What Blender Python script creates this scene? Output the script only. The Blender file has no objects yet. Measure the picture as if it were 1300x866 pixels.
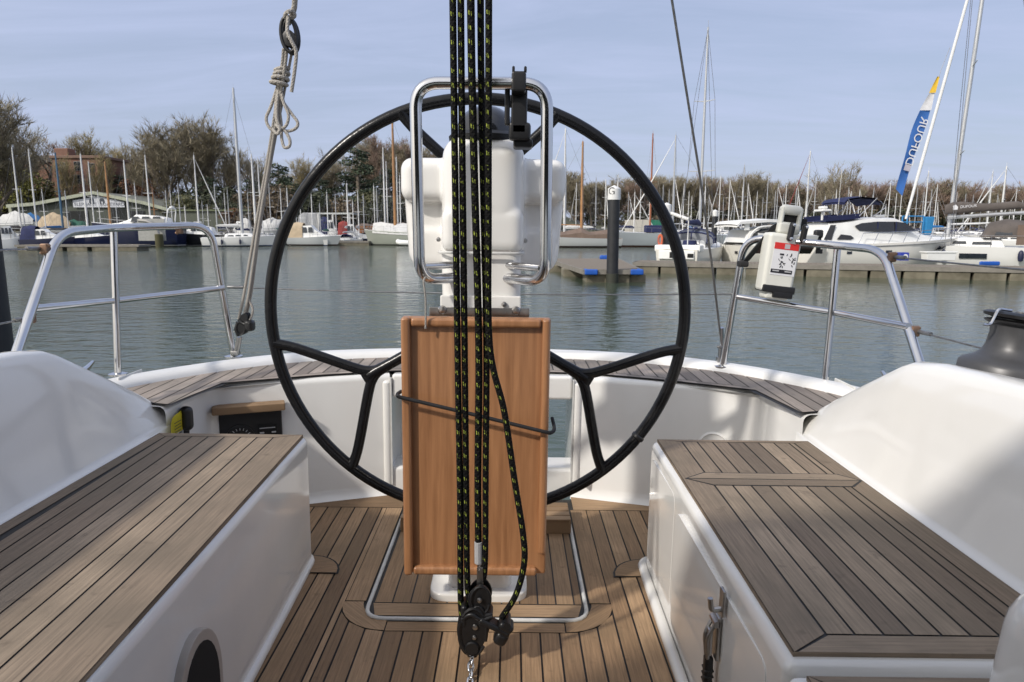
import bpy, bmesh, math, random
from mathutils import Vector, Matrix
R = math.radians
random.seed(7)
scene = bpy.context.scene
col = scene.collection

# ------------------------------------------------------------------ frames
CAM_H = 2.1
F = 867.0
PITCH = R(9.4)
CP, SP = math.cos(PITCH), math.sin(PITCH)
HEEL = R(0.75)
HC, HS = math.cos(HEEL), math.sin(HEEL)
BX0, BZ0 = -0.085, 1.125


def B(x, y, z):
    """cockpit coordinates (metres right of the centreline, aft of the lens, above the sole) -> world"""
    return Vector((BX0 + x * HC + z * HS, y, BZ0 + z * HC - x * HS))


def P(px, py, Y):
    """the point of the place seen at a photo position, at a known distance"""
    u = (px - 650) / F
    v = (433 - py) / F
    t = Y / (CP + v * SP)
    return Vector((u * t, Y, CAM_H + (v * CP - SP) * t))


def X(px, Y, z=0.0):
    d = Y * CP - (z - CAM_H) * SP
    return (px - 650) / F * d


# ------------------------------------------------------------------ object helpers
base_of = {}


def tag(o, label=None, cat=None, group=None, kind=None):
    if label: o['label'] = label
    if cat: o['category'] = cat
    if group: o['group'] = group
    if kind: o['kind'] = kind
    return o


def thing(name, label, cat, loc, rz=0.0, group=None):
    o = bpy.data.objects.new(name, None)
    col.objects.link(o)
    o.empty_display_size = 0.2
    o.location = loc
    o.rotation_euler = (0, 0, rz)
    base_of[o] = Vector((0, 0, 0))
    return tag(o, label, cat, group)


def wthing(name, label, cat, loc, group=None):
    """children are given in world coordinates"""
    o = thing(name, label, cat, loc, 0, group)
    base_of[o] = Vector(loc)
    return o


def bthing(name, label, cat, base, group=None):
    """children are given in cockpit coordinates"""
    o = thing(name, label, cat, B(*base), 0, group)
    o.rotation_euler = (0, HEEL, 0)
    base_of[o] = Vector(base)
    return o


def children(o):
    return [c for c in bpy.data.objects if c.parent == o]


def copy_tree(o, parent=None, kids=None):
    c = o.copy()
    col.objects.link(c)
    c.parent = parent
    for ch in (KIDS.get(o, [])):
        copy_tree(ch, c)
    return c


KIDS = {}


class MB:
    def __init__(self):
        self.v, self.f, self.uv, self.n = [], [], [], 0
        self.wn = False

    def add(self, verts, faces, uvs=None, M=None):
        o = len(self.v)
        for p in verts:
            p = Vector(p)
            self.v.append(M @ p if M else p)
        for i, f in enumerate(faces):
            self.f.append([o + k for k in f])
            self.uv.append(uvs[i] if uvs else None)
        return self

    def box(self, c, s, M=None):
        x, y, z = [k / 2 for k in s]
        vs = [(c[0] + a * x, c[1] + b * y, c[2] + d * z) for a in (-1, 1) for b in (-1, 1) for d in (-1, 1)]
        return self.add(vs, [(0, 1, 3, 2), (4, 6, 7, 5), (0, 4, 5, 1), (2, 3, 7, 6), (0, 2, 6, 4), (1, 5, 7, 3)], None, M)

    def bm(self, bm, M=None):
        self.wn = True
        bm.verts.index_update()
        self.add([v.co.copy() for v in bm.verts], [[v.index for v in f.verts] for f in bm.faces], None, M)
        bm.free()
        return self

    def rbox(self, c, s, r=0.01, seg=3, M=None, taper=1.0):
        b = bmesh.new()
        bmesh.ops.create_cube(b, size=1)
        for v in b.verts:
            t = taper if v.co.z < 0 else 1.0
            v.co = Vector((v.co.x * s[0] * t, v.co.y * s[1] * t, v.co.z * s[2]))
        r = min(r, min(s) * 0.49 * min(1, taper))
        bmesh.ops.bevel(b, geom=list(b.edges), offset=r, segments=seg, profile=0.5, affect='EDGES', clamp_overlap=True)
        for v in b.verts:
            v.co += Vector(c)
        return self.bm(b, M)

    def prism(self, poly, z0, z1, r=0.0, seg=3, rv=None, M=None, bottom=False):
        """extruded plan outline, top (and upright) edges rounded"""
        b = bmesh.new()
        lo = [b.verts.new((x, y, z0)) for x, y in poly]
        hi = [b.verts.new((x, y, z1)) for x, y in poly]
        n = len(poly)
        b.faces.new(hi)
        b.faces.new(lo[::-1])
        for i in range(n):
            b.faces.new((lo[i], lo[(i + 1) % n], hi[(i + 1) % n], hi[i]))
        bmesh.ops.recalc_face_normals(b, faces=b.faces)
        if r > 0:
            es = [e for e in b.edges if (abs(e.verts[0].co.z - z1) < 1e-6 and abs(e.verts[1].co.z - z1) < 1e-6)
                  or (bottom and abs(e.verts[0].co.z - z0) < 1e-6 and abs(e.verts[1].co.z - z0) < 1e-6)]
            if rv is None:
                es += [e for e in b.edges if abs(e.verts[0].co.z - e.verts[1].co.z) > 1e-6]
            bmesh.ops.bevel(b, geom=es, offset=r, segments=seg, profile=0.5, affect='EDGES', clamp_overlap=True)
        return self.bm(b, M)

    def tube(self, pts, r, n=8, closed=False, M=None, caps=True, flat=1.0):
        pts = [Vector(p) for p in pts]
        m = len(pts)
        rs = r if isinstance(r, (list, tuple)) else [r] * m
        tans = []
        for i in range(m):
            a = pts[(i - 1) % m] if (closed or i > 0) else pts[i]
            c = pts[(i + 1) % m] if (closed or i < m - 1) else pts[i]
            t = (c - a)
            tans.append(t.normalized() if t.length > 1e-9 else Vector((0, 0, 1)))
        up = Vector((0, 0, 1)) if abs(tans[0].z) < 0.9 else Vector((1, 0, 0))
        nx = tans[0].cross(up).normalized()
        vs, L, ls = [], 0.0, []
        for i in range(m):
            if i > 0:
                L += (pts[i] - pts[i - 1]).length
                nx = (nx - tans[i] * nx.dot(tans[i]))
                nx = nx.normalized() if nx.length > 1e-9 else tans[i].orthogonal().normalized()
            ny = tans[i].cross(nx)
            ls.append(L)
            for k in range(n):
                a = 2 * math.pi * k / n
                vs.append(pts[i] + nx * (math.cos(a) * rs[i]) + ny * (math.sin(a) * rs[i] * flat))
        fs, uv = [], []
        for i in range(m if closed else m - 1):
            j = (i + 1) % m
            l0 = ls[i]
            l1 = ls[j] if j > i else L + (pts[0] - pts[-1]).length
            for k in range(n):
                k2 = (k + 1) % n
                fs.append((i * n + k, i * n + k2, j * n + k2, j * n + k))
                uv.append(((l0, k / n), (l0, (k + 1) / n), (l1, (k + 1) / n), (l1, k / n)))
        if caps and not closed:
            fs.append(tuple(range(n))[::-1]); uv.append(tuple((0, 0) for _ in range(n)))
            fs.append(tuple((m - 1) * n + k for k in range(n))); uv.append(tuple((L, 0) for _ in range(n)))
        return self.add(vs, fs, uv, M)

    def lathe(self, prof, c=(0, 0, 0), n=24, M=None, axis='z'):
        """profile of (radius, height)"""
        vs, fs = [], []
        for r, h in prof:
            for k in range(n):
                a = 2 * math.pi * k / n
                p = (r * math.cos(a), r * math.sin(a), h)
                if axis == 'y': p = (p[0], p[2], p[1])
                if axis == 'x': p = (p[2], p[0], p[1])
                vs.append((p[0] + c[0], p[1] + c[1], p[2] + c[2]))
        m = len(prof)
        for i in range(m - 1):
            for k in range(n):
                k2 = (k + 1) % n
                q = (i * n + k, i * n + k2, (i + 1) * n + k2, (i + 1) * n + k)
                fs.append(q[::-1] if axis == 'y' else q)
        if prof[0][0] > 1e-6: fs.append(tuple(range(n))[::-1])
        if prof[-1][0] > 1e-6: fs.append(tuple((m - 1) * n + k for k in range(n)))
        return self.add(vs, fs, None, M)

    def grid(self, rows, M=None, closed=False):
        n = len(rows[0])
        vs = [p for r in rows for p in r]
        fs = []
        for i in range(len(rows) - 1):
            for k in range(n if closed else n - 1):
                k2 = (k + 1) % n
                fs.append((i * n + k, i * n + k2, (i + 1) * n + k2, (i + 1) * n + k))
        return self.add(vs, fs, None, M)

    def plank(self, quad, z, along=(0, 1), t=0.0):
        """one board: flat polygon, uv runs along the board"""
        off = random.uniform(0, 50)
        a = Vector((along[0], along[1])).normalized()
        uv = tuple(((x * a.x + y * a.y) + off, (x * -a.y + y * a.x) + off * 0.37) for x, y in quad)
        vs = [(x, y, z) for x, y in quad]
        ar = sum(quad[i][0] * quad[(i + 1) % len(quad)][1] - quad[(i + 1) % len(quad)][0] * quad[i][1] for i in range(len(quad)))
        idx = tuple(range(len(quad)))
        if ar < 0:
            idx = idx[::-1]
            uv = uv[::-1]
        return self.add(vs, [idx], [uv])

    def build(self, name, mat, parent=None, smooth=35, base=None, boat=False):
        me = bpy.data.meshes.new(name)
        off = Vector((0, 0, 0))
        if parent is not None: off = base_of[parent]
        elif base is not None: off = Vector(base)
        me.from_pydata([tuple(p - off) for p in self.v], [], self.f)
        if any(u is not None for u in self.uv):
            l = me.uv_layers.new(name='UVMap')
            i = 0
            for f, u in zip(self.f, self.uv):
                for k in range(len(f)):
                    l.data[i].uv = u[k] if u else (0, 0)
                    i += 1
        me.validate()
        me.update()
        if smooth:
            me.polygons.foreach_set('use_smooth', [True] * len(me.polygons))
            me.set_sharp_from_angle(angle=R(smooth))
        me.materials.append(mat)
        o = bpy.data.objects.new(name, me)
        col.objects.link(o)
        if parent is not None:
            o.parent = parent
            KIDS.setdefault(parent, []).append(o)
        elif base is not None:
            if boat:
                o.location = B(*base)
                o.rotation_euler = (0, HEEL, 0)
            else:
                o.location = base
        base_of[o] = off
        if self.wn and smooth:
            w = o.modifiers.new('weighted', 'WEIGHTED_NORMAL')
            w.keep_sharp = True
        return o


def cr(pts, n=8, closed=False):
    """Catmull-Rom through the points"""
    pts = [Vector(p) for p in pts]
    m = len(pts)
    out = []
    for i in range(m if closed else m - 1):
        p0 = pts[(i - 1) % m] if (closed or i > 0) else pts[0] * 2 - pts[1]
        p1, p2 = pts[i], pts[(i + 1) % m]
        p3 = pts[(i + 2) % m] if (closed or i + 2 < m) else p2 * 2 - p1
        for k in range(n):
            t = k / n
            out.append(0.5 * ((2 * p1) + (p2 - p0) * t + (2 * p0 - 5 * p1 + 4 * p2 - p3) * t * t + (3 * p1 - p0 - 3 * p2 + p3) * t ** 3))
    if not closed: out.append(pts[-1])
    return out


def fillet(pts, r, seg=6, closed=False):
    """polyline with rounded corners"""
    pts = [Vector(p) for p in pts]
    m = len(pts)
    out = []
    for i in range(m):
        if not closed and i in (0, m - 1):
            out.append(pts[i]); continue
        a, b, c = pts[(i - 1) % m], pts[i], pts[(i + 1) % m]
        u, w = (a - b), (c - b)
        d = min(r, u.length * 0.49, w.length * 0.49)
        p, q = b + u.normalized() * d, b + w.normalized() * d
        for k in range(seg + 1):
            t = k / seg
            out.append(p * (1 - t) ** 2 + b * (2 * t * (1 - t)) + q * t * t)
    return out


def rrect(x0, y0, x1, y1, r, seg=5):
    p = fillet([(x0, y0, 0), (x1, y0, 0), (x1, y1, 0), (x0, y1, 0)], r, seg, True)
    return [(q.x, q.y) for q in p]


def interp(tab, x):
    for (a, b), (c, d) in zip(tab, tab[1:]):
        if x <= c: return b + (d - b) * max(0, (x - a)) / (c - a)
    return tab[-1][1]


def text_mb(s, size, M, extr=0.0):
    cu = bpy.data.curves.new('lettering', 'FONT')
    cu.body = s
    cu.size = size
    cu.align_x, cu.align_y = 'CENTER', 'CENTER'
    cu.extrude = extr
    cu.resolution_u = 3
    o = bpy.data.objects.new('lettering', cu)
    col.objects.link(o)
    dg = bpy.context.evaluated_depsgraph_get()
    me = bpy.data.meshes.new_from_object(o.evaluated_get(dg))
    mb = MB().add([v.co.copy() for v in me.vertices], [list(p.vertices) for p in me.polygons], None, M)
    bpy.data.objects.remove(o)
    bpy.data.curves.remove(cu)
    bpy.data.meshes.remove(me)
    return mb


def fuse(o, voxel, smooth_it=8):
    """weld overlapping shapes of one moulding into one smooth skin"""
    m = o.modifiers.new('weld', 'REMESH')
    m.mode = 'VOXEL'; m.voxel_size = voxel; m.use_smooth_shade = True
    s = o.modifiers.new('soften', 'SMOOTH')
    s.factor = 0.6; s.iterations = smooth_it
    dg = bpy.context.evaluated_depsgraph_get()
    me = bpy.data.meshes.new_from_object(o.evaluated_get(dg))
    o.modifiers.clear()
    mats = list(o.data.materials)
    o.data = me
    if not me.materials:
        for x in mats: me.materials.append(x)
    me.polygons.foreach_set('use_smooth', [True] * len(me.polygons))
    return o


# ------------------------------------------------------------------ materials
def nodes_of(name):
    m = bpy.data.materials.new(name)
    m.use_nodes = True
    nt = m.node_tree
    return m, nt, nt.nodes, nt.links, nt.nodes['Principled BSDF']


def mat(name, c, rough=0.5, metal=0.0, var=0.12, scale=6.0, bump=0.0, bscale=None, coat=0.0, c2=None, stretch=None, rvar=0.0, spec=None):
    m, nt, N, L, bs = nodes_of(name)
    tc = N.new('ShaderNodeTexCoord')
    mp = N.new('ShaderNodeMapping')
    if stretch: mp.inputs['Scale'].default_value = stretch
    L.new(tc.outputs['Object'], mp.inputs['Vector'])
    nz = N.new('ShaderNodeTexNoise')
    nz.inputs['Scale'].default_value = scale
    nz.inputs['Detail'].default_value = 6
    nz.inputs['Roughness'].default_value = 0.6
    L.new(mp.outputs['Vector'], nz.inputs['Vector'])
    rp = N.new('ShaderNodeValToRGB')
    a = c2 if c2 else tuple(k * (1 - var) for k in c)
    b = c if c2 else tuple(min(1, k * (1 + var)) for k in c)
    rp.color_ramp.elements[0].position = 0.3
    rp.color_ramp.elements[1].position = 0.7
    rp.color_ramp.elements[0].color = (*a, 1)
    rp.color_ramp.elements[1].color = (*b, 1)
    L.new(nz.outputs['Fac'], rp.inputs['Fac'])
    L.new(rp.outputs['Color'], bs.inputs['Base Color'])
    bs.inputs['Roughness'].default_value = rough
    bs.inputs['Metallic'].default_value = metal
    bs.inputs['Coat Weight'].default_value = coat
    bs.inputs['Coat Roughness'].default_value = 0.08
    if spec is not None: bs.inputs['Specular IOR Level'].default_value = spec
    if rvar:
        mr = N.new('ShaderNodeMapRange')
        mr.inputs['To Min'].default_value = max(0, rough - rvar)
        mr.inputs['To Max'].default_value = rough + rvar
        L.new(nz.outputs['Fac'], mr.inputs['Value'])
        L.new(mr.outputs['Result'], bs.inputs['Roughness'])
    if bump:
        n2 = N.new('ShaderNodeTexNoise')
        n2.inputs['Scale'].default_value = bscale or scale * 4
        n2.inputs['Detail'].default_value = 4
        L.new(mp.outputs['Vector'], n2.inputs['Vector'])
        bp = N.new('ShaderNodeBump')
        bp.inputs['Strength'].default_value = bump
        bp.inputs['Distance'].default_value = 0.02
        L.new(n2.outputs['Fac'], bp.inputs['Height'])
        L.new(bp.outputs['Normal'], bs.inputs['Normal'])
    return m


def math_node(N, L, op, a, b=None):
    n = N.new('ShaderNodeMath')
    n.operation = op
    for i, k in enumerate((a, b)):
        if k is None: continue
        if isinstance(k, (int, float)): n.inputs[i].default_value = k
        else: L.new(k, n.inputs[i])
    return n.outputs[0]


def mix_rgb(N, L, fac, a, b, mode='MIX'):
    n = N.new('ShaderNodeMix')
    n.data_type = 'RGBA'
    n.blend_type = mode
    for s, k in ((n.inputs[0], fac), (n.inputs[6], a), (n.inputs[7], b)):
        if isinstance(k, (int, float)): s.default_value = k
        elif isinstance(k, tuple): s.default_value = (*k, 1)
        else: L.new(k, s)
    return n.outputs[2]


def teak(name, dark, mid, light, rough=0.72):
    m, nt, N, L, bs = nodes_of(name)
    ge = N.new('ShaderNodeNewGeometry')
    rp = N.new('ShaderNodeValToRGB')
    rp.color_ramp.elements[0].color = (*dark, 1)
    rp.color_ramp.elements[1].color = (*light, 1)
    e = rp.color_ramp.elements.new(0.5); e.color = (*mid, 1)
    L.new(ge.outputs['Random Per Island'], rp.inputs['Fac'])
    uv = N.new('ShaderNodeUVMap')
    mp = N.new('ShaderNodeMapping'); mp.inputs['Scale'].default_value = (5, 120, 1)
    L.new(uv.outputs['UV'], mp.inputs['Vector'])
    g = N.new('ShaderNodeTexNoise'); g.inputs['Scale'].default_value = 1.6; g.inputs['Detail'].default_value = 7; g.inputs['Roughness'].default_value = 0.68
    L.new(mp.outputs['Vector'], g.inputs['Vector'])
    gr = N.new('ShaderNodeMapRange'); gr.inputs['From Min'].default_value = 0.3; gr.inputs['From Max'].default_value = 0.72
    gr.inputs['To Min'].default_value = 0.62; gr.inputs['To Max'].default_value = 1.28
    L.new(g.outputs['Fac'], gr.inputs['Value'])
    c = mix_rgb(N, L, 1.0, rp.outputs['Color'], gr.outputs['Result'], 'MULTIPLY')
    tc = N.new('ShaderNodeTexCoord')
    w = N.new('ShaderNodeTexNoise'); w.inputs['Scale'].default_value = 5; w.inputs['Detail'].default_value = 5
    L.new(tc.outputs['Object'], w.inputs['Vector'])
    wr = N.new('ShaderNodeMapRange'); wr.inputs['From Min'].default_value = 0.35; wr.inputs['From Max'].default_value = 0.7
    L.new(w.outputs['Fac'], wr.inputs['Value'])
    c = mix_rgb(N, L, math_node(N, L, 'MULTIPLY', wr.outputs['Result'], 0.75), c, tuple(0.5 * k for k in mid) if False else (mid[0] * 0.62, mid[1] * 0.66, mid[2] * 0.66))
    # small dark blemishes
    s = N.new('ShaderNodeTexNoise'); s.inputs['Scale'].default_value = 30; s.inputs['Detail'].default_value = 3
    L.new(tc.outputs['Object'], s.inputs['Vector'])
    sr = N.new('ShaderNodeMapRange'); sr.inputs['From Min'].default_value = 0.64; sr.inputs['From Max'].default_value = 0.78
    sr.inputs['To Max'].default_value = 0.5
    L.new(s.outputs['Fac'], sr.inputs['Value'])
    c = mix_rgb(N, L, sr.outputs['Result'], c, tuple(k * 0.55 for k in dark))
    L.new(c, bs.inputs['Base Color'])
    bs.inputs['Roughness'].default_value = rough
    bp = N.new('ShaderNodeBump'); bp.inputs['Strength'].default_value = 0.35; bp.inputs['Distance'].default_value = 0.0015
    L.new(g.outputs['Fac'], bp.inputs['Height'])
    L.new(bp.outputs['Normal'], bs.inputs['Normal'])
    return m


def varnished(name):
    m, nt, N, L, bs = nodes_of(name)
    tc = N.new('ShaderNodeTexCoord')
    mp = N.new('ShaderNodeMapping'); mp.inputs['Scale'].default_value = (38, 38, 1.7)
    L.new(tc.outputs['Object'], mp.inputs['Vector'])
    g = N.new('ShaderNodeTexNoise'); g.inputs['Scale'].default_value = 2.2; g.inputs['Detail'].default_value = 8; g.inputs['Roughness'].default_value = 0.65; g.inputs['Distortion'].default_value = 0.6
    L.new(mp.outputs['Vector'], g.inputs['Vector'])
    rp = N.new('ShaderNodeValToRGB')
    rp.color_ramp.elements[0].position = 0.28; rp.color_ramp.elements[1].position = 0.75
    rp.color_ramp.elements[0].color = (0.215, 0.097, 0.042, 1)
    rp.color_ramp.elements[1].color = (0.48, 0.24, 0.112, 1)
    wv = N.new('ShaderNodeTexWave'); wv.inputs['Scale'].default_value = 7.5; wv.inputs['Distortion'].default_value = 14; wv.inputs['Detail'].default_value = 4; wv.inputs['Detail Scale'].default_value = 0.8
    mw = N.new('ShaderNodeMapping'); mw.inputs['Scale'].default_value = (1.6, 1.6, 0.22)
    L.new(tc.outputs['Object'], mw.inputs['Vector']); L.new(mw.outputs['Vector'], wv.inputs['Vector'])
    gf = math_node(N, L, 'ADD', math_node(N, L, 'MULTIPLY', g.outputs['Fac'], 0.86), math_node(N, L, 'MULTIPLY', wv.outputs['Fac'], 0.14))
    L.new(gf, rp.inputs['Fac'])
    w = N.new('ShaderNodeTexNoise'); w.inputs['Scale'].default_value = 3.5; w.inputs['Detail'].default_value = 3
    L.new(tc.outputs['Object'], w.inputs['Vector'])
    c = mix_rgb(N, L, math_node(N, L, 'MULTIPLY', w.outputs['Fac'], 0.55), rp.outputs['Color'], (0.36, 0.165, 0.072))
    L.new(c, bs.inputs['Base Color'])
    bs.inputs['Roughness'].default_value = 0.36
    bs.inputs['Coat Weight'].default_value = 0.35
    bs.inputs['Coat Roughness'].default_value = 0.16
    return m


def rope_mat(name, base, fleck, pitch=0.026, on=0.42, helix=1.0, strands=7, fleckw=0.24):
    m, nt, N, L, bs = nodes_of(name)
    uv = N.new('ShaderNodeUVMap')
    sp = N.new('ShaderNodeSeparateXYZ')
    L.new(uv.outputs['UV'], sp.inputs['Vector'])
    u = math_node(N, L, 'DIVIDE', sp.outputs['X'], pitch)
    h = math_node(N, L, 'FRACT', math_node(N, L, 'ADD', u, math_node(N, L, 'MULTIPLY', sp.outputs['Y'], helix)))
    a = math_node(N, L, 'LESS_THAN', h, on)
    s1 = math_node(N, L, 'FRACT', math_node(N, L, 'ADD', math_node(N, L, 'MULTIPLY', sp.outputs['Y'], float(strands)), math_node(N, L, 'MULTIPLY', u, 0.5)))
    b = math_node(N, L, 'LESS_THAN', s1, 0.5)
    f2 = math_node(N, L, 'FRACT', math_node(N, L, 'ADD', math_node(N, L, 'MULTIPLY', sp.outputs['Y'], 3.0), 0.1))
    d = math_node(N, L, 'LESS_THAN', f2, fleckw * 2)
    k = math_node(N, L, 'MULTIPLY', math_node(N, L, 'MULTIPLY', a, b), d)
    tco = N.new('ShaderNodeTexCoord'); wear = N.new('ShaderNodeTexNoise'); wear.inputs['Scale'].default_value = 90
    L.new(tco.outputs['Object'], wear.inputs['Vector'])
    k = math_node(N, L, 'MULTIPLY', k, math_node(N, L, 'MULTIPLY', math_node(N, L, 'GREATER_THAN', wear.outputs['Fac'], 0.40), math_node(N, L, 'ADD', wear.outputs['Fac'], 0.35)))
    c = mix_rgb(N, L, k, base, fleck)
    L.new(c, bs.inputs['Base Color'])
    bs.inputs['Roughness'].default_value = 0.8
    bs.inputs['Specular IOR Level'].default_value = 0.15
    # braid relief
    w1 = math_node(N, L, 'SINE', math_node(N, L, 'MULTIPLY', math_node(N, L, 'ADD', math_node(N, L, 'MULTIPLY', sp.outputs['X'], 1 / 0.011), math_node(N, L, 'MULTIPLY', sp.outputs['Y'], 4.0)), 6.283))
    w2 = math_node(N, L, 'SINE', math_node(N, L, 'MULTIPLY', math_node(N, L, 'SUBTRACT', math_node(N, L, 'MULTIPLY', sp.outputs['X'], 1 / 0.011), math_node(N, L, 'MULTIPLY', sp.outputs['Y'], 4.0)), 6.283))
    bp = N.new('ShaderNodeBump'); bp.inputs['Strength'].default_value = 0.5; bp.inputs['Distance'].default_value = 0.002
    L.new(math_node(N, L, 'MAXIMUM', w1, w2), bp.inputs['Height'])
    L.new(bp.outputs['Normal'], bs.inputs['Normal'])
    return m


def hull_mat(name, top, boot=(0.02, 0.03, 0.06), bot=(0.03, 0.02, 0.02), z1=0.14, z0=0.04, rough=0.22):
    """topsides with a boot stripe and weed-stained waterline"""
    m, nt, N, L, bs = nodes_of(name)
    tc = N.new('ShaderNodeTexCoord')
    sp = N.new('ShaderNodeSeparateXYZ')
    L.new(tc.outputs['Object'], sp.inputs['Vector'])
    nz = N.new('ShaderNodeTexNoise'); nz.inputs['Scale'].default_value = 1.5; nz.inputs['Detail'].default_value = 5
    L.new(tc.outputs['Object'], nz.inputs['Vector'])
    c = mix_rgb(N, L, math_node(N, L, 'MULTIPLY', nz.outputs['Fac'], 0.35), top, tuple(k * 0.75 for k in top))
    c = mix_rgb(N, L, math_node(N, L, 'LESS_THAN', sp.outputs['Z'], z1), c, boot)
    c = mix_rgb(N, L, math_node(N, L, 'LESS_THAN', sp.outputs['Z'], z0), c, bot)
    L.new(c, bs.inputs['Base Color'])
    bs.inputs['Roughness'].default_value = rough
    return m


WHITE = (0.74, 0.74, 0.72)
GRP = mat('white_gelcoat', (0.80, 0.79, 0.765), 0.11, c2=(0.745, 0.735, 0.705), scale=3.0, stretch=(1, 1, .3), coat=0.4, bump=0.02, bscale=2.5, rvar=0.08)
GRPDECK = mat('deck_gelcoat', (0.76, 0.755, 0.74), 0.3, c2=(0.68, 0.675, 0.65), scale=4)
TEAK_SEAT = teak('weathered_teak', (0.145, 0.108, 0.077), (0.25, 0.189, 0.134), (0.36, 0.28, 0.20))
TEAK_SOLE = teak('warm_teak', (0.20, 0.124, 0.068), (0.315, 0.20, 0.11), (0.43, 0.285, 0.165))
TEAK_DECK = teak('grey_teak', (0.20, 0.165, 0.14), (0.30, 0.25, 0.21), (0.40, 0.335, 0.285))
CAULK = mat('black_caulking', (0.016, 0.015, 0.014), 0.6, var=0.3, scale=30)
GASKET = mat('grey_gasket', (0.60, 0.60, 0.58), 0.5, var=0.15, scale=20)
VARN = varnished('varnished_wood')
STEEL = mat('polished_steel', (0.62, 0.62, 0.63), 0.13, metal=1.0, var=0.08, scale=8, rvar=0.06)
STEELD = mat('dull_steel', (0.42, 0.41, 0.40), 0.32, metal=1.0, var=0.25, scale=25, rvar=0.1)
RUST = mat('rusty_fitting', (0.30, 0.17, 0.10), 0.5, metal=0.6, var=0.4, scale=60, c2=(0.16, 0.12, 0.10))
BLACKP = mat('black_paint', (0.007, 0.007, 0.008), 0.24, var=0.2, scale=40, bump=0.06, bscale=60, spec=0.3)
BLACKPL = mat('black_plastic', (0.010, 0.010, 0.011), 0.4, var=0.25, scale=20)
PANELBLK = mat('panel_black', (0.012, 0.012, 0.013), 0.5, var=0.2, scale=30)
RUBBER = mat('black_pile_sleeve', (0.017, 0.018, 0.021), 0.55, var=0.3, scale=4, bump=0.1)
WINCHM = mat('grey_anodised', (0.07, 0.07, 0.073), 0.4, metal=0.3, var=0.1, scale=30, rvar=0.06)
ROPE = rope_mat('black_lime_rope', (0.006, 0.006, 0.006), (0.27, 0.32, 0.05), on=0.30, strands=9)
ROPEW = rope_mat('weathered_white_rope', (0.40, 0.375, 0.34), (0.27, 0.25, 0.23), pitch=0.012, on=0.5, strands=5)
WIRE = mat('wire_rope', (0.22, 0.22, 0.22), 0.4, metal=0.8, var=0.3, scale=80)
CANVAS = mat('dark_canvas', (0.03, 0.032, 0.04), 0.9, var=0.2, scale=8)
CREAMP = mat('cream_plastic', (0.68, 0.68, 0.62), 0.38, var=0.05, scale=12)
LABELW = mat('label_white', (0.72, 0.72, 0.74), 0.4, var=0.03)
LABELR = mat('label_red', (0.62, 0.03, 0.025), 0.4, var=0.05)
LABELG = mat('label_grey', (0.45, 0.45, 0.46), 0.4, var=0.1)
INK = mat('ink', (0.015, 0.015, 0.02), 0.5, var=0.1)
WEB = mat('black_webbing', (0.014, 0.014, 0.016), 0.8, var=0.3, scale=60)
YELLOWT = mat('yellow_tag', (0.55, 0.46, 0.015), 0.6, var=0.2, scale=15)
BEIGE = mat('beige_moulding', (0.42, 0.38, 0.34), 0.45, var=0.08, scale=10)
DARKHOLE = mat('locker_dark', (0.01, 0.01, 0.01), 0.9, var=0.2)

# ================================================================== OUR OWN YACHT
yacht = bthing('sailing_yacht', 'white sailing yacht with teak planked aft cockpit filling the foreground', 'sailing yacht', (0, 1.0, -1.1))

RAIL = [(0, 2.815), (0.33, 2.79), (0.66, 2.71), (0.84, 2.61), (0.99, 2.48), (1.13, 2.31), (1.215, 2.17), (1.29, 1.95), (1.345, 1.6), (1.375, 1.2), (1.40, 0.5), (1.42, -0.4), (1.40, -1.6)]
TEAKO = [(0, 2.735), (0.3, 2.72), (0.55, 2.655), (0.78, 2.545), (0.95, 2.42), (1.05, 2.30), (1.13, 2.15), (1.19, 1.95), (1.235, 1.6)]
INNER = [(0, 2.45), (0.35, 2.43), (0.6, 2.34), (0.895, 2.19)]
ZD = 0.455


def sym(tab):
    return [(-x, y) for x, y in tab[:0:-1]] + list(tab)


rail = [tuple(p)[:2] for p in cr([(x, y, 0) for x, y in sym(RAIL)], 5)]
teako = [tuple(p)[:2] for p in cr([(x, y, 0) for x, y in sym(TEAKO)], 4)]


def fy(tab):
    return lambda x: interp(tab, abs(x))


# --- topsides and transom shell with the open stern gate
GX0, GX1 = -0.36, 0.305
mb = MB()
rows = []
for k, (s, z) in enumerate([(1.0, ZD - 0.02), (0.985, 0.2), (0.95, -0.2), (0.86, -0.7), (0.7, -1.1), (0.4, -1.3)]):
    rows.append([(x * s, (y - 0.3) * (1 - 0.06 * k) + 0.3 if y > 0.3 else y, z) for x, y in rail])
for a, b in zip(rows, rows[1:]):
    for i in range(len(rail) - 1):
        xm = (rail[i][0] + rail[i + 1][0]) / 2
        if GX0 < xm < GX1 and a[0][2] > -0.1: continue
        mb.add([a[i], a[i + 1], b[i + 1], b[i]], [(0, 1, 2, 3)])
mb.build('hull', GRP, yacht, 40)

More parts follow.
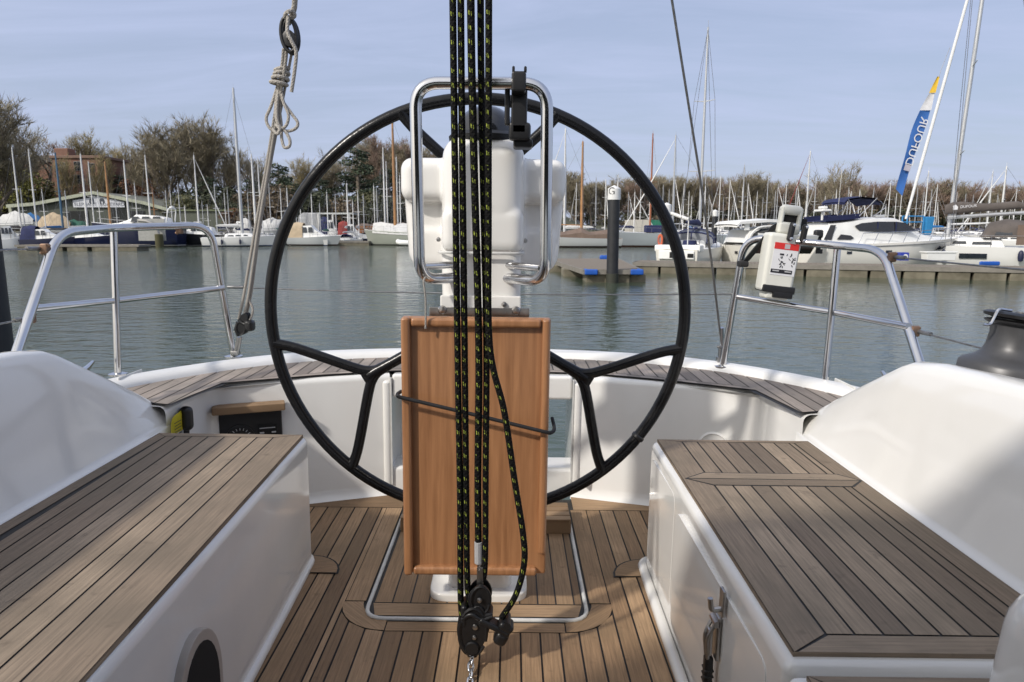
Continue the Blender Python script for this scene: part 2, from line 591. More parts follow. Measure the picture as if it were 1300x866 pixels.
# --- deck skin under the teak, and the raised toe rail
mb = MB()
inn = [(-1.12, 1.0), (-1.12, 1.86), (-0.94, 1.97), (-0.895, 2.19), (-0.6, 2.34), (-0.35, 2.43), (0, 2.45), (0.35, 2.43), (0.6, 2.34), (0.895, 2.19), (0.94, 1.97), (1.12, 1.86), (1.12, 1.0)]
out = [rail[min(range(len(rail)), key=lambda i: (rail[i][0] - q[0]) ** 2 + (rail[i][1] - q[1]) ** 2)] for q in
       [(-1.385, 1.0), (-1.31, 1.8), (-1.25, 2.05), (-1.1, 2.33), (-0.8, 2.63), (-0.4, 2.77), (0, 2.815), (0.4, 2.77), (0.8, 2.63), (1.1, 2.33), (1.25, 2.05), (1.31, 1.8), (1.385, 1.0)]]
for i in range(len(inn) - 1):
    mb.add([(*inn[i], ZD - 0.012), (*inn[i + 1], ZD - 0.012), (*out[i + 1], ZD - 0.012), (*out[i], ZD - 0.012)], [(0, 1, 2, 3)])
mb.build('deck', GRPDECK, yacht, 30)
mb = MB()
prof = [(-0.095, -0.01), (-0.088, 0.012), (-0.07, 0.024), (-0.03, 0.03), (-0.008, 0.026), (0.004, 0.01), (0.006, -0.06)]
rl = [p for p in rail if p[1] > -1.5]
rows = []
for i, (x, y) in enumerate(rl):
    a, c = rl[max(0, i - 1)], rl[min(len(rl) - 1, i + 1)]
    t = Vector((c[0] - a[0], c[1] - a[1])).normalized()
    n = Vector((-t.y, t.x))
    rows.append([(x + n.x * o, y + n.y * o, ZD + h) for o, h in prof])
mb.grid(rows)
mb.build('toe_rail', GRPDECK, yacht, 60)
mb = MB()
for sx in (-1, 1):
    mb.rbox((sx * 1.175, 2.195, ZD + 0.019), (0.006, 0.14, 0.03), 0.002, 1, Matrix.Identity(4))
mb.build('joint_seam', GASKET, yacht)

# --- cockpit well: aft wall with gate opening, side walls
mb = MB()


def wall_strip(path, z0, z1, r=0.022):
    """upright wall with a rounded top edge turning away onto the deck"""
    rows = []
    for i, (x, y) in enumerate(path):
        a, c = path[max(0, i - 1)], path[min(len(path) - 1, i + 1)]
        t = Vector((c[0] - a[0], c[1] - a[1])).normalized()
        n = Vector((-t.y, t.x))
        pr = [(-0.03, z0), (-0.018, z0 + 0.008), (-0.004, z0 + 0.02), (0, z0 + 0.04), (0, z1 - r)] + [(r * (1 - math.cos(q)), z1 - r + r * math.sin(q)) for q in (0.4, 0.8, 1.2, 1.57)] + [(0.07, z1)]
        rows.append([(x + n.x * o, y + n.y * o, z) for o, z in pr])
    mb.grid(rows)


lw = [tuple(p)[:2] for p in fillet([(-0.926, 1.92, 0), (-0.915, 2.205, 0), (-0.6, 2.325, 0), (GX0, 2.405, 0)], 0.06, 6)]
rw = [tuple(p)[:2] for p in fillet([(GX1, 2.405, 0), (0.6, 2.325, 0), (0.915, 2.205, 0), (0.926, 1.92, 0)], 0.06, 6)]
wall_strip(lw, 0.0, ZD - 0.003)
mb.build('aft_wall', GRP, yacht, 50)
mb = MB()
wall_strip(rw, 0.0, ZD - 0.003)
mb.build('aft_wall', GRP, yacht, 50)
mb = MB()   # gate: side cheeks, beam above, sill below
for gx, sg in ((GX0, -1), (GX1, 1)):
    mb.rbox((gx + sg * 0.012, 2.56, 0.215), (0.03, 0.34, 0.43), 0.012, 3)
mb.rbox(((GX0 + GX1) / 2, 2.435, 0.408), (GX1 - GX0 - 0.012, 0.07, 0.088), 0.012, 3)
mb.rbox(((GX0 + GX1) / 2, 2.47, 0.05), (GX1 - GX0 + 0.06, 0.14, 0.11), 0.015, 3)
mb.build('stern_gate', GRP, yacht, 40)
for gx, sg in ((GX0, 1), (GX1, -1)):
    mb = MB()
    mb.box((gx + sg * 0.004, 2.398, 0.24), (0.005, 0.012, 0.4))
    mb.build('gate_seam', GASKET, yacht)

# --- aft deck teak
mb = MB()
mb2 = MB()
pit, gap = 0.046, 0.0042
x = -1.24
ti, to = fy(INNER), None


def outer_y(x):
    c = [(a, b) for a, b in zip(teako, teako[1:]) if a[0] <= x <= b[0]]
    if not c: return None
    (x0, y0), (x1, y1) = c[0]
    return y0 + (y1 - y0) * (x - x0) / max(1e-9, x1 - x0)


cpts = []
while x < 1.24:
    a, b = x + gap / 2, x + pit - gap / 2
    ya, yb = outer_y(a), outer_y(b)
    if ya and yb:
        def lo(q):
            return interp(INNER, abs(q)) + 0.042 if abs(q) < 0.895 else 1.925 + 0.35 * max(0, abs(q) - 0.93)
        mb.plank([(a, lo(a)), (b, lo(b)), (b, yb - 0.006), (a, ya - 0.006)], ZD + 0.004, (0, 1))
    x += pit
ns = 40
inl = [(-0.985, 1.35), (-0.94, 1.95)] + [(-0.895 + 1.79 * i / ns, interp(INNER, abs(-0.895 + 1.79 * i / ns))) for i in range(ns + 1)] + [(0.94, 1.95), (0.985, 1.35)]
for p, q in zip(inl[2:-3], inl[3:-2]):       # narrow margin board along the cockpit edge
    mb.add([(p[0], p[1] + 0.004, ZD + 0.0042), (q[0], q[1] + 0.004, ZD + 0.0042), (q[0], q[1] + 0.037, ZD + 0.0042), (p[0], p[1] + 0.037, ZD + 0.0042)], [(0, 1, 2, 3)],
           [((p[0], 0), (q[0], 0), (q[0], 0.033), (p[0], 0.033))])
ad = mb.build('aft_deck_planking', TEAK_DECK, yacht, 0)
mb = MB()
for i in range(60):
    xa = -1.235 + 2.47 * i / 60
    xb = -1.235 + 2.47 * (i + 1) / 60
    ya, yb = outer_y(max(-1.234, min(1.234, xa))), outer_y(max(-1.234, min(1.234, xb)))
    la = interp(INNER, abs(xa)) if abs(xa) < 0.895 else 1.922 + 0.35 * max(0, abs(xa) - .93)
    lb = interp(INNER, abs(xb)) if abs(xb) < 0.895 else 1.922 + 0.35 * max(0, abs(xb) - .93)
    if ya and yb: mb.add([(xa, la, ZD + 0.0015), (xb, lb, ZD + 0.0015), (xb, yb, ZD + 0.0015), (xa, ya, ZD + 0.0015)], [(0, 1, 2, 3)])
mb.build('caulking', CAULK, ad, 0)

# --- cockpit sole
mb = MB()
pit, gap = 0.0475, 0.0045
x = -0.95 + 0.0105


def hy(q):
    d = -0.228 - q if q < -0.228 else (q - 0.218 if q > 0.218 else 0)
    return 1.656 - math.sqrt(max(0, 0.132 ** 2 - d * d))


while x < 0.95:
    a, b = x + gap / 2, x + pit - gap / 2
    if b < -0.352 or a > 0.342:
        mb.plank([(a, 0.3), (b, 0.3), (b, 2.262), (a, 2.262)], 0.004)
    elif a < -0.352:
        mb.plank([(a, 0.3), (-0.354, 0.3), (-0.354, 2.262), (a, 2.262)], 0.004)
        mb.plank([(-0.350, 0.3), (b, 0.3), (b, hy(b)), (-0.350, hy(-0.350))], 0.004)
    elif b > 0.342:
        mb.plank([(0.344, 0.3), (b, 0.3), (b, 2.262), (0.344, 2.262)], 0.004)
        mb.plank([(a, 0.3), (0.340, 0.3), (0.340, hy(0.340)), (a, hy(a))], 0.004)
    else:
        mb.plank([(a, 0.3), (b, 0.3), (b, hy(b)), (a, hy(a))], 0.004)
    x += pit
for sx, lab in ((-1, 0), (1, 1)):
    mb.plank([(sx * 0.30, 2.266), (sx * 0.98, 2.266), (sx * 0.98, 2.32), (sx * 0.30, 2.40)], 0.004, (1, 0))
# margin boards round the floor hatch, with curved front corners
HX0, HX1, HY0, HY1 = -0.287, 0.277, 1.575, 2.245
mb.plank([(HX0 - 0.065, 1.66), (HX0 - 0.012, 1.66), (HX0 - 0.012, 2.262), (HX0 - 0.065, 2.262)], 0.0045)
mb.plank([(HX1 + 0.012, 1.66), (HX1 + 0.065, 1.66), (HX1 + 0.065, 2.262), (HX1 + 0.012, 2.262)], 0.0045)
mb.plank([(-0.225, 1.526), (0.215, 1.526), (0.215, 1.565), (-0.225, 1.565)], 0.0045, (1, 0))


def sector(cx, cy, r0, r1, a0, a1, z, n=8):
    q = [(cx + r1 * math.cos(a0 + (a1 - a0) * i / n), cy + r1 * math.sin(a0 + (a1 - a0) * i / n)) for i in range(n + 1)]
    p = [(cx + r0 * math.cos(a0 + (a1 - a0) * i / n), cy + r0 * math.sin(a0 + (a1 - a0) * i / n)) for i in range(n, -1, -1)] if r0 > 0 else [(cx, cy)]
    return q + p


mb.plank(sector(-0.228, 1.656, 0.075, 0.128, math.pi, 1.5 * math.pi, 0), 0.0045, (1, -1))
mb.plank(sector(0.218, 1.656, 0.075, 0.128, 1.5 * math.pi, 2 * math.pi, 0), 0.0045, (1, 1))
# quarter rounds at the after corners of the benches
mb.plank(sector(-0.512, 1.80, 0, 0.10, 0, math.pi * 0.62, 0), 0.0075, (1, 0.3))
mb.plank(sector(0.478, 1.80, 0, 0.10, math.pi * 0.38, math.pi, 0), 0.0075, (1, -0.3))
sole = mb.build('cockpit_sole', TEAK_SOLE, yacht, 0)
mb = MB()
mb.add([(-1, -0.6, 0.001), (1, -0.6, 0.001), (1, 2.36, 0.001), (-1, 2.36, 0.001)], [(0, 1, 2, 3)])
mb.plank(sector(-0.512, 1.80, 0, 0.106, -0.05, math.pi * 0.64, 0), 0.006)
mb.plank(sector(0.478, 1.80, 0, 0.106, math.pi * 0.36, math.pi + 0.05, 0), 0.006)
mb.build('caulking', CAULK, sole, 0)

# --- floor hatch under the pedestal
mb = MB()
x = -0.277 + 0.002
while x < 0.262:
    a, b = x + 0.002, min(x + 0.0475 - 0.002, 0.267)
    lo = 1.648
    mb.plank([(a, lo), (b, lo), (b, 2.2), (a, 2.2)], 0.0075)
    x += 0.0475
mb.plank([(-0.262, 1.588), (0.252, 1.588), (0.266, 1.644), (-0.276, 1.644)], 0.0075, (1, 0))
fh = mb.build('floor_hatch', TEAK_SOLE, yacht, 0)
mb = MB()
o = rrect(HX0 + 0.006, HY0 + 0.006, HX1 - 0.006, HY1, 0.05)
mb.add([(x, y, 0.0065) for x, y in o], [tuple(range(len(o)))])
mb.build('caulking', CAULK, fh, 0)
mb = MB()
mb.tube([(x, y, 0.006) for x, y in rrect(HX0, HY0, HX1, HY1, 0.055)], 0.0055, 8, True)
mb.build('gasket', GASKET, fh, 60)
mb = MB()
mb.rbox((0, 2.13, 0.028), (0.55, 0.13, 0.05), 0.008, 2)
for i in range(4):
    mb.rbox((0, 2.075 + 0.036 * i, 0.056), (0.545, 0.03, 0.006), 0.002, 1)
mb.build('foot_brace', TEAK_SOLE, yacht, 35)

# --- benches
ZS = 0.382


def bench(sx, poly, trim, name='bench'):
    mb = MB()
    mb.prism(poly, 0.0, ZS, 0.02, 4)
    b = mb.build(name, GRP, yacht, 40)
    mb = MB()
    # toe moulding along the foot of the bench
    path = fillet([(x, y, 0.006) for x, y in trim], 0.05, 6)
    mb.tube(path, 0.014, 8)
    mb.build('toe_moulding', GRP, b, 60)
    return b


bl = bench(-1, [(-0.425, -0.6), (-0.502, 1.885), (-0.93, 1.90), (-0.93, -0.6)], [(-0.42, -0.6), (-0.505, 1.90), (-0.93, 1.91)])
br = bench(1, [(0.462, 0.862), (0.93, 0.862), (0.93, 1.90), (0.478, 1.885)], [(0.425, -0.3), (0.466, 1.90), (0.93, 1.91)])
bf = MB()
bf.prism([(0.425, -0.6), (0.93, -0.6), (0.93, 0.858), (0.458, 0.858)], 0.0, 0.374, 0.016, 4)
bstep = bf.build('bench', GRP, yacht, 40)
tag(bstep, 'lower forward step of the right bench')


def seat_planks(parent, xi, xo, y0, y1, z, margins, trans=None, pit=0.045):
    """xi/xo: functions of y for the inboard / outboard edge of the teak"""
    mb = MB()
    mi, mo, mf, ma = margins
    s = 1 if xo(1.0) > xi(1.0) else -1
    g = 0.004
    ya, yf = y1 - ma, y0 + mf
    # inboard margin
    mb.plank([(xi(y0), y0), (xi(y1), y1), (xi(ya) + s * mi, ya), (xi(yf) + s * mi, yf)], z)
    mb.plank([(xo(y0), y0), (xo(y1), y1), (xo(ya) - s * mo, ya), (xo(yf) - s * mo, yf)], z)
    if ma: mb.plank([(xi(y1) + s * 0.002, y1), (xo(y1) - s * 0.002, y1), (xo(ya) - s * (mo - .002), ya + g), (xi(ya) + s * (mi + .002), ya + g)], z, (1, 0))
    if mf: mb.plank([(xi(y0) + s * 0.006, y0), (xo(y0) - s * 0.002, y0), (xo(yf) - s * (mo - .002), yf - g), (xi(yf) + s * (mi + .004), yf - g)], z, (1, 0))
    x = 0.0
    while True:
        a, b = x + g, x + pit
        wa = abs(xo(ya) - xi(ya)) - mi - mo - g
        wf = abs(xo(yf) - xi(yf)) - mi - mo - g
        w = max(wa, wf)
        if a > w - 0.008: break

        def q(d, y, wd): return xi(y) + s * (mi + min(d, wd))
        segs = [(yf, ya)] if not trans else [(yf, trans - 0.043), (trans + 0.043, ya)]
        for (p0, p1) in segs:
            w0 = abs(xo(p0) - xi(p0)) - mi - mo - g
            w1 = abs(xo(p1) - xi(p1)) - mi - mo - g
            if a < min(w0, w1) - 0.002:
                mb.plank([(q(a, p0, w0), p0), (q(b, p0, w0), p0), (q(b, p1, w1), p1), (q(a, p1, w1), p1)], z)
        x += pit
    if trans:
        t = trans
        mb.plank([(xi(t) + s * 0.012, t - 0.002), (xo(t) - s * 0.008, t - 0.002), (xo(t) - s * mo, t - 0.039), (xi(t) + s * mi, t - 0.039)], z + .0008, (1, 0))
        mb.plank([(xi(t) + s * 0.012, t + 0.002), (xo(t) - s * 0.008, t + 0.002), (xo(t) - s * mo, t + 0.039), (xi(t) + s * mi, t + 0.039)], z + .0008, (1, 0))
    n = 10
    ring = [(xi(y0 + (y1 - y0) * i / n) - .0012 * s, y0 + (y1 - y0) * i / n) for i in range(n + 1)] + [(xo(y0 + (y1 - y0) * i / n) + .001 * s, y0 + (y1 - y0) * i / n) for i in range(n, -1, -1)]
    for p, q in zip(ring, ring[1:] + ring[:1]):
        mb.add([(*p, z), (*q, z), (*q, z - .009), (*p, z - .009)], [(0, 1, 2, 3)], [((0, 0), (.2, 0), (.2, .009), (0, .009))])
    o = mb.build('seat_planking', TEAK_SEAT, parent, 0)
    mb = MB()
    n = 8
    L_, R_ = [], []
    for i in range(n + 1):
        y = y0 + (y1 - y0) * i / n
        e = 0.0015 * s
        L_.append((xi(y) - e, y, z - 0.0015)); R_.append((xo(y) + e, y, z - 0.0015))
    mb.grid([L_, R_])
    if trans:
        t = trans
        mb.plank([(xi(t) + s * .004, t), (xi(t) + s * (mi - .002), t - .043), (xo(t) - s * (mo - .004), t - .043), (xo(t) - s * .0, t), (xo(t) - s * (mo - .004), t + .043), (xi(t) + s * (mi - .002), t + .043)], z + .0004)
    mb.build('caulking', CAULK, o, 0)
    return o


seat_planks(bl, lambda y: -0.456 - 0.031 * y, lambda y: -0.925, -0.5, 1.868, ZS + 0.0075, (0.072, 0.035, 0.0, 0.03), pit=0.0455)
seat_planks(br, lambda y: 0.480 + 0.014 * (y - 0.9), lambda y: 0.92, 0.882, 1.868, ZS + 0.0075, (0.062, 0.045, 0.045, 0.022), trans=1.56, pit=0.043)
seat_planks(bstep, lambda y: 0.482, lambda y: 0.91, -0.3, 0.842, 0.374 + 0.006, (0.05, 0.03, 0.045, 0.045), pit=0.043)

# locker front on the right bench, with its lid edge, hook and over-centre latch
mb = MB()
for y0, y1, z0, z1 in ((0.93, 1.50, 0.05, 0.335), (1.56, 1.84, 0.05, 0.345)):
    q = rrect(y0, z0, y1, z1, 0.03)
    M = Matrix(((0, 0, -1, 0), (1, 0, 0, 0), (0, 1, 0, 0), (0, 0, 0, 1)))
    M = Matrix.Translation((0.4635 if y0 < 1 else 0.4745, 0, 0)) @ M @ Matrix.Rotation(0, 4, 'Z')
    mb.prism(q, -0.008, 0.0022, 0.0018, 2, M=M)
mb.build('locker_door', GRP, br, 40)
hk = MB()
hk.rbox((0.455, 1.122, 0.325), (0.006, 0.022, 0.05), 0.002, 2)
hk.tube(fillet([(0.456, 1.122, 0.312), (0.436, 1.122, 0.308), (0.433, 1.122, 0.332)], 0.008, 4), 0.005, 8)
hk.build('catch_hook', STEELD, br)
lt = MB()
lt.rbox((0.4555, 1.145, 0.245), (0.006, 0.03, 0.085), 0.002, 2)
lt.tube([(0.452, 1.13, 0.275), (0.452, 1.16, 0.275)], 0.007, 10)
lt.tube(fillet([(0.450, 1.135, 0.275), (0.436, 1.137, 0.245), (0.442, 1.14, 0.19), (0.442, 1.15, 0.19), (0.436, 1.153, 0.245), (0.450, 1.155, 0.275)], 0.012, 4), 0.0035, 8)
lt.rbox((0.443, 1.145, 0.235), (0.008, 0.022, 0.05), 0.003, 2, Matrix.Identity(4))
la = lt.build('latch', STEELD, br)
g = MB()
g.rbox((0.444, 1.145, 0.176), (0.016, 0.02, 0.06), 0.006, 3)
for k in range(3): g.rbox((0.444, 1.145, 0.155 + 0.012 * k), (0.018, 0.022, 0.004), 0.0015, 1)
g.build('grip', BLACKPL, la)

# arched recess in the left bench
pk = MB()
M = Matrix(((0, 0, 1, 0), (1, 0, 0, 0), (0, 1, 0, 0), (0, 0, 0, 1)))
arch = [(0.80, 0.10)] + [(0.97 + 0.15 * math.cos(a), 0.16 + 0.115 * math.sin(a)) for a in [math.pi - math.pi * i / 14 for i in range(15)]] + [(1.12, 0.10)]
arch = [(1.0, 0.05), (1.17, 0.05)] + [(1.085 + 0.085 * math.cos(a), 0.16 + 0.115 * math.sin(a)) for a in [math.pi * i / 14 for i in range(15)]]
# tilt with the bench face
MT = Matrix.Translation((-0.4655, 0, 0)) @ M
pk.prism(arch, -0.012, 0.004, 0.003, 2, M=MT)
ap = pk.build('recess_frame', BEIGE, bl, 40)
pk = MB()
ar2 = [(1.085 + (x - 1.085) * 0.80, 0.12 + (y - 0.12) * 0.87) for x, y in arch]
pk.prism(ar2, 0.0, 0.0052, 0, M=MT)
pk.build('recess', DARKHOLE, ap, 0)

# --- coamings
HTAB = [(-0.8, 0.705), (1.18, 0.705), (1.42, 0.697), (1.54, 0.688), (1.58, 0.676), (1.62, 0.655), (1.80, 0.555), (2.0, 0.440), (2.12, 0.378)]
OTAB = [(-0.8, 0), (1.5, 0.0), (1.7, -0.01), (2.12, -0.05)]
for sx in (-1, 1):
    rows = []
    for y in [-0.8, -0.3, 0.2, 0.5, 0.8, 1.0, 1.2, 1.35, 1.48, 1.56, 1.60, 1.65, 1.7, 1.78, 1.86, 1.94, 2.0, 2.06, 2.12]:
        h = interp(HTAB, y)
        zs = 0.375 if y < 1.88 else max(0.0, 0.375 - (y - 1.88) * 6)
        zs = 0.37
        w = interp([(-0.8, 1), (1.45, 1.0), (1.6, 0.62), (1.8, 0.36), (2.12, 0.2)], y)
        hh = max(h - 0.43, 0.0)
        ox = interp([(1.93, 0.0), (2.01, 0.010)], y) if y > 1.93 else 0.0
        pr = [(0.921 + ox, 0.0), (0.921 + ox, 0.33), (0.9212 + ox, 0.391)] + [(0.9212 + ox + 0.017 * math.sin(q_), 0.3915 + 0.017 * (1 - math.cos(q_))) for q_ in (0.2, 0.45, 0.7, 0.95, 1.15, 1.3)]
        pr = [(a, min(b, h)) for a, b in pr]
        z0 = pr[-1][1]
        top = max(h, z0 + 0.004)
        for t, dx in ((0.25, 0.014), (0.5, 0.028), (0.75, 0.042), (0.9, 0.052), (0.965, 0.060), (0.99, 0.070), (1.0, 0.088)):
            pr.append((0.9385 + ox + dx * 1.2 * (0.6 + 0.4 * w), z0 + (top - z0) * t))
        pr += [(0.965 + 0.20 * w + 0.02, top - 0.025 * w), (0.965 + 0.30 * w + 0.02, top - 0.045 * w), (0.965 + 0.335 * w + 0.02, top - 0.07 * w - 0.003), (0.965 + 0.36 * w + 0.02, min(top - 0.01, ZD - 0.01))]
        pts = [(sx * a, y, z) for a, z in pr]
        rows.append(pts if sx > 0 else pts[::-1])
    m_ = MB().grid(rows)
    m_.build('coaming', GRP, yacht, 88)
# moulded end of the right coaming beside the camera
mb = MB()
mb.rbox((0.905, 0.50, 0.28), (0.42, 0.66, 0.56), 0.075, 6, taper=1.10)
mb.build('coaming_block', GRP, yacht, 60)

# --- engine panel recessed in the aft wall under its teak lip
ang = math.atan2(2.325 - 2.205, 0.315)
Mp = Matrix.Translation((-0.807, 2.2455, 0.30)) @ Matrix.Rotation(ang, 4, 'Z')
mb = MB()
mb.rbox((0, -0.004, 0), (0.20, 0.022, 0.15), 0.008, 2, Mp)
ep = mb.build('engine_panel', PANELBLK, yacht, 40)
mb = MB()
mb.rbox((-0.003, -0.028, 0.071), (0.228, 0.05, 0.026), 0.004, 2, Mp)
mb.build('panel_lip', TEAK_SOLE, ep, 40)
mb = MB()
mb.lathe([(0.046, 0), (0.046, -0.004), (0.040, -0.006), (0.038, -0.004), (0, -0.004)], (-0.035, -0.0155, -0.035), 28, Mp, 'y')
mb.build('gauge', BLACKPL, ep, 40)
mb = MB()
for i in range(13):
    a = math.radians(210 - 20 * i)
    c = Vector((-0.035 + 0.032 * math.cos(a), -0.0205, -0.035 + 0.032 * math.sin(a)))
    mb.box((0, 0, 0), (0.0022, 0.001, 0.008), Mp @ Matrix.Translation(c) @ Matrix.Rotation(math.pi / 2 - a, 4, 'Y'))
mb.rbox((-0.035, -0.0206, -0.022), (0.022, 0.001, 0.003), 0.0004, 1, Mp)
mb.build('gauge_marks', LABELG, ep, 0)
mb = MB()
mb.rbox((0.052, -0.0165, -0.02), (0.062, 0.006, 0.05), 0.003, 2, Mp)
mb.build('display', DARKHOLE, ep, 40)
mb = MB()
mb.rbox((0.052, -0.0202, -0.006), (0.05, 0.001, 0.003), 0.0003, 1, Mp)
for q in (-0.018, 0.02): mb.rbox((0.052 + q, -0.0202, -0.022), (0.014, 0.001, 0.005), 0.0003, 1, Mp)
mb.build('display_marks', LABELG, ep, 0)

# --- engine control lever with a yellow tag on the left coaming wall
mb = MB()
mb.rbox((-0.905, 2.0, 0.395), (0.038, 0.034, 0.075), 0.016, 4)
mb.tube([(-0.907, 2.0, 0.36), (-0.912, 2.0, 0.28)], 0.009, 8)
mb.rbox((-0.922, 2.0, 0.26), (0.02, 0.06, 0.08), 0.008, 2)
lv = mb.build('throttle_lever', BLACKPL, yacht, 50)
mb = MB()
rows = []
for i in range(7):
    t = i / 6
    rows.append([(-0.915 + 0.008 * t + 0.004 * math.sin(7 * t + 2 * s), 1.99 - 0.085 * t + 0.006 * math.sin(5 * s + 3 * t), 0.425 - 0.018 * t * t - 0.062 * s) for s in [k / 5 for k in range(6)]])
mb.grid(rows)
yt = mb.build('yellow_tag', YELLOWT, lv, 60)
mb = MB()
for k in range(5):
    mb.rbox((-0.9045, 1.945, 0.40 - 0.009 * k), (0.001, 0.04 - 0.004 * (k % 2), 0.002), 0.0003, 1)
mb.build('tag_print', INK, yt, 0)

# --- round cap on the aft wall, small hinge by the gate
mb = MB()
Mr = Matrix.Translation((0.775, 2.258, 0.243)) @ Matrix.Rotation(-ang, 4, 'Z')
mb.lathe([(0.052, 0.004), (0.054, -0.004), (0.048, -0.009), (0.045, -0.005), (0.0, -0.005)], (0, 0, 0), 32, Mr, 'y')
mb.build('inspection_cap', GRP, yacht, 40)
mb = MB()
mb.tube([(0.352, 2.385, 0.05), (0.352, 2.37, 0.05), (0.352, 2.37, 0.085)], 0.006, 8)
mb.build('deck_pad_eye', STEELD, yacht)

# --- mooring cleats on the side decks
for sx in (-1, 1):
    Mc = Matrix.Translation((sx * 1.262, 2.08, ZD + 0.02)) @ Matrix.Rotation(sx * -0.30, 4, 'Z')
    mb = MB()
    for q in (-0.03, 0.03): mb.tube([(0, q, 0), (0, q, 0.035)], [0.012, 0.009], 10, M=Mc)
    mb.tube([(0, -0.13, 0.048), (0, -0.06, 0.04), (0, 0, 0.038), (0, 0.06, 0.04), (0, 0.13, 0.048)], [0.006, 0.010, 0.012, 0.010, 0.006], 10, M=Mc)
    mb.build('mooring_cleat', STEEL, yacht)

# --- spray hood arched over the companionway, and the boom above (both just out of the picture)
mb = MB()
rows = []
for y, hgt, w in ((-1.5, 0.75, 0.75), (-0.9, 1.42, 0.95), (-0.3, 1.52, 1.02), (0.2, 1.52, 1.04), (0.42, 1.50, 1.04)):
    rows.append([(w * (math.cos(a) if abs(math.cos(a)) < 0.001 else math.copysign(abs(math.cos(a)) ** 0.55, math.cos(a))), y - 0.10 * (1 - math.sin(a)), 0.72 + (hgt - 0.72) * math.sin(a) ** 0.55) for a in [math.pi * i / 24 for i in range(25)]])
mb.grid(rows)
mb.build('spray_hood', CANVAS, yacht, 60)
mb = MB()
mb.tube([(0, -3.2, 1.95), (0, 1.52, 2.05)], 0.055, 12)
mb.build('boom', GRPDECK, yacht)

# ================================================================== STERN RAILS
def stern_rail(label, pts_top, mid, post, r=0.0128):
    t = bthing('stern_rail', label, 'guard rail', pts_top[0])
    m = MB(); m.tube(fillet(pts_top, 0.075, 8), r, 12)
    for e in (pts_top[0],): m.lathe([(0.034, 0), (0.034, 0.006), (0.016, 0.01)], (e[0], e[1], e[2] - 0.005), 16)
    m.build('top_rail', STEEL, t, 50)
    m = MB(); m.tube(mid, r * 0.82, 10); m.build('mid_rail', STEEL, t, 50)
    m = MB(); m.tube(post, r * 0.9, 10); m.lathe([(0.03, 0), (0.03, 0.006), (0.014, 0.01)], (post[0][0], post[0][1], post[0][2] - 0.004), 16)
    m.build('post', STEEL, t, 50)
    return t


lrail = stern_rail('polished steel stern rail on the left quarter with bare top tube',
                   [(-0.995, 2.59, 0.475), (-1.025, 2.52, 0.972), (-1.235, 2.28, 0.960), (-1.262, 2.03, 0.944), (-1.19, 1.62, 0.50)],
                   [(-0.999, 2.545, 0.742), (-1.25, 2.29, 0.719), (-1.232, 1.85, 0.742)], [(-1.245, 2.245, 0.475), (-1.24, 2.28, 0.958)])
rrail = stern_rail('polished steel stern rail on the right quarter carrying the white recovery case',
                   [(0.872, 2.52, 0.475), (0.905, 2.47, 0.955), (1.155, 2.29, 0.932), (1.205, 2.10, 0.925), (1.15, 1.70, 0.56), (1.135, 1.62, 0.48)],
                   [(0.888, 2.495, 0.740), (1.160, 2.285, 0.710), (1.168, 1.86, 0.722)], [(1.140, 2.26, 0.475), (1.155, 2.29, 0.930)])


def clamp_bits(t, pts):
    for p in pts:
        m = MB()
        m.tube([(p[0] - 0.012, p[1], p[2] - 0.014), (p[0] + 0.012, p[1], p[2] + 0.012)], 0.006, 8)
        m.rbox(p, (0.022, 0.02, 0.03), 0.005, 2)
        m.build('lifeline_fitting', RUST, t)


clamp_bits(lrail, [(-1.262, 1.97, 0.90), (-1.246, 1.86, 0.715), (-1.10, 2.44, 0.955)])
clamp_bits(rrail, [(1.212, 2.06, 0.905), (1.185, 1.86, 0.71)])

# wire guard lines
def wire(label, a, b, sag=0.01, r=0.0028):
    pts = [(a[0] + (b[0] - a[0]) * i / 12, a[1] + (b[1] - a[1]) * i / 12, a[2] + (b[2] - a[2]) * i / 12 - sag * 4 * (i / 12) * (1 - i / 12)) for i in range(13)]
    m = MB(); m.tube(pts, r, 6)
    for e, d in ((a, b),):
        d_ = (Vector(d) - Vector(e)).normalized()
        m.tube([Vector(e), Vector(e) + d_ * 0.06], 0.006, 8)
    o = m.build('guard_wire', WIRE, None, 60, a, True)
    return tag(o, label, 'wire')


wire('thin guard wire across the open stern between the two steel rails', (-0.985, 2.545, 0.745), (0.878, 2.495, 0.748), 0.012)
wire('upper guard wire running forward past the left black pile', (-1.272, 1.97, 0.90), (-1.33, -0.6, 0.98), 0.02)
wire('lower guard wire running forward beside the left coaming', (-1.246, 1.86, 0.715), (-1.33, -0.6, 0.76), 0.02)
wire('upper guard wire running forward from the top of the right stern rail', (1.215, 2.06, 0.905), (1.33, -0.6, 0.93), 0.02)
wire('lower guard wire running forward behind the grey winch', (1.19, 1.86, 0.71), (1.33, -0.6, 0.74), 0.02)

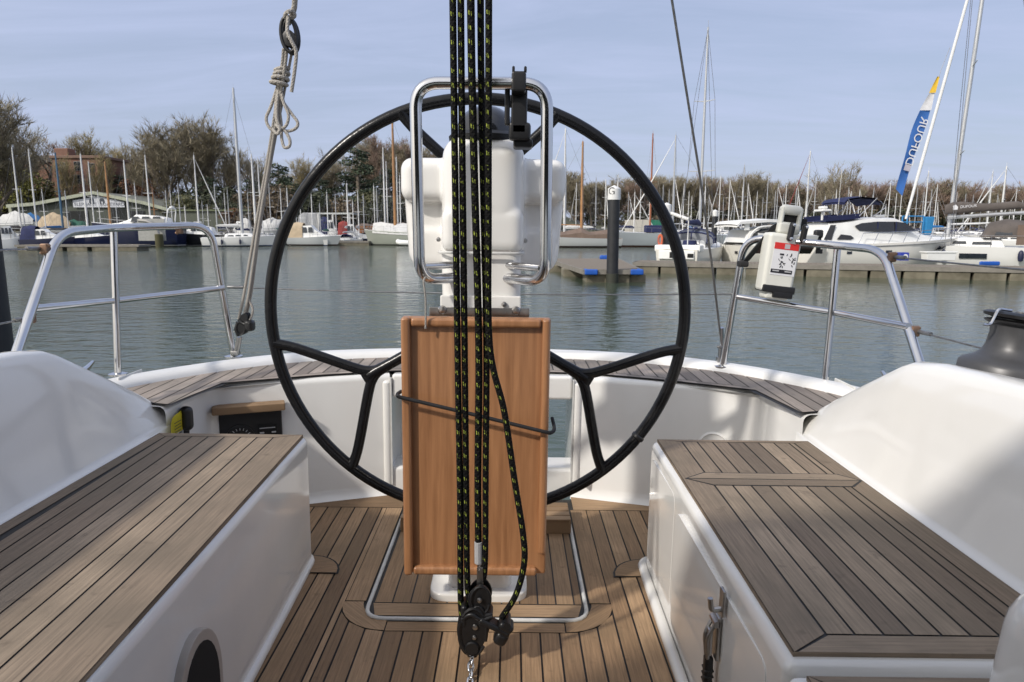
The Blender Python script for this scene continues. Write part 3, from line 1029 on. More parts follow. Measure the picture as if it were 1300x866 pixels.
# ================================================================== STEERING PEDESTAL
ped = bthing('steering_pedestal', 'white moulded steering pedestal with compass dome behind the mainsheet ropes', 'pedestal', (-0.003, 1.76, 0.008))
mb = MB()
mb.prism(rrect(-0.135, 1.655, 0.125, 1.885, 0.05), 0.006, 0.028, 0.006, 2)
mb.build('base_plate', GRP, ped, 50)
mb = MB()
rows = []
for z, hw, d0, d1 in ((0.026, 0.086, 1.685, 1.86), (0.06, 0.084, 1.69, 1.86), (0.5, 0.093, 1.69, 1.86), (0.80, 0.099, 1.69, 1.86), (0.955, 0.101, 1.69, 1.86)):
    rows.append([(x, y, z) for x, y in rrect(-hw - 0.003, d0, hw - 0.003, d1, 0.035)])
mb.grid(rows, closed=True)
mb.rbox((-0.003, 1.685, 0.79), (0.2, 0.012, 0.04), 0.004, 2)
mb.build('column', GRP, ped, 50)
mb = MB()
mb.rbox((0.0, 1.765, 1.085), (0.200, 0.185, 0.220), 0.05, 6)          # central binnacle
mb.rbox((-0.0015, 1.83, 1.005), (0.425, 0.10, 0.27), 0.035, 6, taper=0.92)   # instrument pods either side
for sx in (-1, 1): mb.rbox((sx * 0.145 - 0.0015, 1.80, 1.092), (0.125, 0.135, 0.110), 0.03, 6)
mb.rbox((0.0, 1.77, 1.02), (0.206, 0.165, 0.16), 0.04, 6)
mb.rbox((0.0, 1.755, 0.97), (0.204, 0.165, 0.12), 0.03, 5)
mb.rbox((0.0, 1.815, 0.925), (0.38, 0.085, 0.12), 0.03, 5)
hd = fuse(mb.build('binnacle_head', GRP, ped, 50), 0.005, 7)
mb = MB()
mb.tube([(x, y, 0.915) for x, y in rrect(-0.107, 1.672, 0.101, 1.87, 0.035)], 0.004, 6, True)
mb.build('head_seam', GASKET, ped, 60)
for q in (-0.112, 0.106):
    mb = MB(); mb.lathe([(0, -0.004), (0.005, -0.003), (0.006, 0.0)], (q, 1.735, 0.945), 12, None, 'y'); mb.build('screw', STEELD, ped, 40)
mb = MB()
mb.lathe([(0.092, 1.186), (0.094, 1.198), (0.086, 1.206), (0.082, 1.207)], (0.005, 1.77, 0), 32)
cb = mb.build('compass', BLACKPL, ped, 40)
mb = MB()
mb.lathe([(0.076, 1.205)] + [(0.076 * math.cos(a), 1.207 + 0.068 * math.sin(a)) for a in [math.pi / 2 * i / 10 for i in range(11)]], (0.005, 1.77, 0), 32)
mb.build('compass_dome', mat('smoked_dome', (0.014, 0.015, 0.018), 0.12, coat=0.6, var=0.1), cb, 60)
mb = MB()
r_ = 0.0135
gp = [(-0.095, 1.66, 0.853), (-0.145, 1.59, 0.853), (-0.145, 1.58, 1.29), (0.146, 1.58, 1.292), (0.152, 1.59, 0.853), (0.095, 1.66, 0.853)]
mb.tube(fillet([(-0.06, 1.70, 0.853), (-0.142, 1.60, 0.853), (-0.146, 1.58, 1.2896), (0.146, 1.58, 1.2912), (0.152, 1.60, 0.853), (0.06, 1.70, 0.853)], 0.055, 9), r_, 14)
for sx in (-1, 1):
    mb.tube([(sx * 0.14, 1.60, 0.885), (sx * 0.06, 1.70, 0.885)], 0.009, 10)
mb.build('guard_rail', STEEL, ped, 50)
mb = MB()
mb.rbox((-0.005, 1.66, 0.772), (0.245, 0.006, 0.022), 0.002, 2)
for q in (-0.095, 0.085):
    mb.lathe([(0.0, -0.012), (0.008, -0.01), (0.011, -0.004), (0.011, 0.0)], (q, 1.656, 0.777), 14, None, 'y')
for q, z in ((0.055, 0.79), (0.055, 0.765)):
    mb.lathe([(0.0, -0.005), (0.006, -0.003), (0.007, 0.0)], (q, 1.676, z), 12, None, 'y')
mb.build('hinge_bar', STEELD, ped, 40)
mb = MB()   # clamp-on instrument bracket
mb.rbox((0.083, 1.58, 1.2915), (0.032, 0.044, 0.044), 0.006, 2)
for q in (0.071, 0.097): mb.rbox((q, 1.572, 1.318), (0.006, 0.02, 0.012), 0.002, 1)
mb.rbox((0.085, 1.605, 1.235), (0.036, 0.02, 0.10), 0.005, 2)
mb.rbox((0.058, 1.608, 1.245), (0.012, 0.018, 0.08), 0.004, 2)
mb.rbox((0.087, 1.61, 1.192), (0.05, 0.03, 0.04), 0.008, 2)
mb.rbox((0.095, 1.64, 1.168), (0.045, 0.06, 0.02), 0.006, 2)
mb.build('instrument_bracket', BLACKPL, ped, 40)
mb = MB()
mb.tube(cr([(-0.128, 1.595, 0.86), (-0.131, 1.585, 0.85), (-0.127, 1.585, 0.81), (-0.128, 1.59, 0.74)], 5), 0.0025, 6)
mb.build('lanyard', ROPEW, ped)

# ================================================================== WHEEL
WC = Vector((-0.025, 2.0, 0.7225))
RW = 0.6105
mb = MB()
mb.lathe([(0, -0.13), (0.02, -0.13), (0.02, -0.03), (0.07, -0.02), (0.075, 0.0), (0.07, 0.02), (0.03, 0.04), (0, 0.045)], tuple(WC), 28, None, 'y')
wh = mb.build('steering_wheel', BLACKP, ped, 40)
tag(wh, 'large black three spoke wheel')
mb = MB()
mb.tube([(WC.x + RW * math.sin(2 * math.pi * i / 120), WC.y, WC.z + RW * math.cos(2 * math.pi * i / 120)) for i in range(120)], 0.0172, 14, True)
mb.build('rim', BLACKP, wh, 80)
for k in range(3):
    Mk = Matrix.Translation(WC) @ Matrix.Rotation(2 * math.pi * k / 3, 4, 'Y')
    mb = MB()
    node = (0, 0, 0.377)
    mb.tube([(0, 0, 0.03), (0, 0, 0.30), (0, 0, 0.352), (0, 0, 0.377)], [0.017, 0.0165, 0.019, 0.017], 12, M=Mk)
    for s in (-1, 1):
        a = R(21.0) * s
        e = (RW * math.sin(a), 0, RW * math.cos(a))
        pts = cr([(0, 0, 0.335), (s * 0.012, 0, 0.368), (s * 0.045, 0, 0.405), (e[0] * 0.80, 0, e[2] * 0.95 - 0.022), e], 6)
        mb.tube(pts, [0.0155] * (len(pts) - 6) + [0.0155, 0.0155, 0.016, 0.0165, 0.018, 0.019], 12, M=Mk)
    # webs at the fork
    mb.rbox((0, 0, 0.376), (0.05, 0.03, 0.04), 0.014, 3, Mk)
    mb.build('spoke', BLACKP, wh, 80)
mb = MB()   # turk's head mark on the rim
a = R(127)
mb.tube([(WC.x + RW * math.sin(a + q), WC.y, WC.z + RW * math.cos(a + q)) for q in (-0.012, -0.006, 0.006, 0.012)], [0.0175, 0.0205, 0.0205, 0.0175], 12)
mb.build('rim_band', BLACKPL, wh)

# ================================================================== COCKPIT TABLE (hanging leaf)
tb = bthing('cockpit_table', 'varnished wooden cockpit table leaf folded down in front of the pedestal', 'table', (-0.01, 1.61, 0.111))
TX0, TX1, TZ0, TZ1, TY = -0.188, 0.168, 0.111, 0.765, 1.60
mb = MB()
mb.rbox(((TX0 + TX1) / 2, TY + 0.022, (TZ0 + TZ1) / 2), (TX1 - TX0, 0.022, TZ1 - TZ0), 0.006, 3)
mb.build('panel', VARN, tb, 40)
for c, s in ((((TX0 + TX1) / 2, TY + 0.006, TZ1 - 0.012), (TX1 - TX0 - 0.046, 0.022, 0.022)),
             (((TX0 + TX1) / 2, TY + 0.006, TZ0 + 0.012), (TX1 - TX0 - 0.046, 0.022, 0.022)),
             ((TX0 + 0.011, TY + 0.005, (TZ0 + TZ1) / 2), (0.022, 0.024, TZ1 - TZ0)),
             ((TX1 - 0.011, TY + 0.005, (TZ0 + TZ1) / 2 + 0.03), (0.019, 0.024, TZ1 - TZ0 - 0.06))):
    m = MB(); m.rbox(c, s, 0.008, 4); m.build('fiddle_rail', VARN, tb, 40)
mb = MB()
for z in (0.16, 0.72):
    mb.rbox((0.0, TY + 0.05, z), (0.10, 0.04, 0.02), 0.004, 2)
mb.build('bracket', STEELD, tb)
bc = MB()
path = [(-0.196, 1.64, 0.575), (-0.198, 1.60, 0.578), (-0.192, 1.578, 0.578), (-0.17, 1.578, 0.572), (0.0, 1.577, 0.533), (0.15, 1.578, 0.497), (0.172, 1.58, 0.493), (0.181, 1.60, 0.497), (0.178, 1.64, 0.512)]
bc.tube(cr(path, 6), 0.0046, 8)
tag(bc.build('shock_cord', WEB, None, 60, (-0.01, 1.577, 0.535), True), 'thin black elastic cord stretched slantwise round the wooden table leaf', 'cord')

# ================================================================== MAINSHEET TACKLE
ms = bthing('mainsheet_tackle', 'black and lime mainsheet ropes running down to a black swivel block', 'rope tackle', (0.0, 1.4, 0.02))
TOP = 1.98


def rope(pts, r=0.0068, m=ROPE, parent=ms, nm='rope', n=12, rs=None):
    q = cr(pts, 10)
    b = MB(); b.tube(q, rs or r, n)
    return b.build(nm, m, parent, 80)


rope([(-0.052, 1.40, TOP), (-0.047, 1.40, 1.40), (-0.038, 1.40, 0.738), (-0.0325, 1.40, 0.40), (-0.031, 1.40, 0.17), (-0.026, 1.40, 0.11)])
rope([(-0.034, 1.405, TOP), (-0.032, 1.405, 1.40), (-0.0235, 1.405, 0.738), (-0.019, 1.40, 0.40), (-0.016, 1.40, 0.20), (-0.008, 1.40, 0.15)])
rope([(-0.018, 1.392, TOP), (-0.012, 1.392, 1.40), (-0.006, 1.392, 1.15), (0.0065, 1.395, 0.738), (0.006, 1.398, 0.45), (0.008, 1.40, 0.275)], 0.0076)
rope([(0.002, 1.41, TOP), (0.006, 1.408, 1.40), (0.012, 1.405, 1.10), (0.022, 1.402, 0.738), (0.0225, 1.40, 0.45), (0.022, 1.40, 0.24), (0.012, 1.40, 0.20)])
rope([(0.019, 1.385, TOP), (0.0225, 1.385, 1.40), (0.025, 1.385, 1.0), (0.0295, 1.387, 0.738), (0.061, 1.385, 0.597), (0.084, 1.383, 0.451), (0.104, 1.382, 0.33), (0.108, 1.381, 0.26), (0.091, 1.382, 0.185), (0.060, 1.385, 0.128)])
mb = MB()
mb.tube([(0.0075, 1.398, 0.30), (0.008, 1.40, 0.25)], 0.0088, 10)
mb.build('whipping', LABELG, ms)
mb = MB()   # becket shackle
mb.rbox((0.012, 1.394, 0.218), (0.014, 0.005, 0.05), 0.002, 2)
mb.rbox((0.012, 1.408, 0.218), (0.014, 0.005, 0.05), 0.002, 2)
mb.tube([(0.012, 1.388, 0.235), (0.012, 1.414, 0.235)], 0.004, 8)
mb.build('becket', STEELD, ms)


def cheek(cx, cz, ang, L_, w, y, t):
    """block side plate: a rounded, waisted outline"""
    o = []
    for i in range(28):
        a = 2 * math.pi * i / 28
        rr = w * (1.0 + 0.10 * math.cos(2 * a))
        o.append((rr * math.cos(a), (L_ if math.sin(a) > 0 else L_ * 0.95) * math.sin(a)))
    M = Matrix.Translation((cx, y, cz)) @ Matrix.Rotation(ang, 4, 'Y') @ Matrix.Rotation(math.pi / 2, 4, 'X')
    m = MB(); m.prism(o, -t / 2, t / 2, t * 0.3, 2, M=M, bottom=True)
    return m


bl_ = cheek(-0.002, 0.10, R(12), 0.066, 0.033, 1.378, 0.006)
for y in (1.394, 1.41, 1.424): bl_.v += []
b1 = MB()
for y in (1.378, 1.398, 1.418):
    q = cheek(-0.002, 0.10, R(12), 0.062 if y < 1.39 else 0.066, 0.030 if y < 1.39 else 0.033, y, 0.006)
    b1.add(q.v, q.f)
for y in (1.383, 1.413):
    q = cheek(0.012, 0.172, R(8), 0.036, 0.024, y, 0.006)
    b1.add(q.v, q.f)
for a0, a1, z in ((-0.4, 2.4, 0.10), (2.7, 5.6, 0.10)):
    b1.tube([(-0.002 + 0.030 * math.cos(a0 + (a1 - a0) * i / 10), 1.3755, z + 0.055 * math.sin(a0 + (a1 - a0) * i / 10)) for i in range(11)], 0.0042, 6)
b1.tube([(0.014 + 0.021 * math.cos(i * .4), 1.3795, 0.172 + 0.033 * math.sin(i * .4)) for i in range(16)], 0.0036, 6)
b1.rbox((-0.022, 1.398, 0.135), (0.014, 0.05, 0.05), 0.006, 2)
b1.rbox((0.026, 1.396, 0.135), (0.03, 0.044, 0.018), 0.006, 2)
b1.tube(cr([(-0.026, 1.378, 0.128), (-0.006, 1.374, 0.142), (0.016, 1.374, 0.130), (0.04, 1.378, 0.135)], 5), 0.005, 8)
b1.lathe([(0.014, -0.012), (0.016, -0.008), (0.010, -0.004), (0.012, 0.0)], (-0.004, 1.381, 0.062), 14, None, 'y')
b1.rbox((-0.004, 1.40, 0.038), (0.024, 0.03, 0.022), 0.007, 3)
blk = b1.build('block', BLACKPL, ms, 50)
mb = MB()
for z, rr, xx in ((0.105, 0.027, -0.003), (0.172, 0.020, 0.012)):
    for y in (1.388, 1.408):
        mb.lathe([(rr, -0.007), (rr - 0.006, 0), (rr, 0.007)], (xx, y, z), 24, None, 'y')
mb.build('sheave', PANELBLK, blk, 50)
mb = MB()
for xx, z, rr in ((0.003, 0.112, 0.007), (0.001, 0.087, 0.005), (0.012, 0.176, 0.006)):
    mb.lathe([(0, -0.004), (rr * 0.8, -0.003), (rr, 0)], (xx, 1.374, z), 14, None, 'y')
mb.build('rivet', STEELD, blk, 40)
mb = MB()   # cam cleat arm
Mk = Matrix.Translation((0.045, 1.385, 0.112)) @ Matrix.Rotation(R(28), 4, 'Y')
mb.rbox((0.0, 0, 0), (0.075, 0.035, 0.014), 0.005, 2, Mk)
mb.rbox((0.022, 0, 0.013), (0.034, 0.04, 0.018), 0.007, 3, Mk)
mb.rbox((0.026, 0, -0.018), (0.03, 0.036, 0.032), 0.010, 3, Mk)
mb.tube([(0.02, -0.022, 0.022), (0.02, 0.022, 0.022)], 0.008, 10, M=Mk)
mb.build('cam_cleat', BLACKPL, ms, 50)
for k in range(5):
    mb = MB()
    zc = 0.036 - 0.0075 * k
    Mk = Matrix.Translation((-0.006 + 0.001 * (k % 2), 1.398 - 0.0155 * k, zc)) @ Matrix.Rotation(R(-62), 4, 'X') @ Matrix.Rotation(R(90 * (k % 2) + 25), 4, 'Z')
    mb.tube([(0.006 * math.cos(a), 0, 0.0125 * math.sin(a)) for a in [2 * math.pi * i / 16 for i in range(16)]], 0.0028, 8, True, M=Mk)
    mb.build('chain_link', STEEL, ms, 80)

# ================================================================== BACKSTAY, LEFT TACKLE AND RIGHT WIRE
LB = Vector((-0.955, 2.56, 0.49)); BR = Vector((-0.02, 1.58, 3.75)); RB = Vector((0.868, 2.55, 0.49))
bt = bthing('backstay_tackle', 'weathered rope backstay tackle with coiled tail on the left quarter', 'rope tackle', tuple(LB))


def lp(t, dx=0.0, dy=0.0, dz=0.0):
    p = LB + (BR - LB) * t
    return (p.x + dx, p.y + dy, p.z + dz)


def near(px, py, Y):
    """position of the backstay part seen at a photo position"""
    w = P(px, py, Y)
    x, z = w.x - BX0, w.z - BZ0
    return (x * HC - z * HS, Y, x * HS + z * HC)


# parts of the purchase between the lower and the upper block
rope([near(303, 405, 2.54), near(310, 372, 2.52), near(324, 290, 2.48), near(341, 195, 2.42), near(357, 90, 2.33), near(360, 62, 2.30)], 0.0052, ROPEW, bt)
rope([near(309, 405, 2.54), near(316, 372, 2.52), near(328, 290, 2.47), near(344, 195, 2.41), near(361, 90, 2.32), near(364, 62, 2.29)], 0.0052, ROPEW, bt)
rope([near(312, 403, 2.55), near(319, 372, 2.53), near(330, 290, 2.49), near(346, 195, 2.43), near(368, 80, 2.33), near(371, 60, 2.30)], 0.0045, ROPEW, bt)
rope([near(316, 380, 2.53), near(321, 393, 2.53), near(318, 405, 2.53), near(313, 410, 2.53)], 0.0045, ROPEW, bt)
rope([near(366, 30, 2.29), near(373, 12, 2.26), near(375, -6, 2.24), near(382, -60, 2.17)], 0.0085, ROPEW, bt)
# knot on top of the upper block and its hanging tail
rope([near(372, 14, 2.255), near(364, 16, 2.25), near(362, 22, 2.26), near(368, 24, 2.27), near(374, 20, 2.26), near(371, 14, 2.25), near(365, 15, 2.24)], 0.006, ROPEW, bt)
rope([near(366, 20, 2.255), near(365, 40, 2.25), near(371, 54, 2.25), near(376, 66, 2.255), near(374, 90, 2.26), near(370, 117, 2.27)], 0.0058, ROPEW, bt)
# wraps and coil
for k, (yy, xx, w_) in enumerate(((88, 358, 8), (94, 357.5, 8.5), (100, 356, 9), (106, 354, 9.5))):
    c = near(xx, yy, 2.34)
    d = w_ * 2.35 / 867
    mb = MB()
    mb.tube([(c[0] + d * math.cos(a), c[1] + d * 0.8 * math.sin(a), c[2] + 0.004 * math.cos(a + k)) for a in [2 * math.pi * i / 20 for i in range(20)]], 0.006, 10, True)
    mb.build('rope_turn', ROPEW, bt, 80)
loops = [[(353, 108), (344, 135), (338, 150), (342, 162), (352, 168), (357, 160), (355, 140), (354, 110)],
         [(354, 108), (350, 135), (352, 155), (362, 166), (374, 164), (378, 156), (370, 144), (358, 126), (356, 108)],
         [(356, 108), (360, 130), (366, 145), (364, 158), (357, 163), (352, 152), (352, 130), (355, 108)],
         [(357, 165), (358, 178), (361, 187), (367, 186), (368, 178), (363, 168), (357, 163)],
         [(346, 164), (352, 170), (355, 164), (350, 158)]]
for k, lpv in enumerate(loops):
    rope([near(x, y, 2.36 - 0.012 * math.sin(math.pi * i / (len(lpv) - 1)) - 0.006 * k) for i, (x, y) in enumerate(lpv)], 0.0052, ROPEW, bt, 'coil_loop')
# blocks
mb = MB()
c = near(368, 45, 2.285)
for y in (-0.012, 0.012):
    mb.tube([(c[0] + 0.024 * math.cos(a) - 0.004 * math.sin(a), c[1] + y, c[2] + 0.052 * math.sin(a)) for a in [2 * math.pi * i / 24 for i in range(24)]], 0.006, 8, True)
    q = cheek(c[0], c[2] - 0.012, R(-4), 0.026, 0.02, c[1] + y, 0.005)
    mb.add(q.v, q.f)
mb.lathe([(0.022, -0.008), (0.016, 0), (0.022, 0.008)], (c[0], c[1], c[2] - 0.012), 20, None, 'y')
mb.lathe([(0, -0.02), (0.007, -0.018), (0.007, 0)], (c[0], c[1], c[2] - 0.012), 12, None, 'y')
mb.build('upper_block', BLACKPL, bt, 50)
mb = MB()
c = near(309, 412, 2.54)
for y in (-0.014, 0.002, 0.016):
    q = cheek(c[0] - 0.004, c[2] - 0.012, R(14), 0.030, 0.020, c[1] + y, 0.006)
    mb.add(q.v, q.f)
    q = cheek(c[0] + 0.008, c[2] + 0.022, R(20), 0.024, 0.014, c[1] + y, 0.006)
    mb.add(q.v, q.f)
mb.tube([(c[0] - 0.004 + 0.016 * math.cos(a), c[1] - 0.018, c[2] - 0.012 + 0.024 * math.sin(a)) for a in [2 * math.pi * i / 16 for i in range(16)]], 0.003, 6, True)
mb.tube(cr([(c[0] - 0.012, c[1] - 0.015, c[2] + 0.02), (c[0] + 0.01, c[1] - 0.02, c[2] + 0.005), (c[0] + 0.035, c[1] - 0.02, c[2] + 0.012)], 5), 0.005, 6)
mb.rbox((c[0] + 0.028, c[1] - 0.01, c[2] - 0.002), (0.034, 0.04, 0.042), 0.012, 3)
mb.tube([(c[0] - 0.02, c[1], c[2] + 0.01), (c[0] - 0.03, c[1], c[2] - 0.02), (c[0] - 0.02, c[1], c[2] - 0.045)], 0.007, 8)
mb.build('lower_block', BLACKPL, bt, 50)
mb = MB()
mb.tube([near(303, 428, 2.55), near(299, 447, 2.56)], 0.007, 8)
mb.tube([near(306, 428, 2.54), near(302, 449, 2.55)], 0.005, 8)
mb.rbox(near(299, 448, 2.565), (0.03, 0.03, 0.02), 0.005, 2)
mb.build('shackle', STEELD, bt)

bw = bthing('backstay_wire', 'single wire backstay with a steel turnbuckle on the right quarter', 'wire', tuple(RB))
mb = MB()
mb.tube([near(916, 438, 2.55), near(905, 345, 2.44), near(888, 220, 2.33), near(853, 0, 2.2), near(840, -80, 2.15)], 0.0042, 8)
mb.build('stay', WIRE, bw, 80)
mb = MB()
mb.tube([near(916, 416, 2.53), near(917, 440, 2.55)], 0.0085, 10)
mb.build('turnbuckle', STEEL, bw)
mb = MB()
mb.rbox(near(914.5, 447, 2.55), (0.014, 0.02, 0.05), 0.004, 2)
mb.rbox(near(914, 458, 2.555), (0.026, 0.03, 0.03), 0.004, 2)
mb.tube([near(911, 440, 2.54), near(919, 442, 2.54)], 0.005, 8)
mb.build('toggle', STEELD, bw)

# ================================================================== WINCH
wn = bthing('winch', 'grey self tailing winch on top of the right coaming', 'winch', (1.158, 1.475, 0.668))
Mw = Matrix.Translation((1.15, 1.455, 0.660)) @ Matrix.Rotation(R(7), 4, 'Y') @ Matrix.Scale(1.06, 4)
mb = MB()
mb.lathe([(0.092, -0.04), (0.092, 0.008), (0.089, 0.010), (0.088, 0.030), (0.082, 0.038), (0.064, 0.047), (0.053, 0.058), (0.048, 0.072), (0.046, 0.098), (0.049, 0.116)], (0, 0, 0), 40, Mw)
mb.build('drum', WINCHM, wn, 40)
mb = MB()
mb.lathe([(0.049, 0.114), (0.059, 0.119), (0.061, 0.123), (0.048, 0.126), (0.048, 0.128), (0.063, 0.131), (0.065, 0.137), (0.057, 0.141), (0.0, 0.142)], (0, 0, 0), 40, Mw)
mb.build('self_tailer', BLACKPL, wn, 40)
mb = MB()
mb.tube(fillet([(-0.03, -0.01, 0.145), (-0.060, -0.015, 0.145), (-0.070, -0.018, 0.112), (-0.086, -0.02, 0.110)], 0.006, 3), 0.003, 8, M=Mw)
mb.build('feeder_arm', STEEL, wn)
mb = MB()
mb.lathe([(0.011, 0.142), (0.011, 0.1445), (0, 0.1445)], (0, 0, 0), 16, Mw)
mb.build('handle_socket', STEELD, wn)

# ================================================================== RECOVERY CASE on the right rail
dv = bthing('rescue_sling_case', 'cream plastic rescue sling case with red topped label on the right stern rail', 'rescue case', (0.995, 2.40, 0.76))
# local frame: x right, z up along the case, leaning a little
Md = Matrix.Translation((0.990, 2.395, 0.765)) @ Matrix.Rotation(R(6), 4, 'Y')
mb = MB()
b = bmesh.new()
bmesh.ops.create_cube(b, size=1)
for v in b.verts:
    w_ = 0.118 if v.co.z > 0 else 0.108
    v.co = Vector((v.co.x * w_, v.co.y * 0.075, (0.205 if v.co.z > 0 else 0.0)))
bmesh.ops.bevel(b, geom=list(b.edges), offset=0.014, segments=3, profile=0.5, affect='EDGES')
mb.bm(b, Md)
mb.rbox((0.006, 0, -0.008), (0.084, 0.065, 0.03), 0.01, 3, Md)
bd = mb.build('case_body', CREAMP, dv, 45)
mb = MB()
mb.rbox((0.006, 0.0, 0.014), (0.113, 0.082, 0.026), 0.005, 2, Md)
mb.rbox((0.022, -0.006, -0.004), (0.07, 0.07, 0.022), 0.004, 2, Md)
mb.build('foot_band', BLACKPL, bd, 45)
mb = MB()   # upper loop with a slot
for q in (-0.031, 0.031): mb.rbox((0.014 + q, 0.0, 0.252), (0.014, 0.03, 0.09), 0.006, 2, Md)
mb.rbox((0.014, 0, 0.287), (0.076, 0.032, 0.034), 0.014, 3, Md)
mb.rbox((0.014, 0, 0.225), (0.078, 0.034, 0.04), 0.01, 3, Md)
mb.build('case_handle', CREAMP, bd, 45)
mb = MB()
mb.rbox((0.014, 0.006, 0.259), (0.052, 0.012, 0.028), 0.003, 2, Md)
mb.build('handle_slot', DARKHOLE, bd, 40)
mb = MB()
mb.box((0.006, -0.0382, 0.115), (0.084, 0.0012, 0.105), Md)
lb = mb.build('label_plate', LABELW, dv, 0)
mb = MB(); mb.box((0.006, -0.0392, 0.162), (0.084, 0.001, 0.022), Md); mb.build('red_band', LABELR, lb, 0)
mb = MB(); mb.box((0.008, -0.0400, 0.162), (0.018, 0.001, 0.016), Md); mb.build('pictogram', LABELG, lb, 0)
mb = MB()
rnd = random.Random(3)
for k in range(26):
    a = rnd.uniform(0, 6.28)
    rr = rnd.uniform(0.012, 0.03)
    mb.box((0, 0, 0), (rnd.uniform(0.004, 0.011), 0.001, rnd.uniform(0.0015, 0.003)),
           Md @ Matrix.Translation((0.010 + rr * 1.15 * math.cos(a), -0.0392, 0.115 + rr * 0.85 * math.sin(a))) @ Matrix.Rotation(rnd.uniform(0, 3.1), 4, 'Y'))
mb.box((-0.006, -0.0394, 0.134), (0.014, 0.001, 0.006), Md)
mb.build('diagram', INK, lb, 0)
mb = MB(); mb.box((0.002, -0.0394, 0.076), (0.074, 0.001, 0.013), Md); mb.build('text_strip', INK, lb, 0)
mb = MB()
for q in (-0.018, 0.024): mb.box((q, -0.0402, 0.077), (0.022, 0.001, 0.004), Md)
mb.build('strip_print', LABELG, lb, 0)
for q in (0.000, 0.044):
    mb = MB(); mb.rbox((q - 0.002, -0.044, 0.213), (0.019, 0.022, 0.064), 0.008, 3, Md @ Matrix.Rotation(R(3), 4, 'Y'))
    cl = mb.build('rail_clamp', BLACKPL, dv, 45)
    mb = MB()
    for z in (0.236, 0.19): mb.lathe([(0, -0.003), (0.005, -0.002), (0.006, 0)], (q + 0.011 * 0, -0.055, z), 12, Md @ Matrix.Rotation(R(3), 4, 'Y'), 'y')
    mb.build('screw', STEEL, cl, 40)
mb = MB()
rows = []
for t in [i / 8 for i in range(9)]:
    c = Vector(near(985, 284, 2.41)) * (1 - t) + Vector(near(944, 334, 2.46)) * t
    s = math.sin(math.pi * t) * 0.004
    w_ = 0.017
    rows.append([(c.x + w_, c.y - 0.01 - s, c.z + w_ * 0.55), (c.x + w_, c.y + 0.002 - s, c.z + w_ * 0.55), (c.x - w_, c.y + 0.002 - s, c.z - w_ * 0.55), (c.x - w_, c.y - 0.01 - s, c.z - w_ * 0.55)])
mb.grid(rows, closed=True)
mb.rbox(near(1015, 285, 2.43), (0.05, 0.012, 0.04), 0.004, 2)
c = near(943, 335, 2.455)
mb.rbox(c, (0.034, 0.036, 0.022), 0.006, 2)
mb.build('strap', WEB, dv, 60)

# ================================================================== WATER, LAND, SKY
def water_mat():
    m, nt, N, L, bs = nodes_of('harbour_water')
    tc = N.new('ShaderNodeTexCoord')
    nz = N.new('ShaderNodeTexNoise'); nz.inputs['Scale'].default_value = 0.05; nz.inputs['Detail'].default_value = 3
    L.new(tc.outputs['Object'], nz.inputs['Vector'])
    c = mix_rgb(N, L, nz.outputs['Fac'], (0.046, 0.066, 0.045), (0.062, 0.082, 0.057))
    L.new(c, bs.inputs['Base Color'])
    bs.inputs['Roughness'].default_value = 0.035
    bs.inputs['IOR'].default_value = 1.33
    bs.inputs['Specular IOR Level'].default_value = 0.5

    def wave(sc, det, stretch, rough=0.5):
        mp = N.new('ShaderNodeMapping'); mp.inputs['Scale'].default_value = stretch
        mp.inputs['Rotation'].default_value = (0, 0, 0.25)
        L.new(tc.outputs['Object'], mp.inputs['Vector'])
        n = N.new('ShaderNodeTexNoise'); n.inputs['Scale'].default_value = sc; n.inputs['Detail'].default_value = det; n.inputs['Roughness'].default_value = rough
        L.new(mp.outputs['Vector'], n.inputs['Vector'])
        return n.outputs['Fac']
    a = wave(5.0, 4, (1.0, 1.5, 1), 0.55)
    b = wave(1.3, 2, (1.0, 2.0, 1))
    # calmer and rougher lanes across the basin
    ln = N.new('ShaderNodeTexNoise'); ln.inputs['Scale'].default_value = 0.035; ln.inputs['Detail'].default_value = 4
    mp = N.new('ShaderNodeMapping'); mp.inputs['Scale'].default_value = (0.35, 1.6, 1)
    L.new(tc.outputs['Object'], mp.inputs['Vector']); L.new(mp.outputs['Vector'], ln.inputs['Vector'])
    lr = N.new('ShaderNodeMapRange'); lr.inputs['From Min'].default_value = 0.35; lr.inputs['From Max'].default_value = 0.62
    lr.inputs['To Min'].default_value = 0.35; lr.inputs['To Max'].default_value = 1.0
    L.new(ln.outputs['Fac'], lr.inputs['Value'])
    # the right of the basin lies in the lee of the pontoon
    sx = N.new('ShaderNodeSeparateXYZ'); L.new(tc.outputs['Object'], sx.inputs['Vector'])
    lee = N.new('ShaderNodeMapRange'); lee.inputs['From Min'].default_value = -4; lee.inputs['From Max'].default_value = 9
    lee.inputs['To Min'].default_value = 1.0; lee.inputs['To Max'].default_value = 0.30
    L.new(sx.outputs['X'], lee.inputs['Value'])
    amp = math_node(N, L, 'MULTIPLY', lr.outputs['Result'], lee.outputs['Result'])
    h = math_node(N, L, 'ADD', math_node(N, L, 'MULTIPLY', a, 0.5), math_node(N, L, 'MULTIPLY', b, 1.5))
    h = math_node(N, L, 'MULTIPLY', h, amp)
    bp = N.new('ShaderNodeBump'); bp.inputs['Strength'].default_value = 1.0; bp.inputs['Distance'].default_value = 0.06
    L.new(h, bp.inputs['Height'])
    L.new(bp.outputs['Normal'], bs.inputs['Normal'])
    return m


mb = MB()
mb.add([(-3000, -300, 0), (3000, -300, 0), (3000, 6000, 0), (-3000, 6000, 0)], [(0, 1, 2, 3)])
tag(mb.build('water', water_mat(), None, 0), kind='structure')

SHORE = [(-420, 60), (-120, 88), (-60, 91), (-20, 93), (6, 100), (20, 130), (34, 190), (70, 225), (180, 240), (500, 230)]


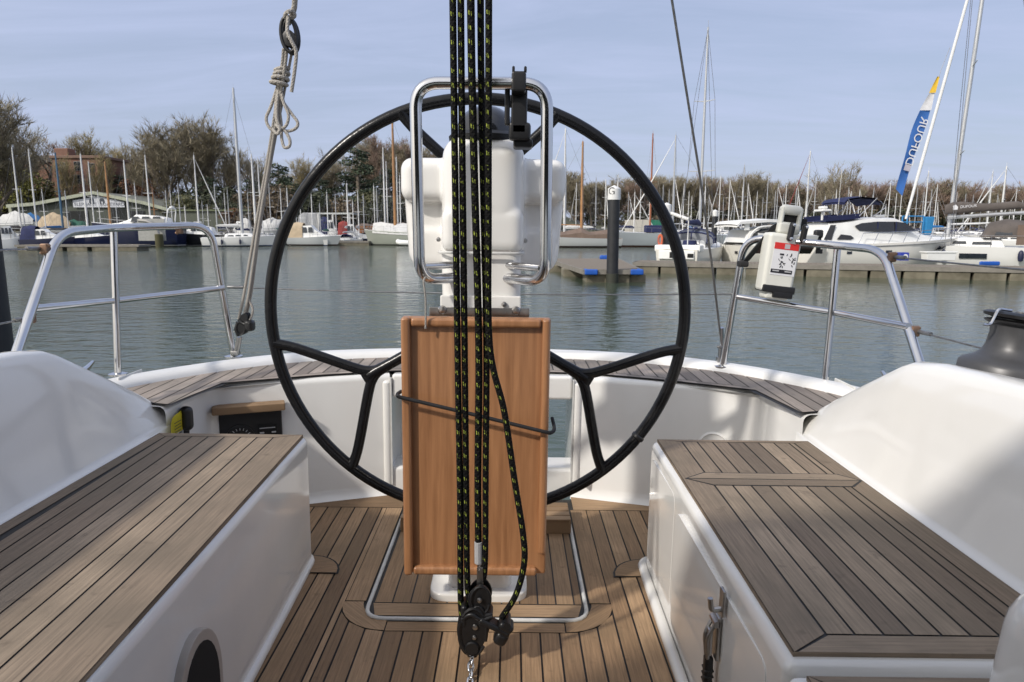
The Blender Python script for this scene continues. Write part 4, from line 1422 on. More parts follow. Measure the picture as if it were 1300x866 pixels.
def ground_z(x, y):
    s = interp(SHORE, x)
    d = y - s
    return -0.4 + 1.5 * min(1, max(0, d / 3.0)) + max(0, d - 6) * (0.10 if x < 20 else 0.03) * (1 if d < 70 else 70 / d)


mb = MB()
rows = []
for k, d in enumerate([0, 1.5, 3, 6, 12, 25, 40, 60, 90, 160, 400, 1500]):
    r_ = []
    for i in range(93):
        x = -420 + 10 * i
        y = interp(SHORE, x) + d
        r_.append((x, y, ground_z(x, y) + (0.3 * math.sin(x * 0.21 + k) if d > 10 else 0.12 * math.sin(x * 0.9))))
    rows.append(r_)
mb.grid(rows)
tag(mb.build('shore', mat('shore_earth', (0.085, 0.075, 0.045), 0.95, c2=(0.045, 0.055, 0.022), scale=0.4), None, 30), kind='structure')

# ---------------- plants
BARK = mat('bark', (0.21, 0.17, 0.13), 0.9, c2=(0.12, 0.10, 0.078), scale=2)
TWIGS = [mat('twigs', (0.31, 0.27, 0.185), 0.95, c2=(0.20, 0.172, 0.115), scale=0.6),
         mat('reddish_twigs', (0.33, 0.235, 0.18), 0.95, c2=(0.21, 0.155, 0.125), scale=0.6),
         mat('budding_twigs', (0.40, 0.33, 0.17), 0.95, c2=(0.26, 0.22, 0.12), scale=0.6)]


def leafmat(name, a, b, sc=0.6):
    m = mat(name, a, 0.75, c2=b, scale=sc)
    return m


EVERG = leafmat('evergreen_needles', (0.075, 0.10, 0.056), (0.028, 0.042, 0.027), 0.5)
DARKB = leafmat('dark_leaves', (0.075, 0.085, 0.042), (0.03, 0.037, 0.02))
WILLOW = leafmat('willow_leaves', (0.23, 0.22, 0.045), (0.11, 0.115, 0.026))
BROWNB = leafmat('brown_brush', (0.16, 0.115, 0.068), (0.085, 0.065, 0.04))
OLIVE = leafmat('olive_brush', (0.13, 0.125, 0.055), (0.065, 0.068, 0.03))
RUSTB = leafmat('rust_brush', (0.17, 0.075, 0.03), (0.08, 0.04, 0.022))


def bare_tree(seed, spread=0.5, up=0.55, limbs=8, fork=0.25, twigw=0.032, twign=9, dens=1.0):
    """trunk and limbs as one mesh, fine twigs as another; about 10 m tall"""
    rnd = random.Random(seed)
    wood, tw = MB(), MB()

    def branch(p, d, L_, r, lev):
        pts = [p.copy()]
        dd = d.copy()
        n = 5 if lev == 0 else 4
        for i in range(n):
            dd = (dd + Vector((rnd.gauss(0, .13), rnd.gauss(0, .13), 0.10 * up + rnd.gauss(0, .05)))).normalized()
            pts.append(pts[-1] + dd * (L_ / n))
        wood.tube(pts, [max(0.008, r * (1 - 0.62 * i / n)) for i in range(n + 1)], 5 if lev == 0 else (4 if lev == 1 else 3), caps=False)
        return pts, dd

    def twig_fan(p, d, L_, k):
        for _ in range(k):
            q = (d + Vector((rnd.gauss(0, .55), rnd.gauss(0, .55), rnd.gauss(0.12, .42)))).normalized()
            l = L_ * rnd.uniform(0.45, 1.15)
            s = q.cross(Vector((rnd.gauss(0, 1), rnd.gauss(0, 1), rnd.gauss(0, 1)))).normalized() * twigw * rnd.uniform(0.5, 1.2)
            mdl = p + q * l * 0.55 + Vector((0, 0, l * 0.05))
            tw.add([p - s * 0.6, p + s * 0.6, mdl + s * 0.45, p + q * l + Vector((rnd.gauss(0, .05), rnd.gauss(0, .05), l * 0.14)), mdl - s * 0.45], [(0, 1, 2, 3, 4)])

    trunk, td = branch(Vector((0, 0, -0.3)), Vector((rnd.gauss(0, .05), rnd.gauss(0, .05), 1)), 10 * 0.55, 0.26, 0)
    for i in range(limbs):
        t = fork + (1 - fork) * (i + rnd.random()) / limbs
        k = min(4, int(t * 5))
        p = trunk[k].lerp(trunk[k + 1], t * 5 - k)
        a = i * 2.4 + rnd.uniform(-.5, .5)
        el = up + 0.5 * t
        d = Vector((math.cos(a) * spread * 1.6, math.sin(a) * spread * 1.6, el)).normalized()
        l1 = (5.2 - 2.2 * abs(t - 0.45)) * rnd.uniform(.75, 1.1)
        b1, d1 = branch(p, d, l1, 0.12 * (1.2 - 0.4 * t), 1)
        for j in range(int(6 * dens)):
            t2 = 0.22 + 0.78 * (j + rnd.random()) / (6 * dens)
            k2 = min(3, int(t2 * 4))
            p2 = b1[k2].lerp(b1[k2 + 1], t2 * 4 - k2)
            d2 = (d1 * 0.7 + Vector((rnd.gauss(0, .6), rnd.gauss(0, .6), rnd.uniform(0.1, .9)))).normalized()
            b2, d2e = branch(p2, d2, l1 * rnd.uniform(.28, .5), 0.045, 2)
            for q in range(1, 5):
                for _ in range(2):
                    d3 = (d2e + Vector((rnd.gauss(0, .7), rnd.gauss(0, .7), rnd.gauss(.3, .4)))).normalized()
                    l3 = rnd.uniform(.5, 1.1)
                    e = b2[q] + d3 * l3
                    wood.tube([b2[q], e], [0.018, 0.008], 3, caps=False)
                    twig_fan(e, d3, 0.9, max(2, int(twign * 0.8)))
                    twig_fan(b2[q].lerp(e, .5), d3, 0.75, max(1, int(twign * 0.5)))
    return wood, tw


def leaf_cloud(blobs, n, size, seed, flat=0.5, drop=0.25):
    """leaf clumps through several overlapping volumes, with gaps"""
    rnd = random.Random(seed)
    mb = MB()
    tot = sum(b[3] * b[4] * b[5] for b in blobs)
    for (cx, cy, cz, rx, ry, rz) in blobs:
        k = int(n * rx * ry * rz / tot) + 12
        for _ in range(k):
            u = Vector((rnd.gauss(0, 1), rnd.gauss(0, 1), rnd.gauss(0, 1))).normalized() * rnd.uniform(drop, 1) ** 0.45
            p = Vector((cx + u.x * rx, cy + u.y * ry, cz + u.z * rz))
            if p.z < 0.02: continue
            s = size * rnd.uniform(.5, 1.4)
            a = Vector((rnd.gauss(0, 1), rnd.gauss(0, 1), rnd.gauss(0, flat))).normalized()
            b = a.cross(Vector((rnd.gauss(0, 1), rnd.gauss(0, 1), rnd.gauss(0, 1)))).normalized()
            mb.add([p - a * s, p - b * s * .6, p + a * s, p + b * s * .6], [(0, 1, 2, 3)])
    return mb


def make_tree(name, label, cat, wood, tw, twm, group=None, crown='crown'):
    t = thing(name, label, cat, (0, 0, 0), 0, group)
    wood.build('trunk', BARK, t, 0)
    tw.build(crown, twm, t, 0)
    return t


TV = []
for sd, kw, tm in ((11, dict(spread=.42, up=.8, limbs=13, fork=.18, twign=13), 0), (23, dict(spread=.6, up=.5, limbs=10, fork=.25, twign=7), 0),
                   (37, dict(spread=.40, up=.9, limbs=14, fork=.14, twign=13), 0), (41, dict(spread=.5, up=.7, limbs=12, fork=.2, twign=12), 1),
                   (59, dict(spread=.36, up=1.0, limbs=12, fork=.15, twign=9), 2), (67, dict(spread=.75, up=.35, limbs=7, fork=.3, twign=4, dens=.8), 0)):
    w_, t_ = bare_tree(sd, **kw)
    TV.append((w_, t_, tm))
first_tree = {}


def plant_tree(v, px, ptop, Y, label, group=None, wide=1.0, name='bare_tree'):
    top = P(px, ptop, Y)
    gz = ground_z(top.x, Y)
    h = max(3.0, top.z - gz)
    if v not in first_tree:
        w_, t_, tm = TV[v]
        o = make_tree(name, label, 'tree', w_, t_, TWIGS[tm])
        zs = [p.z for p in t_.v]
        first_tree[v] = (o, sorted(zs)[int(len(zs) * .995)])
    else:
        o = copy_tree(first_tree[v][0])
    s = h / first_tree[v][1]
    o.location = (top.x, Y, gz)
    o.scale = (s * wide, s * wide, s)
    o.rotation_euler = (0, 0, random.uniform(0, 6.28))
    tag(o, label, 'tree', group)
    return o


G1 = 'bare trees crowded on the left bank'
L1 = 'bare winter tree crowded among others on the left bank'
special = [
    (2, -22, 128, 112, 'dense bare tree cut by the left edge above the black pile', None, 1.1),
    (5, 50, 158, 142, 'spreading bare tree with thick dark limbs left of the brick house', None, 1.15),
    (4, 112, 168, 150, 'pale thin bare tree rising behind the brick house roof', None, 1.0),
    (4, 152, 182, 142, 'pale slender bare tree just right of the brick house', None, .9),
    (0, 205, 158, 122, 'broad round bare tree, left one of the tall pair left of the tall silver mast', None, 1.1),
    (2, 262, 150, 124, 'tallest bare tree, right one of the pair left of the tall silver mast', None, 1.1),
    (5, 308, 182, 126, 'crooked open bare tree directly behind the tall silver mast', None, 1.0),
    (4, 386, 200, 128, 'yellowish budding tree between the dark evergreen clump and the wheel rim', None, 1.0),
    (1, 1064, 208, 205, 'tall thin bare tree standing above the wood beyond the flybridge', None, .9),
    (2, 962, 222, 225, 'round topped bare tree above the wood left of the cream case', None, 1.2),
]
for v, px, pt, Y, lab, g, w in special:
    plant_tree(v, px, pt, Y, lab, g, w)
for v, px, pt, Y in ((1, 14, 158, 138), (3, 90, 182, 152), (4, 132, 188, 150), (4, 172, 200, 140), (2, 186, 190, 134), (1, 236, 176, 134), (4, 290, 186, 134),
                     (4, 330, 200, 132), (4, 366, 218, 130), (2, 412, 208, 130), (1, 434, 194, 134), (2, 470, 176, 138), (3, 488, 174, 134),
                     (0, 508, 180, 132), (3, 530, 186, 132), (2, 552, 190, 134), (1, 575, 195, 136), (0, 600, 200, 138), (2, 625, 205, 140), (3, 650, 208, 142), (0, 675, 212, 146)):
    plant_tree(v, px, pt, Y, L1, G1, 1.0)
for v, px, pt in ((4, 84, 200), (4, 124, 196)):
    plant_tree(v, px, pt, 125.0, 'thin bare tree growing in front of the brick house', 'thin trees before the brick house', .75)
G2 = 'bare trees of the wood across the river'
L2 = 'bare brown tree in the long wood behind the marina masts'
rnd = random.Random(5)
TOPS = [(690, 214), (712, 218), (740, 230), (780, 230), (810, 226), (838, 221), (862, 230), (890, 226), (910, 224), (940, 231), (970, 226), (1000, 233), (1030, 238), (1062, 230), (1090, 227), (1120, 236), (1150, 231), (1190, 230), (1230, 236), (1260, 241), (1300, 237), (1340, 237)]
x = 694
while x < 1345:
    pt = interp(TOPS, x) + rnd.uniform(-4, 7)
    plant_tree(rnd.choice((0, 2, 3, 2) if x < 1130 else (3, 3, 0)), x, pt, rnd.uniform(232, 250), L2, G2, rnd.uniform(.95, 1.3))
    x += rnd.uniform(10, 15)
x = 700
while x < 1340:
    pt = interp(TOPS, x) + rnd.uniform(10, 20)
    plant_tree(rnd.choice((0, 2, 3, 4) if x < 1130 else (3, 3, 4)), x, pt, rnd.uniform(244, 262), L2, G2, rnd.uniform(1.1, 1.5))
    x += rnd.uniform(14, 22)

# evergreen cedar behind the rigging, dark evergreen clump, willow, shrubs
cw = MB(); cw.tube([(0, 0, -.3), (.1, 0, 5), (0, .1, 10)], [.35, .22, .05], 7)
rnd = random.Random(8)
blobs = []
for i in range(26):
    t = i / 25
    a = rnd.uniform(0, 6.28)
    z = 1.6 + 7.8 * t
    rr = (3.4 * (1 - t) ** .6 + .5) * rnd.uniform(.3, .75)
    blobs.append((rr * math.cos(a), rr * math.sin(a), z, 1.9 - 1.0 * t, 1.9 - 1.0 * t, .42))
    cw.tube([(0, 0, z - .3), (rr * math.cos(a), rr * math.sin(a), z)], [.1, .03], 4)
ced = leaf_cloud(blobs, 5200, .17, 4, .3)


def evergreen(px, pt, Y, label, wide=1.0, first=[]):
    top = P(px, pt, Y); gz = ground_z(top.x, Y)
    if not first:
        first.append(make_tree('evergreen_tree', label, 'tree', cw, ced, EVERG))
        o = first[0]
    else: o = copy_tree(first[0])
    s = (top.z - gz) / 9.8
    o.location = (top.x, Y, gz); o.scale = (s * wide, s * wide, s)
    tag(o, label, 'tree')


evergreen(452, 188, 118, 'large dark cedar seen through the left of the wheel', 1.15)
evergreen(352, 208, 116, 'dark evergreen behind the hanging rope tackle', 1.2)
evergreen(-8, 165, 138, 'dark evergreen at the left edge behind the black pile', 1.0)
evergreen(404, 226, 116, 'dark evergreen inside the wheel left of the cedar', 1.5)
evergreen(374, 232, 114, 'low dark evergreen just outside the wheel rim at left', 1.5)
evergreen(492, 214, 124, 'dark evergreen right of the cedar behind the orange mast', 1.3)
evergreen(262, 224, 118, 'dark evergreen at the foot of the tallest bare tree', 1.3)
evergreen(318, 228, 116, 'dark evergreen right of the tall silver mast', 1.4)
evergreen(150, 222, 129, 'dark evergreen right of the brick house', 1.2)

bush_kinds = {}


def bush(px, ptop, Y, m, label, wide=1.0, group=None, pbase=None):
    top = P(px, ptop, Y); gz = ground_z(top.x, Y)
    if m not in bush_kinds:
        r2 = random.Random(len(bush_kinds) + 3)
        bl = [(r2.uniform(-1.3, 1.3), r2.uniform(-1, 1), r2.uniform(.5, 2.2), r2.uniform(.5, 1.0), r2.uniform(.5, 1), r2.uniform(.4, .8)) for _ in range(11)]
        mb = leaf_cloud(bl, 2600, .085, len(bush_kinds), 1.0)
        for k in range(7): mb.tube([(0, 0, -.2), (r2.uniform(-.9, .9), r2.uniform(-.7, .7), r2.uniform(1.2, 2))], [.05, .015], 4)
        bush_kinds[m] = mb.build('shrub', m, None, 0)
        o = bush_kinds[m]
    else:
        o = bush_kinds[m].copy(); col.objects.link(o)
    s = max(.5, (top.z - gz) / 2.7)
    o.location = (top.x, Y, gz - .1); o.scale = (s * wide, s * wide, s)
    o.rotation_euler = (0, 0, random.uniform(0, 6.28))
    tag(o, label, 'shrub', group)
    return o


bush(22, 208, 126, WILLOW, 'bright yellow green willow bush behind the boatyard shed', .85)
bush(42, 224, 130, OLIVE, 'olive shrub right of the yellow willow', 1.2)
bush(176, 222, 125, RUSTB, 'rust coloured shrub above the right roof slope of the shed', .7)
bush(300, 262, 104, RUSTB, 'reddish brown shrub at the foot of the tall silver mast', 1.0)
bush(165, 236, 127, RUSTB, 'orange brown shrub between two masts above the shed roof', .6)
LS, GS = 'scrubby undergrowth shrub below the bare trees on the left bank', 'undergrowth shrubs on the left bank'
for i, px in enumerate(range(-30, 700, 21)):
    m = (DARKB, OLIVE, BROWNB, DARKB, BROWNB)[(i * 7) % 5]
    bush(px + (i * 13) % 9, 232 + (i * 17) % 26 + (8 if px > 330 else 0), (131 + (i * 29) % 9 if px < 235 else 106 + (i * 29) % 12) if px < 500 else 118 + (i * 5) % 10, m, LS, 1.5, GS)
LS2, GS2 = 'brown scrub at the foot of the wood behind the marina', 'scrub at the foot of the far wood'
for i, px in enumerate(range(690, 1345, 19)):
    m = (BROWNB, OLIVE, BROWNB, DARKB)[(i * 5) % 4]
    bush(px, 262 + (i * 11) % 12, 232 + (i * 7) % 8, m, LS2, 2.0, GS2)

# ================================================================== BUILDINGS
GREENW = mat('green_cladding', (0.065, 0.075, 0.058), 0.7, scale=1.2, stretch=(6, 6, .3), var=.25)
GREENR = mat('green_roof_edge', (0.36, 0.38, 0.29), 0.6, var=.12, scale=2)
ROOFG = mat('grey_green_roof', (0.16, 0.165, 0.14), 0.7, var=.2)
SIGNW = mat('sign_white', (0.60, 0.62, 0.66), 0.6, var=.06)
DARKG = mat('dark_opening', (0.018, 0.02, 0.02), 0.9, var=.3)
GLASS = mat('dark_glass', (0.02, 0.025, 0.032), 0.08, var=.2, spec=.8)


def brick_mat():
    m, nt, N, L, bs = nodes_of('red_brick')
    tc = N.new('ShaderNodeTexCoord')
    br = N.new('ShaderNodeTexBrick'); br.inputs['Scale'].default_value = 2.2
    br.inputs['Color1'].default_value = (.23, .105, .07, 1); br.inputs['Color2'].default_value = (.17, .08, .055, 1); br.inputs['Mortar'].default_value = (.2, .17, .14, 1)
    mp = N.new('ShaderNodeMapping'); mp.inputs['Rotation'].default_value = (R(90), 0, 0)
    L.new(tc.outputs['Object'], mp.inputs['Vector']); L.new(mp.outputs['Vector'], br.inputs['Vector'])
    L.new(br.outputs['Color'], bs.inputs['Base Color']); bs.inputs['Roughness'].default_value = .9
    return m


BRICK = brick_mat()
SY = 108.0
sg = ground_z(-60, SY)
eL, rdg, eR, eR2 = P(12, 262, SY), P(122, 245, SY), P(186, 258, SY), P(222, 268, SY)
kinkL = P(45, 259.5, SY)
shed = wthing('boatyard_shed', 'long green gabled boatyard shed with a white name board on the far left bank', 'shed', (rdg.x, SY, 1.0))
outl = [(eL.x, 0.6), (eL.x, eL.z), (kinkL.x, kinkL.z), (rdg.x, rdg.z), (eR.x, eR.z), (eR2.x, eR2.z), (eR2.x, 0.6)]
mb = MB()
n = len(outl)
mb.add([(x, SY, z) for x, z in outl] + [(x, SY + 16, z) for x, z in outl], [tuple(range(n)), tuple(range(2 * n - 1, n - 1, -1))] + [(i, i + n, (i + 1) % n + n, (i + 1) % n) for i in (0, n - 2)])
mb.build('wall', GREENW, shed, 0)
mb = MB()
for a, b in zip(outl[1:-2], outl[2:-1]):
    mb.add([(a[0], SY - .7, a[1] + .14), (b[0], SY - .7, b[1] + .14), (b[0], SY + 16.5, b[1] + .14), (a[0], SY + 16.5, a[1] + .14)], [(0, 1, 2, 3)])
rf = mb.build('roof', ROOFG, shed, 0)
mb = MB()
for a, b in zip(outl[1:-2], outl[2:-1]):
    mb.add([(a[0], SY - .75, a[1] - .25), (b[0], SY - .75, b[1] - .25), (b[0], SY - .75, b[1] + .25), (a[0], SY - .75, a[1] + .25)], [(0, 1, 2, 3)])
mb.box((eL.x + .2, SY - .1, eL.z / 2 + .2), (.45, .3, eL.z - .4))
mb.build('barge_board', GREENR, rf, 0)
s0, s1, s2 = P(93, 262, SY - .3), P(158, 260.5, SY - .3), P(125, 249, SY - .3)
zb = min(s0.z, s1.z) - .15
mb = MB()
Ys = SY - .3
lz = P(93, 254.5, Ys).z
mb.add([(s0.x, Ys, zb), (s1.x, Ys, zb), (s1.x, Ys, lz - .25), (s2.x, Ys, s2.z), (s0.x, Ys, lz)], [(0, 1, 2, 3, 4)])
sb = mb.build('name_board', SIGNW, shed, 0)
MT = Matrix.Translation(((s0.x + s1.x) / 2, Ys - .02, zb + .42)) @ Matrix.Rotation(R(90), 4, 'X')
INKB = mat('sign_ink', (0.05, 0.06, 0.08), .7)
for wd, dx_ in (('ELEPHANT', -2.05), ('BOATYARD', 2.1)): text_mb(wd, .72, MT @ Matrix.Translation((dx_, 0, 0))).build('lettering', INKB, sb, 0)
# the two dark emblems above the name
for q in (-.75, .75):
    mb = MB()
    o = [(-.45, -.5), (-.2, -.5), (-.18, -.1), (.12, -.1), (.14, -.5), (.38, -.5), (.42, .2), (.3, .45), (-.15, .5), (-.4, .4), (-.58, -.05), (-.52, -.3)]
    c = P(123, 255.2, Ys)
    mb.add([(c.x + q + (x if q < 0 else -x) * .8, Ys - .02, c.z + z * .85) for x, z in o], [tuple(range(len(o)))])
    mb.build('emblem', INKB, sb, 0)
for a, b, t in ((82, 112, 268), (141, 163, 266), (165, 184, 268)):
    p, q = P(a, t, SY - .04), P(b, t, SY - .04)
    mb = MB()
    mb.box(((p.x + q.x) / 2, SY - .03, (p.z + .8) / 2), (q.x - p.x, .06, p.z - .8))
    mb.build('doorway', DARKG, shed, 0)

hY = 127.0
a, b = P(66, 200, hY), P(128, 206, hY)
hz = ground_z(a.x, hY)
hs = wthing('brick_house', 'red brick house with a chimney showing above the boatyard shed', 'house', ((a.x + b.x) / 2, hY, hz))
mb = MB()
zt = a.z
mb.box(((a.x + b.x) / 2, hY + 5, (hz - 4 + zt) / 2), (b.x - a.x, 10, zt - hz + 4))
mb.build('wall', BRICK, hs, 0)
c = P(76, 193, hY)
mb = MB(); mb.rbox((c.x, hY + 1.4, zt + .5), (2.6, 2.2, (c.z - zt) * 2 + .4), .1, 1)
for q in (-.7, 0, .7): mb.lathe([(.22, 0), (.26, .5), (.2, .55)], (c.x + q, hY + 1.4, c.z + .15), 10)
mb.build('chimney', BRICK, hs, 30)
mb = MB(); mb.rbox(((a.x + b.x) / 2, hY + 5, zt + .1), (b.x - a.x + .6, 10.6, .5), .05, 1)
mb.build('parapet', mat('stone_coping', (.2, .13, .10), .9), hs, 30)
for px, py in ((80, 212), (98, 211), (116, 213), (80, 228), (98, 228), (116, 229)):
    c = P(px, py, hY - .05)
    mb = MB(); mb.rbox((c.x, hY - .03, c.z), (1.25, .1, 1.7), .03, 1)
    w_ = mb.build('window', mat('window_frame', (.20, .185, .17), .6), hs, 30)
    mb = MB()
    for q in (-.29, .29):
        for r_ in (-.39, .39): mb.box((c.x + q, hY - .085, c.z + r_), (.5, .02, .7))
    mb.build('pane', GLASS, w_, 0)
h2 = wthing('brick_house', 'low dark red house half hidden behind the yellow willow', 'house', (P(40, 205, 150).x, 150, 8))
c = P(40, 206, 150)
mb = MB(); mb.box((c.x, 154, c.z / 2), (9, 8, c.z)); mb.build('wall', BRICK, h2, 0)
mb = MB(); mb.add([(c.x - 5, 149.6, c.z), (c.x + 5, 149.6, c.z), (c.x + 4, 154, c.z + 1.8), (c.x - 4, 154, c.z + 1.8), (c.x + 5, 158, c.z), (c.x - 5, 158, c.z)], [(0, 1, 2, 3), (3, 2, 4, 5)])
mb.build('roof', mat('slate', (.05, .045, .05), .8), h2, 0)

# open boat shelter in pale sheeting with posts
cY = 100.0
sh = wthing('boat_shelter', 'pale grey sheeted boat shelter with a flat open porch seen through the wheel', 'shelter', (P(415, 290, cY).x, cY, 1))
p0, p1, p2 = P(374, 270, cY), P(404, 270, cY), P(447, 272, cY)
mb = MB()
SHEET = mat('pale_sheeting', (.40, .41, .42), .6, var=.12, scale=1.5)
mb.add([(p0.x, cY, 1), (p0.x + .6, cY, p0.z - .4), (p0.x + 1.2, cY, p0.z), (p1.x, cY, p1.z), (p1.x, cY, 1)], [(0, 1, 2, 3, 4)])
mb.add([(p0.x + 1.2, cY, p0.z), (p1.x, cY, p1.z), (p1.x, cY + 9, p1.z), (p0.x + 1.2, cY + 9, p0.z)], [(0, 1, 2, 3)])
mb.add([(p1.x, cY, 1), (p1.x, cY, p1.z), (p1.x, cY + 9, p1.z), (p1.x, cY + 9, 1)], [(0, 1, 2, 3)])
mb.build('sheeting', SHEET, sh, 0)
mb = MB(); mb.box(((p1.x + p2.x) / 2, cY + 2, p2.z + .1), (p2.x - p1.x, 4.5, .22)); mb.build('porch_roof', mat('porch_white', (.5, .52, .5), .5), sh, 0)
for px in (405, 423, 444):
    c = P(px, 280, cY)
    mb = MB(); mb.tube([(c.x, cY - .1, .9), (c.x, cY - .1, p2.z)], .16, 8); mb.build('post', mat('post_white', (.6, .6, .58), .5), sh)

# shed with white cladding and green tarpaulin beyond the grey boats
cY = 112.0
sh = wthing('storage_shed', 'white ribbed storage shed with a green tarpaulin side right of the black pile', 'shed', (P(825, 285, cY).x, cY, 0.8))
a, b, c_ = P(801, 279, cY), P(825, 279, cY), P(848, 279, cY)
mb = MB()
for i in range(14):
    xx = a.x + (b.x - a.x) * (i + .5) / 14
    mb.box((xx, cY + 3, a.z / 2), ((b.x - a.x) / 14 * .93, 6, a.z - .05 * (i % 2)))
mb.build('wall', mat('ribbed_white', (.55, .52, .46), .6, var=.1), sh, 0)
mb = MB(); mb.rbox(((b.x + c_.x) / 2, cY + 3.2, a.z / 2 + .9), (c_.x - b.x, 6, a.z - 1.9), .1, 2); mb.build('tarpaulin', mat('green_tarpaulin', (.02, .16, .10), .5, var=.3, scale=.6), sh, 40)
mb = MB(); mb.box(((b.x + c_.x) / 2 + .4, cY + 3, .95), (c_.x - b.x + 1, 6.4, 1.9)); mb.build('plinth', BRICK, sh, 0)
# green portable office low on the left bank
cY = 103.0
so = wthing('portable_office', 'long low green hut along the bank left of the tall silver mast', 'hut', (P(250, 275, cY).x, cY, 1))
a, b = P(214, 268, cY), P(318, 270, cY)
mb = MB(); mb.box(((a.x + b.x) / 2, cY + 2, a.z / 2 + .3), (b.x - a.x, 4, a.z - .6)); mb.build('wall', mat('hut_green', (.085, .095, .07), .7), so, 0)
mb = MB(); mb.box(((a.x + b.x) / 2, cY + 2, a.z + .1), (b.x - a.x + .5, 4.6, .2)); mb.build('roof', mat('hut_roof', (.14, .16, .09), .8), so, 0)
for i in range(7):
    xx = a.x + (b.x - a.x) * (i + .5) / 7
    mb = MB(); mb.rbox((xx, cY - .02, 1.9), (.9, .06, .8), .02, 1); mb.build('window', GLASS, so, 30)

# ================================================================== BOATS
HW = hull_mat('white_topsides', (.72, .72, .70), (.03, .05, .12))
HWC = hull_mat('cream_topsides', (.76, .74, .68), (.10, .10, .11))
HNAVY = hull_mat('navy_topsides', (.012, .016, .045), (.5, .5, .48), z1=.18, z0=.1, rough=.15)
HBLACK = hull_mat('black_topsides', (.014, .015, .018), (.3, .3, .3), z1=.1)
HGREY = hull_mat('blue_grey_topsides', (.30, .335, .36), (.06, .03, .025), z1=.16)
HPALE = hull_mat('pale_grey_topsides', (.42, .44, .44), (.05, .04, .04), z1=.18)
HSAGE = hull_mat('sage_topsides', (.27, .29, .25), (.03, .03, .03), z1=.12)
HGREEN = hull_mat('green_topsides', (.03, .10, .07), (.3, .3, .3), z1=.1)
HWOOD = hull_mat('varnished_topsides', (.30, .115, .035), (.05, .03, .03), z1=.1)
DECKW = mat('boat_white', (.78, .78, .76), .35, var=.06, scale=2)
DECKT = mat('boat_teak', (.22, .16, .11), .8, var=.2, scale=3)
ALU = mat('mast_alloy', (.50, .51, .52), .35, metal=.5, var=.08)
MASTW = mat('mast_white', (.68, .68, .67), .35, var=.05)
SPRUCE = mat('spruce_mast', (.36, .185, .075), .45, var=.18, scale=1)
RIG = mat('rigging', (.17, .17, .18), .5, metal=.4, var=.2)
COVB = mat('navy_cover', (.014, .02, .075), .85, var=.25, scale=2)
COVG = mat('grey_brown_cover', (.105, .09, .082), .9, var=.2, scale=1.5)
COVC = mat('cream_cover', (.44, .35, .24), .85, var=.15, scale=2)
COVW = mat('white_cover', (.55, .55, .54), .8, var=.12, scale=2)
COVBR = mat('brown_cover', (.16, .115, .09), .9, var=.2, scale=1.5)
COVBL = mat('blue_cover', (.02, .13, .34), .8, var=.15, scale=2)
COVR = mat('red_cover', (.22, .035, .03), .8, var=.2, scale=2)
COVGR = mat('green_cover', (.02, .10, .07), .8, var=.2, scale=2)
FENDB = mat('navy_fender', (.012, .016, .05), .5, var=.1)
FENDW = mat('white_fender', (.65, .65, .63), .5, var=.1)
SEALB = mat('plastic_blue', (.012, .085, .40), .45, var=.15, scale=4)
SALB = mat('flag_blue', (.03, .12, .38), .75, var=.1, scale=3)


def hull_mb(L, B, fs, fb, rake=.7, fine=2.0, tr=.78, trake=.15, n=14, tumble=.9):
    rows, sheer = [], []
    for i in range(n + 1):
        t = i / n
        hb = B / 2 * (tr + (1 - tr) * math.sin(min(1, t / .45) * math.pi / 2)) if t < .45 else B / 2 * max(.0, 1 - ((t - .45) / .55) ** fine)
        hb = max(hb, .02)
        z = fs + (fb - fs) * t ** 2 + .0
        sec = []
        for q, k in ((1.0, 1.0), (.6, .985), (.2, .93), (-.1 / z, .80), (-.35 / z, .35)):
            zz = z * q
            kk = k if t < .6 else k - (1 - max(q, 0)) * .35 * ((t - .6) / .4) * tumble
            x = L * t + rake * q * t ** 5 - (1 - q) * 0.0 + (trake * (1 - q) if i == 0 else 0)
            sec.append((x, hb * max(.05, kk), zz))
        rows.append([(x, -y, zz) for x, y, zz in sec] + [(x, y, zz) for x, y, zz in sec[::-1]])
        sheer.append((sec[0][0], sec[0][1], z))
    h = MB().grid(rows)
    h.add(rows[0], [tuple(range(len(rows[0])))])
    d = MB().grid([[(x, -y, z - .015), (x, 0, z + .05), (x, y, z - .015)] for x, y, z in sheer])
    return h, d, sheer


def sheer_at(sheer, x):
    for a, b in zip(sheer, sheer[1:]):
        if x <= b[0]:
            t = (x - a[0]) / max(1e-6, b[0] - a[0])
            return a[1] + (b[1] - a[1]) * t, a[2] + (b[2] - a[2]) * t
    return sheer[-1][1], sheer[-1][2]


def trunk_mb(x0, x1, w0, w1, z0, z1, h, sl0=.25, sl1=.9):
    """coach roof with sloped ends and rounded top"""
    rows = []
    for t, k in ((0, 0), (.03, .9), (.06, 1), (.5, 1.0), (.8, .92), (.93, .75), (1.0, 0)):
        x = x0 + (x1 - x0) * t
        w = w0 + (w1 - w0) * t
        z = z0 + (z1 - z0) * t
        hh = h * k
        rows.append([(x, -w, z - .03), (x, -w * .95, z + hh * .7), (x, -w * .82, z + hh * .96), (x, 0, z + hh * 1.06), (x, w * .82, z + hh * .96), (x, w * .95, z + hh * .7), (x, w, z - .03)])
    return MB().grid(rows)


def win_strip(mbx, x0, x1, w0, w1, z, h, slant=.0, both=True):
    for s in ((-1, 1) if both else (-1,)):
        mbx.add([(x0, s * w0, z), (x1, s * w1, z), (x1 - slant, s * (w1 - .03), z + h), (x0 + slant, s * (w0 - .03), z + h)], [(0, 1, 2, 3)])


